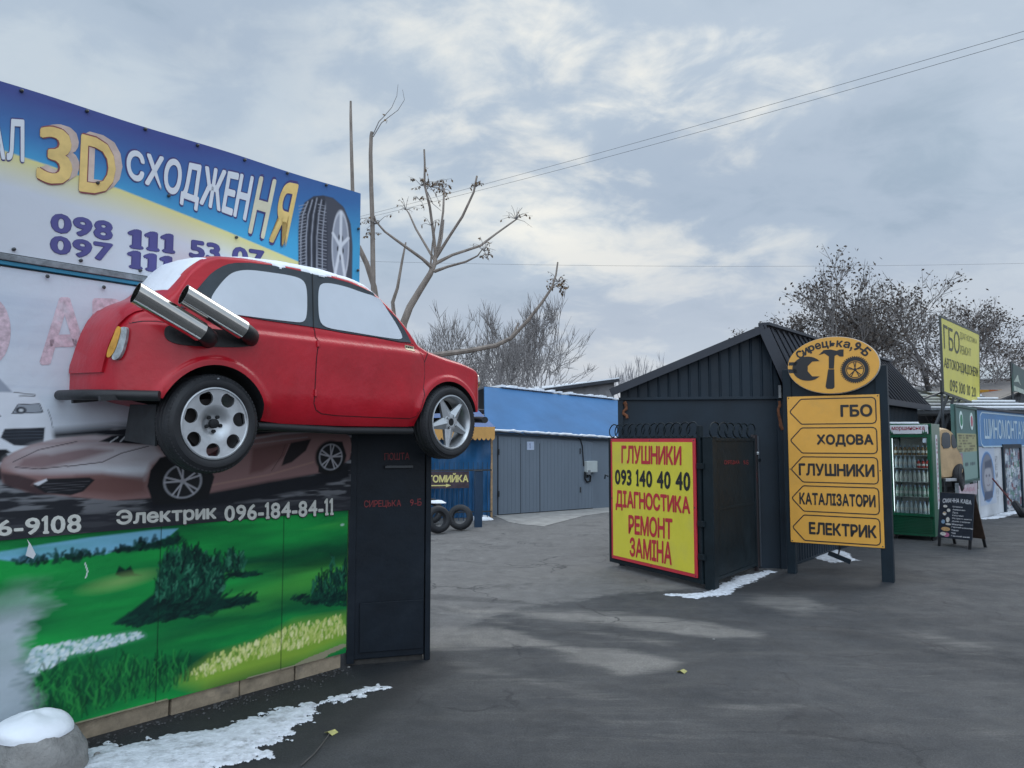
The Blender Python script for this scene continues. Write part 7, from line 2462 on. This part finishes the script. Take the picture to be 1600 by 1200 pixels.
# ------------------------------------------------------------------ boards and frames over the right side
def make_billboard():
    f = Frame(Z0(at(1470, 600, 19.3)), (math.sin(al), math.cos(al)))
    c = [f.px(u, v) for u, v in ((1470, 494.5), (1530, 522), (1531, 633), (1475, 613))]
    t = thing('billboard', f.p((c[0][0] + c[1][0]) / 2, 2.6), 'yellow ГБО billboard with phone 095 100 10 20 standing on slanted struts', 'billboard')
    pts = [c[3], c[2], c[1], c[0]]
    MB().prism(f, pts, -0.04, 0.0).build('board', mat('pale yellow billboard', (0.62, 0.56, 0.12), 0.5, var=0.06, scale=1.5), t)
    mb = MB()
    edge = mat('dark billboard edge', (0.05, 0.055, 0.05), 0.5)
    for p, q in zip(pts, pts[1:] + pts[:1]):
        mb.bar(f.p(*p, -0.02), f.p(*q, -0.02), 0.05, 0.06)
    mb.build('frame', edge, t)
    k, g = MB(), MB()
    letters(k, 'ГБО', f.quad([(1473.5, 506), (1499, 520), (1499, 554), (1475, 545)], 0.0), 0.006, f.un, 0.005)
    letters(g, 'ДІАГНОСТИКА', f.quad([(1499.5, 518), (1526, 530), (1526, 539), (1499.5, 531)], 0.0), 0.006, f.un, 0.0)
    g.cut()
    letters(g, 'РЕМОНТ', f.quad([(1500, 539), (1517, 545), (1517, 557), (1500, 553)], 0.0), 0.006, f.un, 0.0)
    k.cut()
    letters(k, 'АВТОКОНДИЦІОНЕРИ', f.quad([(1475, 558), (1528, 575), (1528, 592), (1475, 577)], 0.0), 0.006, f.un, 0.01)
    k.cut()
    letters(k, '095 100 10 20', f.quad([(1484, 591), (1524.5, 605), (1524.5, 621), (1484, 611)], 0.0), 0.006, f.un, 0.02)
    k.build_each('lettering', mat('dark olive print', (0.06, 0.065, 0.03), 0.5), t, fix=False)
    g.build_each('fine_lettering', mat('olive print', (0.25, 0.24, 0.06), 0.5), t, fix=False)
    a0, a1 = c[3][0], c[2][0]
    mb = MB()
    L_ = a1 - a0
    zb = lambda q: c[3][1] + (c[2][1] - c[3][1]) * q
    for q, dn in ((0.02, 0), (0.98, 0)):
        mb.bar(f.p(a0 + L_ * q, zb(q) + 0.3, -0.07), f.p(a0 + L_ * q, 0.0, -0.07), 0.05)
    for q, q2 in ((0.30, 0.12), (0.42, 0.42), (0.62, 0.45), (0.78, 0.78)):
        mb.bar(f.p(a0 + L_ * q, zb(q) + 0.3, -0.09), f.p(a0 + L_ * q2, 2.0, -0.3 - 0.4 * q), 0.06)
    mb.bar(f.p(a0 + L_ * 0.02, c[3][1], -0.1), f.p(a0 - 2.2, c[3][1] - 0.45, -0.6), 0.04)
    mb.bar(f.p(a0 - 2.4, c[3][1] + 0.02, -0.4), f.p(a0 + L_, c[3][1] - 0.05, -0.4), 0.05)
    mb.build('strut', M_steel, t)
make_billboard()

def make_green_board():
    f = Frame(Z0(at(1491, 755, 15.2)), (math.sin(al), math.cos(al)))
    c = [f.px(u, v) for u, v in ((1490, 632), (1524, 637), (1524, 753), (1495, 757))]
    a0, a1, z1, z0 = (c[0][0] + c[3][0]) / 2, c[1][0], (c[0][1] + c[1][1]) / 2, (c[2][1] + c[3][1]) / 2
    t = thing('notice_board', f.p((a0 + a1) / 2, 0), 'tall grey green notice board with round emblems and yellowed notices', 'notice board')
    M_gb = mat('grey green board', (0.070, 0.150, 0.140), 0.5, var=0.15, scale=3)
    MB().fbox(f, a0, a1, z0, z1, -0.06, 0.0).build('board', M_gb, t)
    fr = mat('dark green frame', (0.025, 0.07, 0.06), 0.5)
    MB().fbox(f, a0, a0 + 0.05, z0, z1, 0.003, 0.03).fbox(f, a1 - 0.05, a1, z0, z1, 0.003, 0.03).fbox(f, a0 + 0.05, a1 - 0.05, z1 - 0.05, z1, 0.003, 0.03).fbox(f, a0 + 0.05, a1 - 0.05, z0, z0 + 0.05, 0.003, 0.03).build('frame', fr, t)
    W_ = a1 - a0
    for q, col, nm in ((0.28, (0.02, 0.20, 0.10), 'green'), (0.76, (0.42, 0.10, 0.14), 'rose')):
        e = MB().lathe(f.p(a0 + W_ * q, z1 - 0.31, 0.003), f.un, [(0, 0.0005), (0, 0.19), (0.006, 0.19), (0.006, 0.0005)], 36).build('emblem', mat('pale emblem ring', (0.62, 0.74, 0.72), 0.5), t)
        MB().lathe(f.p(a0 + W_ * q, z1 - 0.31, 0.010), f.un, [(0, 0.0005), (0, 0.12), (0.004, 0.12), (0.004, 0.0005)], 30).build('emblem_disc', mat(nm + ' emblem', col, 0.5), e)
    pc = Picture(f, a0 + 0.07, a1 - 0.07, z0 + 0.07, z1 - 0.58, 0.014, (124, 150, 144), 0.004)
    hh = pc.z1 - pc.z0
    pc.poly([(pc.a0, pc.z0 + hh * 0.60), (pc.a1, pc.z0 + hh * 0.60), (pc.a1, pc.z1), (pc.a0, pc.z1)], (158, 156, 116), 0.02, raw=True)
    r = random.Random(8)
    for i in range(60):
        a, z = r.uniform(pc.a0 + 0.1, pc.a1 - 0.3), pc.z0 + hh * r.choice([0.97, 0.92, 0.86, 0.80, 0.74, 0.68, 0.64])
        pc.line([(a, z - 0.02), (a + r.uniform(0.05, 0.3), z - 0.02)], (92, 86, 70), 0.03, 0.02, 0.8, raw=True)
    pc.poly([(pc.a0 + 0.1, pc.z0 + hh * 0.38), (pc.a0 + 0.65, pc.z0 + hh * 0.38), (pc.a0 + 0.65, pc.z0 + hh * 0.58), (pc.a0 + 0.1, pc.z0 + hh * 0.58)], (150, 120, 135), 0.02, raw=True)
    pc.poly([(pc.a0 + 0.2, pc.z0 + hh * 0.46), (pc.a0 + 0.5, pc.z0 + hh * 0.46), (pc.a0 + 0.5, pc.z0 + hh * 0.53), (pc.a0 + 0.2, pc.z0 + hh * 0.53)], (190, 196, 200), 0.02, raw=True)
    for i in range(14):
        a = r.uniform(pc.a0 + 0.4, pc.a1 - 0.25)
        pc.line([(a, pc.z0 + hh * 0.33), (a + 0.1, pc.z0 + hh * 0.33)], (76, 92, 96), 0.07, 0.02, 0.8, raw=True)
    pc.mesh().build('notices', art_mat('faded notices', 0.5), t, fix=False)
    for a in (a0 + 0.1, a1 - 0.12):
        MB().fbox(f, a, a + 0.07, 0.0, z0 - 0.003, -0.06, -0.01).build('leg', fr, t)
    MB().fbox(f, a1 - 0.55, a1 - 0.2, z0 - 0.18, z0 - 0.003, -0.09, 0.02).build('lamp_box', M_dark, t)
    # a small faded banner below
    q = [f.px(u, v, 0.15) for u, v in ((1499, 759), (1527, 755), (1527, 772), (1500, 776))]
    b = thing('faded_banner', f.p((q[0][0] + q[1][0]) / 2, q[3][1], 0.15), 'small faded pink and white banner on a low fence under the notice board', 'banner')
    MB().prism(f, [q[3], q[2], q[1], q[0]], 0.14, 0.15).build('sheet', mat('faded pink sheet', (0.44, 0.36, 0.40), 0.6, var=0.25, scale=4), b)
    for k in (0, 1):
        MB().fbox(f, q[k][0] - 0.03, q[k][0] + 0.03, 0.0, q[k][1] + 0.05, 0.08, 0.138).build('post', M_wood, b)
    mb = MB()
    letters(mb, 'КАВА', [f.p(q[0][0] + 0.3, q[0][1] - 0.06, 0.153), f.p(q[1][0] - 0.3, q[1][1] - 0.06, 0.153), f.p(q[2][0] - 0.3, q[2][1] + 0.08, 0.153), f.p(q[3][0] + 0.3, q[3][1] + 0.08, 0.153)], 0, f.un, 0.0)
    mb.build('lettering', mat('faded rose print', (0.42, 0.16, 0.22), 0.6), b, fix=False)
make_green_board()

def make_old_car():
    """nose and cab of a beige old car behind the fridge, facing right"""
    Y = 14.75
    f = Frame(Z0(at(1470, 760, Y)), (0.90, 0.43))
    t = thing('vintage_car', f.p(0.2, 0.55, -0.5), 'beige rounded vintage car on a stand behind the green fridge', 'car')
    Mb = mat('beige car paint', (0.42, 0.29, 0.16), 0.4, var=0.25, scale=3, stain=(0.20, 0.11, 0.06), stain_amt=0.7, stain_scale=4)
    P = lambda L_: [f.px(u, v) for u, v in L_]
    prof = P([(1464, 690), (1465, 676), (1468, 668), (1474, 667), (1484, 669), (1491, 677), (1495, 690), (1496.5, 702), (1500, 706), (1505, 716), (1507, 730), (1506, 745), (1494, 748), (1478, 750), (1464, 750)])
    prof = smooth_poly(prof, 2)
    W_ = 0.75
    mb = MB()
    k = len(prof)
    ca = sum(p[0] for p in prof) / k
    cz = sum(p[1] for p in prof) / k
    rings = []
    for n, s in ((0.0, 0.90), (-0.04, 0.955), (-0.12, 0.99), (-0.22, 1.0), (-W_ + 0.22, 1.0), (-W_ + 0.04, 0.95), (-W_, 0.9)):
        rings.append([f.p(ca + (a - ca) * s, cz + (z - cz) * s, n) for a, z in prof])
    vs = [p for r_ in rings for p in r_]
    fs = [(i * k + j, i * k + (j + 1) % k, (i + 1) * k + (j + 1) % k, (i + 1) * k + j) for i in range(6) for j in range(k)] + [tuple(range(k)), tuple(range(7 * k - 1, 6 * k - 1, -1))]
    mb.add(vs, fs).build('body', Mb, t, smooth=50)
    for q in ([(1471, 678), (1476, 675), (1483.5, 677), (1484.5, 690), (1484.5, 700), (1471, 701)], [(1486, 678), (1490, 680), (1493.5, 690), (1494.5, 700), (1486.5, 700)]):
        MB().prism(f, smooth_poly(P(q), 1), -0.03, 0.012).build('window', mat('dark car glass', (0.05, 0.06, 0.07), 0.12), t)
    w = P([(1501, 746)])[0]
    wc = f.p(w[0], w[1], -0.05)
    wh = thing('wheel', wc, None, None)
    wh.parent = t
    wh.location = tuple(np.array(wh.location) - np.array(t.location))
    tf = V((0.80, -0.60, 0))
    MB().lathe(wc + tf * 0.09, -tf, tyre_profile(0.27, 0.17, 0.18), 40, closed=True).build('tyre', M_rubber, wh, smooth=40)
    MB().lathe(wc + tf * 0.06, -tf, [(0, 0.0005), (0.0, 0.08), (0.03, 0.17), (0.08, 0.175)], 32).build('hub', mat('cream hub', (0.5, 0.42, 0.3), 0.4), wh, smooth=40)
    h = P([(1500, 733)])[0]
    MB().fbox(f, *sorted((P([(1472, 750)])[0][0], P([(1494, 748)])[0][0])), P([(1480, 752)])[0][1], P([(1480, 747)])[0][1], 0.02, 0.08).build('bumper', M_alloy, t, bevel=0.01)
    MB().fbox(f, *sorted((P([(1480, 750)])[0][0], P([(1492, 750)])[0][0])), 0.0, P([(1480, 752)])[0][1], -0.7, -0.3).build('stand', M_wood, t)
make_old_car()

def make_pergola():
    f = Frame(Z0(at(1446, 700, 21)), (0.98, 0.2))
    t = thing('pergola', f.p(2, 0), 'steel frame shelter with snowy slats behind the yellow billboard', 'shelter')
    mb = MB()
    W_ = 4.2
    for n in (0, -3):
        mb.bar(f.p(-0.6, 2.55, n), f.p(W_, 2.65, n), 0.08)
    for a in (-0.5, 1.6, W_ - 0.2):
        for n in (0, -3):
            mb.bar(f.p(a, 0, n), f.p(a, 2.6, n), 0.08)
    mb.build('frame', M_steel, t)
    sl = MB()
    sn = MB()
    for i in range(6):
        n = 0.1 - i * 0.62
        z = 2.66 + i * 0.12
        sl.slab([f.p(-0.7, z, n), f.p(W_, z + 0.05, n), f.p(W_, z + 0.07, n - 0.36), f.p(-0.7, z + 0.02, n - 0.36)], 0.05)
        sn.slab([f.p(-0.6, z + 0.055, n), f.p(W_ - 0.1, z + 0.10, n), f.p(W_ - 0.1, z + 0.12, n - 0.34), f.p(-0.6, z + 0.075, n - 0.34)], 0.05)
    sl.build('slats', M_wood, t)
    tag(sn.build('snow', M_csnow, bevel=0.01), 'snow lying on the slats of the steel shelter', 'snow', kind='stuff')
    # snowy roof running behind, under the far building
    g = Frame(Z0(at(1440, 700, 30)), (1, 0.05))
    b = thing('low_roof', g.p(3, 0), 'low flat snowy roofed outbuilding between the billboard and workshop', 'building')
    MB().fbox(g, -3, 9, 0, 3.0, -5, 0).build('wall', mat('weathered grey planks', (0.2, 0.2, 0.21), 0.85), b)
    MB().slab([g.p(-3.2, 3.05, 0.2), g.p(9, 3.05, 0.2), g.p(9, 3.6, -5), g.p(-3.2, 3.6, -5)], 0.05).build('roof', M_roof, b)
    tag(MB().slab([g.p(-3.2, 3.12, 0.2), g.p(9, 3.12, 0.2), g.p(9, 3.67, -5), g.p(-3.2, 3.67, -5)], 0.06).build('snow', M_csnow), 'snow sheet on the low outbuilding roof', 'snow', kind='stuff')
    # orange fascia strip
    h = Frame(Z0(at(1530, 700, 27)), (1, 0.02))
    zz0, zz1 = h.px(1555, 615)[1], h.px(1555, 609)[1]
    o = thing('fascia_sign', h.p(0.5, zz0), 'narrow orange and red fascia strip under the far grey roof', 'sign')
    for i in range(6):
        a0 = -0.2 + i * 0.32
        MB().fbox(h, a0, a0 + 0.318, zz0, zz1, -0.05, 0).build('panel', mat('orange strip' if i % 2 else 'red orange strip', (0.62, 0.30, 0.03) if i % 2 else (0.5, 0.12, 0.03), 0.5, var=0.3, scale=5), o)
    MB().fbox(h, -0.25, 1.9, zz0 - 0.06, zz0 - 0.003, -0.1, 0.02).build('rail', M_steel, o)
    for a in (-0.2, 1.8):
        MB().fbox(h, a, a + 0.06, 0, zz0 - 0.06, -0.1, -0.03).build('post', M_steel, o)
    # far long building with a pale roof
    k = Frame(Z0(at(1500, 700, 75)), (1, -0.15))
    fb = thing('far_building', k.p(8, 0), 'long pale grey far building with a low pitched roof at the right edge', 'building')
    MB().fbox(k, 0, 26, 0, k.px(1560, 592)[1], -12, 0).build('wall', mat('pale far wall', (0.34, 0.33, 0.32), 0.8), fb)
    MB().slab([k.p(-0.4, k.px(1560, 592)[1] + 0.02, 0.4), k.p(26.5, k.px(1560, 592)[1] + 0.02, 0.4), k.p(26.5, k.px(1560, 562)[1], -6), k.p(1.0, k.px(1560, 562)[1], -6)], 0.1).build('roof', mat('pale far roof', (0.36, 0.37, 0.37), 0.8), fb)
    # dark green angled sign at the very right
    s = Frame(Z0(at(1583, 700, 23.0)), (math.sin(al), math.cos(al)))
    c = [s.px(u, v) for u, v in ((1583, 568), (1606, 583), (1606, 613), (1584, 612))]
    gsn = thing('green_sign', s.p(c[0][0] + 0.5, c[3][1]), 'dark green angled sign with a pale mountain and trees at the right edge', 'sign')
    MB().prism(s, [c[3], c[2], c[1], c[0]], -0.04, 0.0).build('board', mat('dark green sign', (0.035, 0.075, 0.07), 0.5, var=0.25, scale=3), gsn)
    L_ = c[1][0] - c[0][0]
    hgt = c[0][1] - c[3][1]
    pk = MB()
    a, z = c[3]
    pk.prism(s, [(a + .15, z + hgt * .35), (a + L_ * .3, z + hgt * .68), (a + L_ * .36, z + hgt * .5), (a + L_ * .5, z + hgt * .3), (a + L_ * .3, z + hgt * .42)], 0.001, 0.006)
    pk.prism(s, [(a + .05, z + .04), (a + L_ * .95, z + .04), (a + L_ * .9, z + hgt * .2), (a + .08, z + hgt * .22)], 0.001, 0.005)
    pk.build('picture', mat('pale sign picture', (0.36, 0.42, 0.36), 0.5, var=0.5, scale=9), gsn)
    MB().bar(s.p(c[0][0] - 0.05, c[3][1] - 0.6, -0.05), s.p(c[0][0] - 0.05, c[0][1] + 0.05, -0.05), 0.05).bar(s.p(c[0][0] - 0.05, c[0][1] + 0.03, -0.05), s.p(c[1][0], c[1][1] + 0.03, -0.05), 0.04).build('post', M_steel, gsn)
make_pergola()

# ------------------------------------------------------------------ wires, boulder, scraps
def wire(label, pts, r, sag=0.0):
    P = [at(*p) for p in pts]
    path = []
    for i in range(41):
        q = i / 40
        path.append(P[0] * (1 - q) + P[1] * q - UP * sag * 4 * q * (1 - q))
    tag(MB().tube(path, r, 6).build('power_cable', mat('grey cable', (0.06, 0.065, 0.07), 0.6)), label, 'cable', 'overhead cables')
wire('upper of the two overhead cables rising to the right', [(560, 339, 30), (1640, 37, 15)], 0.0048, 0.10)
wire('lower of the two overhead cables rising to the right', [(560, 343, 30), (1640, 49, 15)], 0.0048, 0.16)
wire('single thin level cable across the sky behind the trees', [(560, 408, 55), (1660, 410, 60)], 0.008, 0.35)

def make_boulder():
    c = Z0(on_ground(55, 1205))
    t = thing('boulder', c, 'rounded grey boulder capped with snow at the foot of the hoarding', 'boulder')
    nz = fbm(40, 80, 4, 6, 5, 12)
    vs, n1, n2 = [], 80, 36
    rx, ry, h = 0.27, 0.27, 0.30
    for j in range(n2):
        ph = -0.35 + (math.pi / 2 + 0.35) * j / (n2 - 1)
        for i in range(n1):
            th = 2 * math.pi * i / n1
            w = min(i, n1 - i)
            k = 0.92 + 0.2 * (nz[j, w] - 0.5)
            vs.append(c + V((rx * math.cos(th) * math.cos(ph) ** 0.75 * k, ry * math.sin(th) * math.cos(ph) ** 0.75 * k, h * math.sin(ph) * k)))
    fs = [(j * n1 + i, j * n1 + (i + 1) % n1, (j + 1) * n1 + (i + 1) % n1, (j + 1) * n1 + i) for j in range(n2 - 1) for i in range(n1)]
    MB().add(vs, fs).build('stone', mat('rough grey stone', (0.25, 0.245, 0.235), 0.9, var=0.3, scale=12, bump=0.7, bscale=45, stain=(0.16, 0.15, 0.14), stain_amt=0.8, stain_scale=6), t, smooth=60)
    lump('smooth snow cap on the grey boulder', c + V((-0.02, 0.0, 0.205)), 0.195, 0.19, 0.112, 15)
make_boulder()
def scraps():
    r = random.Random(9)
    for i, (u, v, lab) in enumerate(((1065, 1051, 'yellow green fallen leaf on the open asphalt'), (517, 1147, 'yellowish fallen leaf at the twig tip beside the snow strip'))):
        g = on_ground(u, v)
        d = 0.045
        pts = [g + V((d * math.cos(a) * k, d * math.sin(a) * k, 0.012 + 0.012 * math.sin(a * 2))) for a, k in ((0, 1), (0.7, .6), (1.5, .7), (2.4, .55), (3.14, .9), (4.1, .6), (5.2, .7))]
        mb = MB().add(pts + [p - UP * 0.002 for p in pts], [tuple(range(7)), tuple(range(13, 6, -1))] + [(j, j + 7, (j + 1) % 7 + 7, (j + 1) % 7) for j in range(7)])
        tag(mb.build('fallen_leaf', mat('yellow green leaf', (0.36, 0.34, 0.12), 0.7, var=0.3, scale=30)), lab, 'leaf')
    P = [on_ground(u, v) + UP * 0.012 for u, v in ((470, 1200), (490, 1182), (503, 1166), (513, 1152), (519, 1143))]
    tag(MB().tube(P, [0.004, 0.004, 0.0035, 0.003, 0.002], 6).build('twig', M_bark2), 'thin dark twig on the asphalt right of the snow strip', 'twig')
    mb = MB()
    for i in range(260):
        # crumbs of grit along the wall foot
        a = r.uniform(-1.0, 1.5)
        p = WF.p(a, 0.004, WN + 0.02 + abs(r.gauss(0, 0.10)))
        s = r.uniform(0.002, 0.008)
        mb.box8([p + V((x * s * r.uniform(.5, 1), y * s * r.uniform(.5, 1), z * s)) for z in (0, 1) for x, y in ((-1, -1), (1, -1), (1, 1), (-1, 1))])
    tag(mb.build('grit', mat('grey grit', (0.09, 0.09, 0.092), 0.9, var=0.5, scale=80)), 'loose grit and crumbs along the foot of the hoarding', 'grit', kind='stuff')
    for i, (u, v, s) in enumerate(((152, 1182, 0.022), (292, 1194, 0.02), (545, 1044, 0.012), (1115, 1000, 0.012))):
        g = on_ground(u, v)
        lb = ('grey pebble on the snow strip nearest the boulder', 'grey pebble on the snow strip near the picture bottom', 'small grey pebble at the black pillar foot', 'small pebble on the open asphalt')[i]
        o = lump(lb, g + UP * 0.005, s, s * 0.8, s * 0.9, 30 + i, mat('rough grey stone', (0.25, 0.245, 0.235)), 'pebble', 'thing')
scraps()
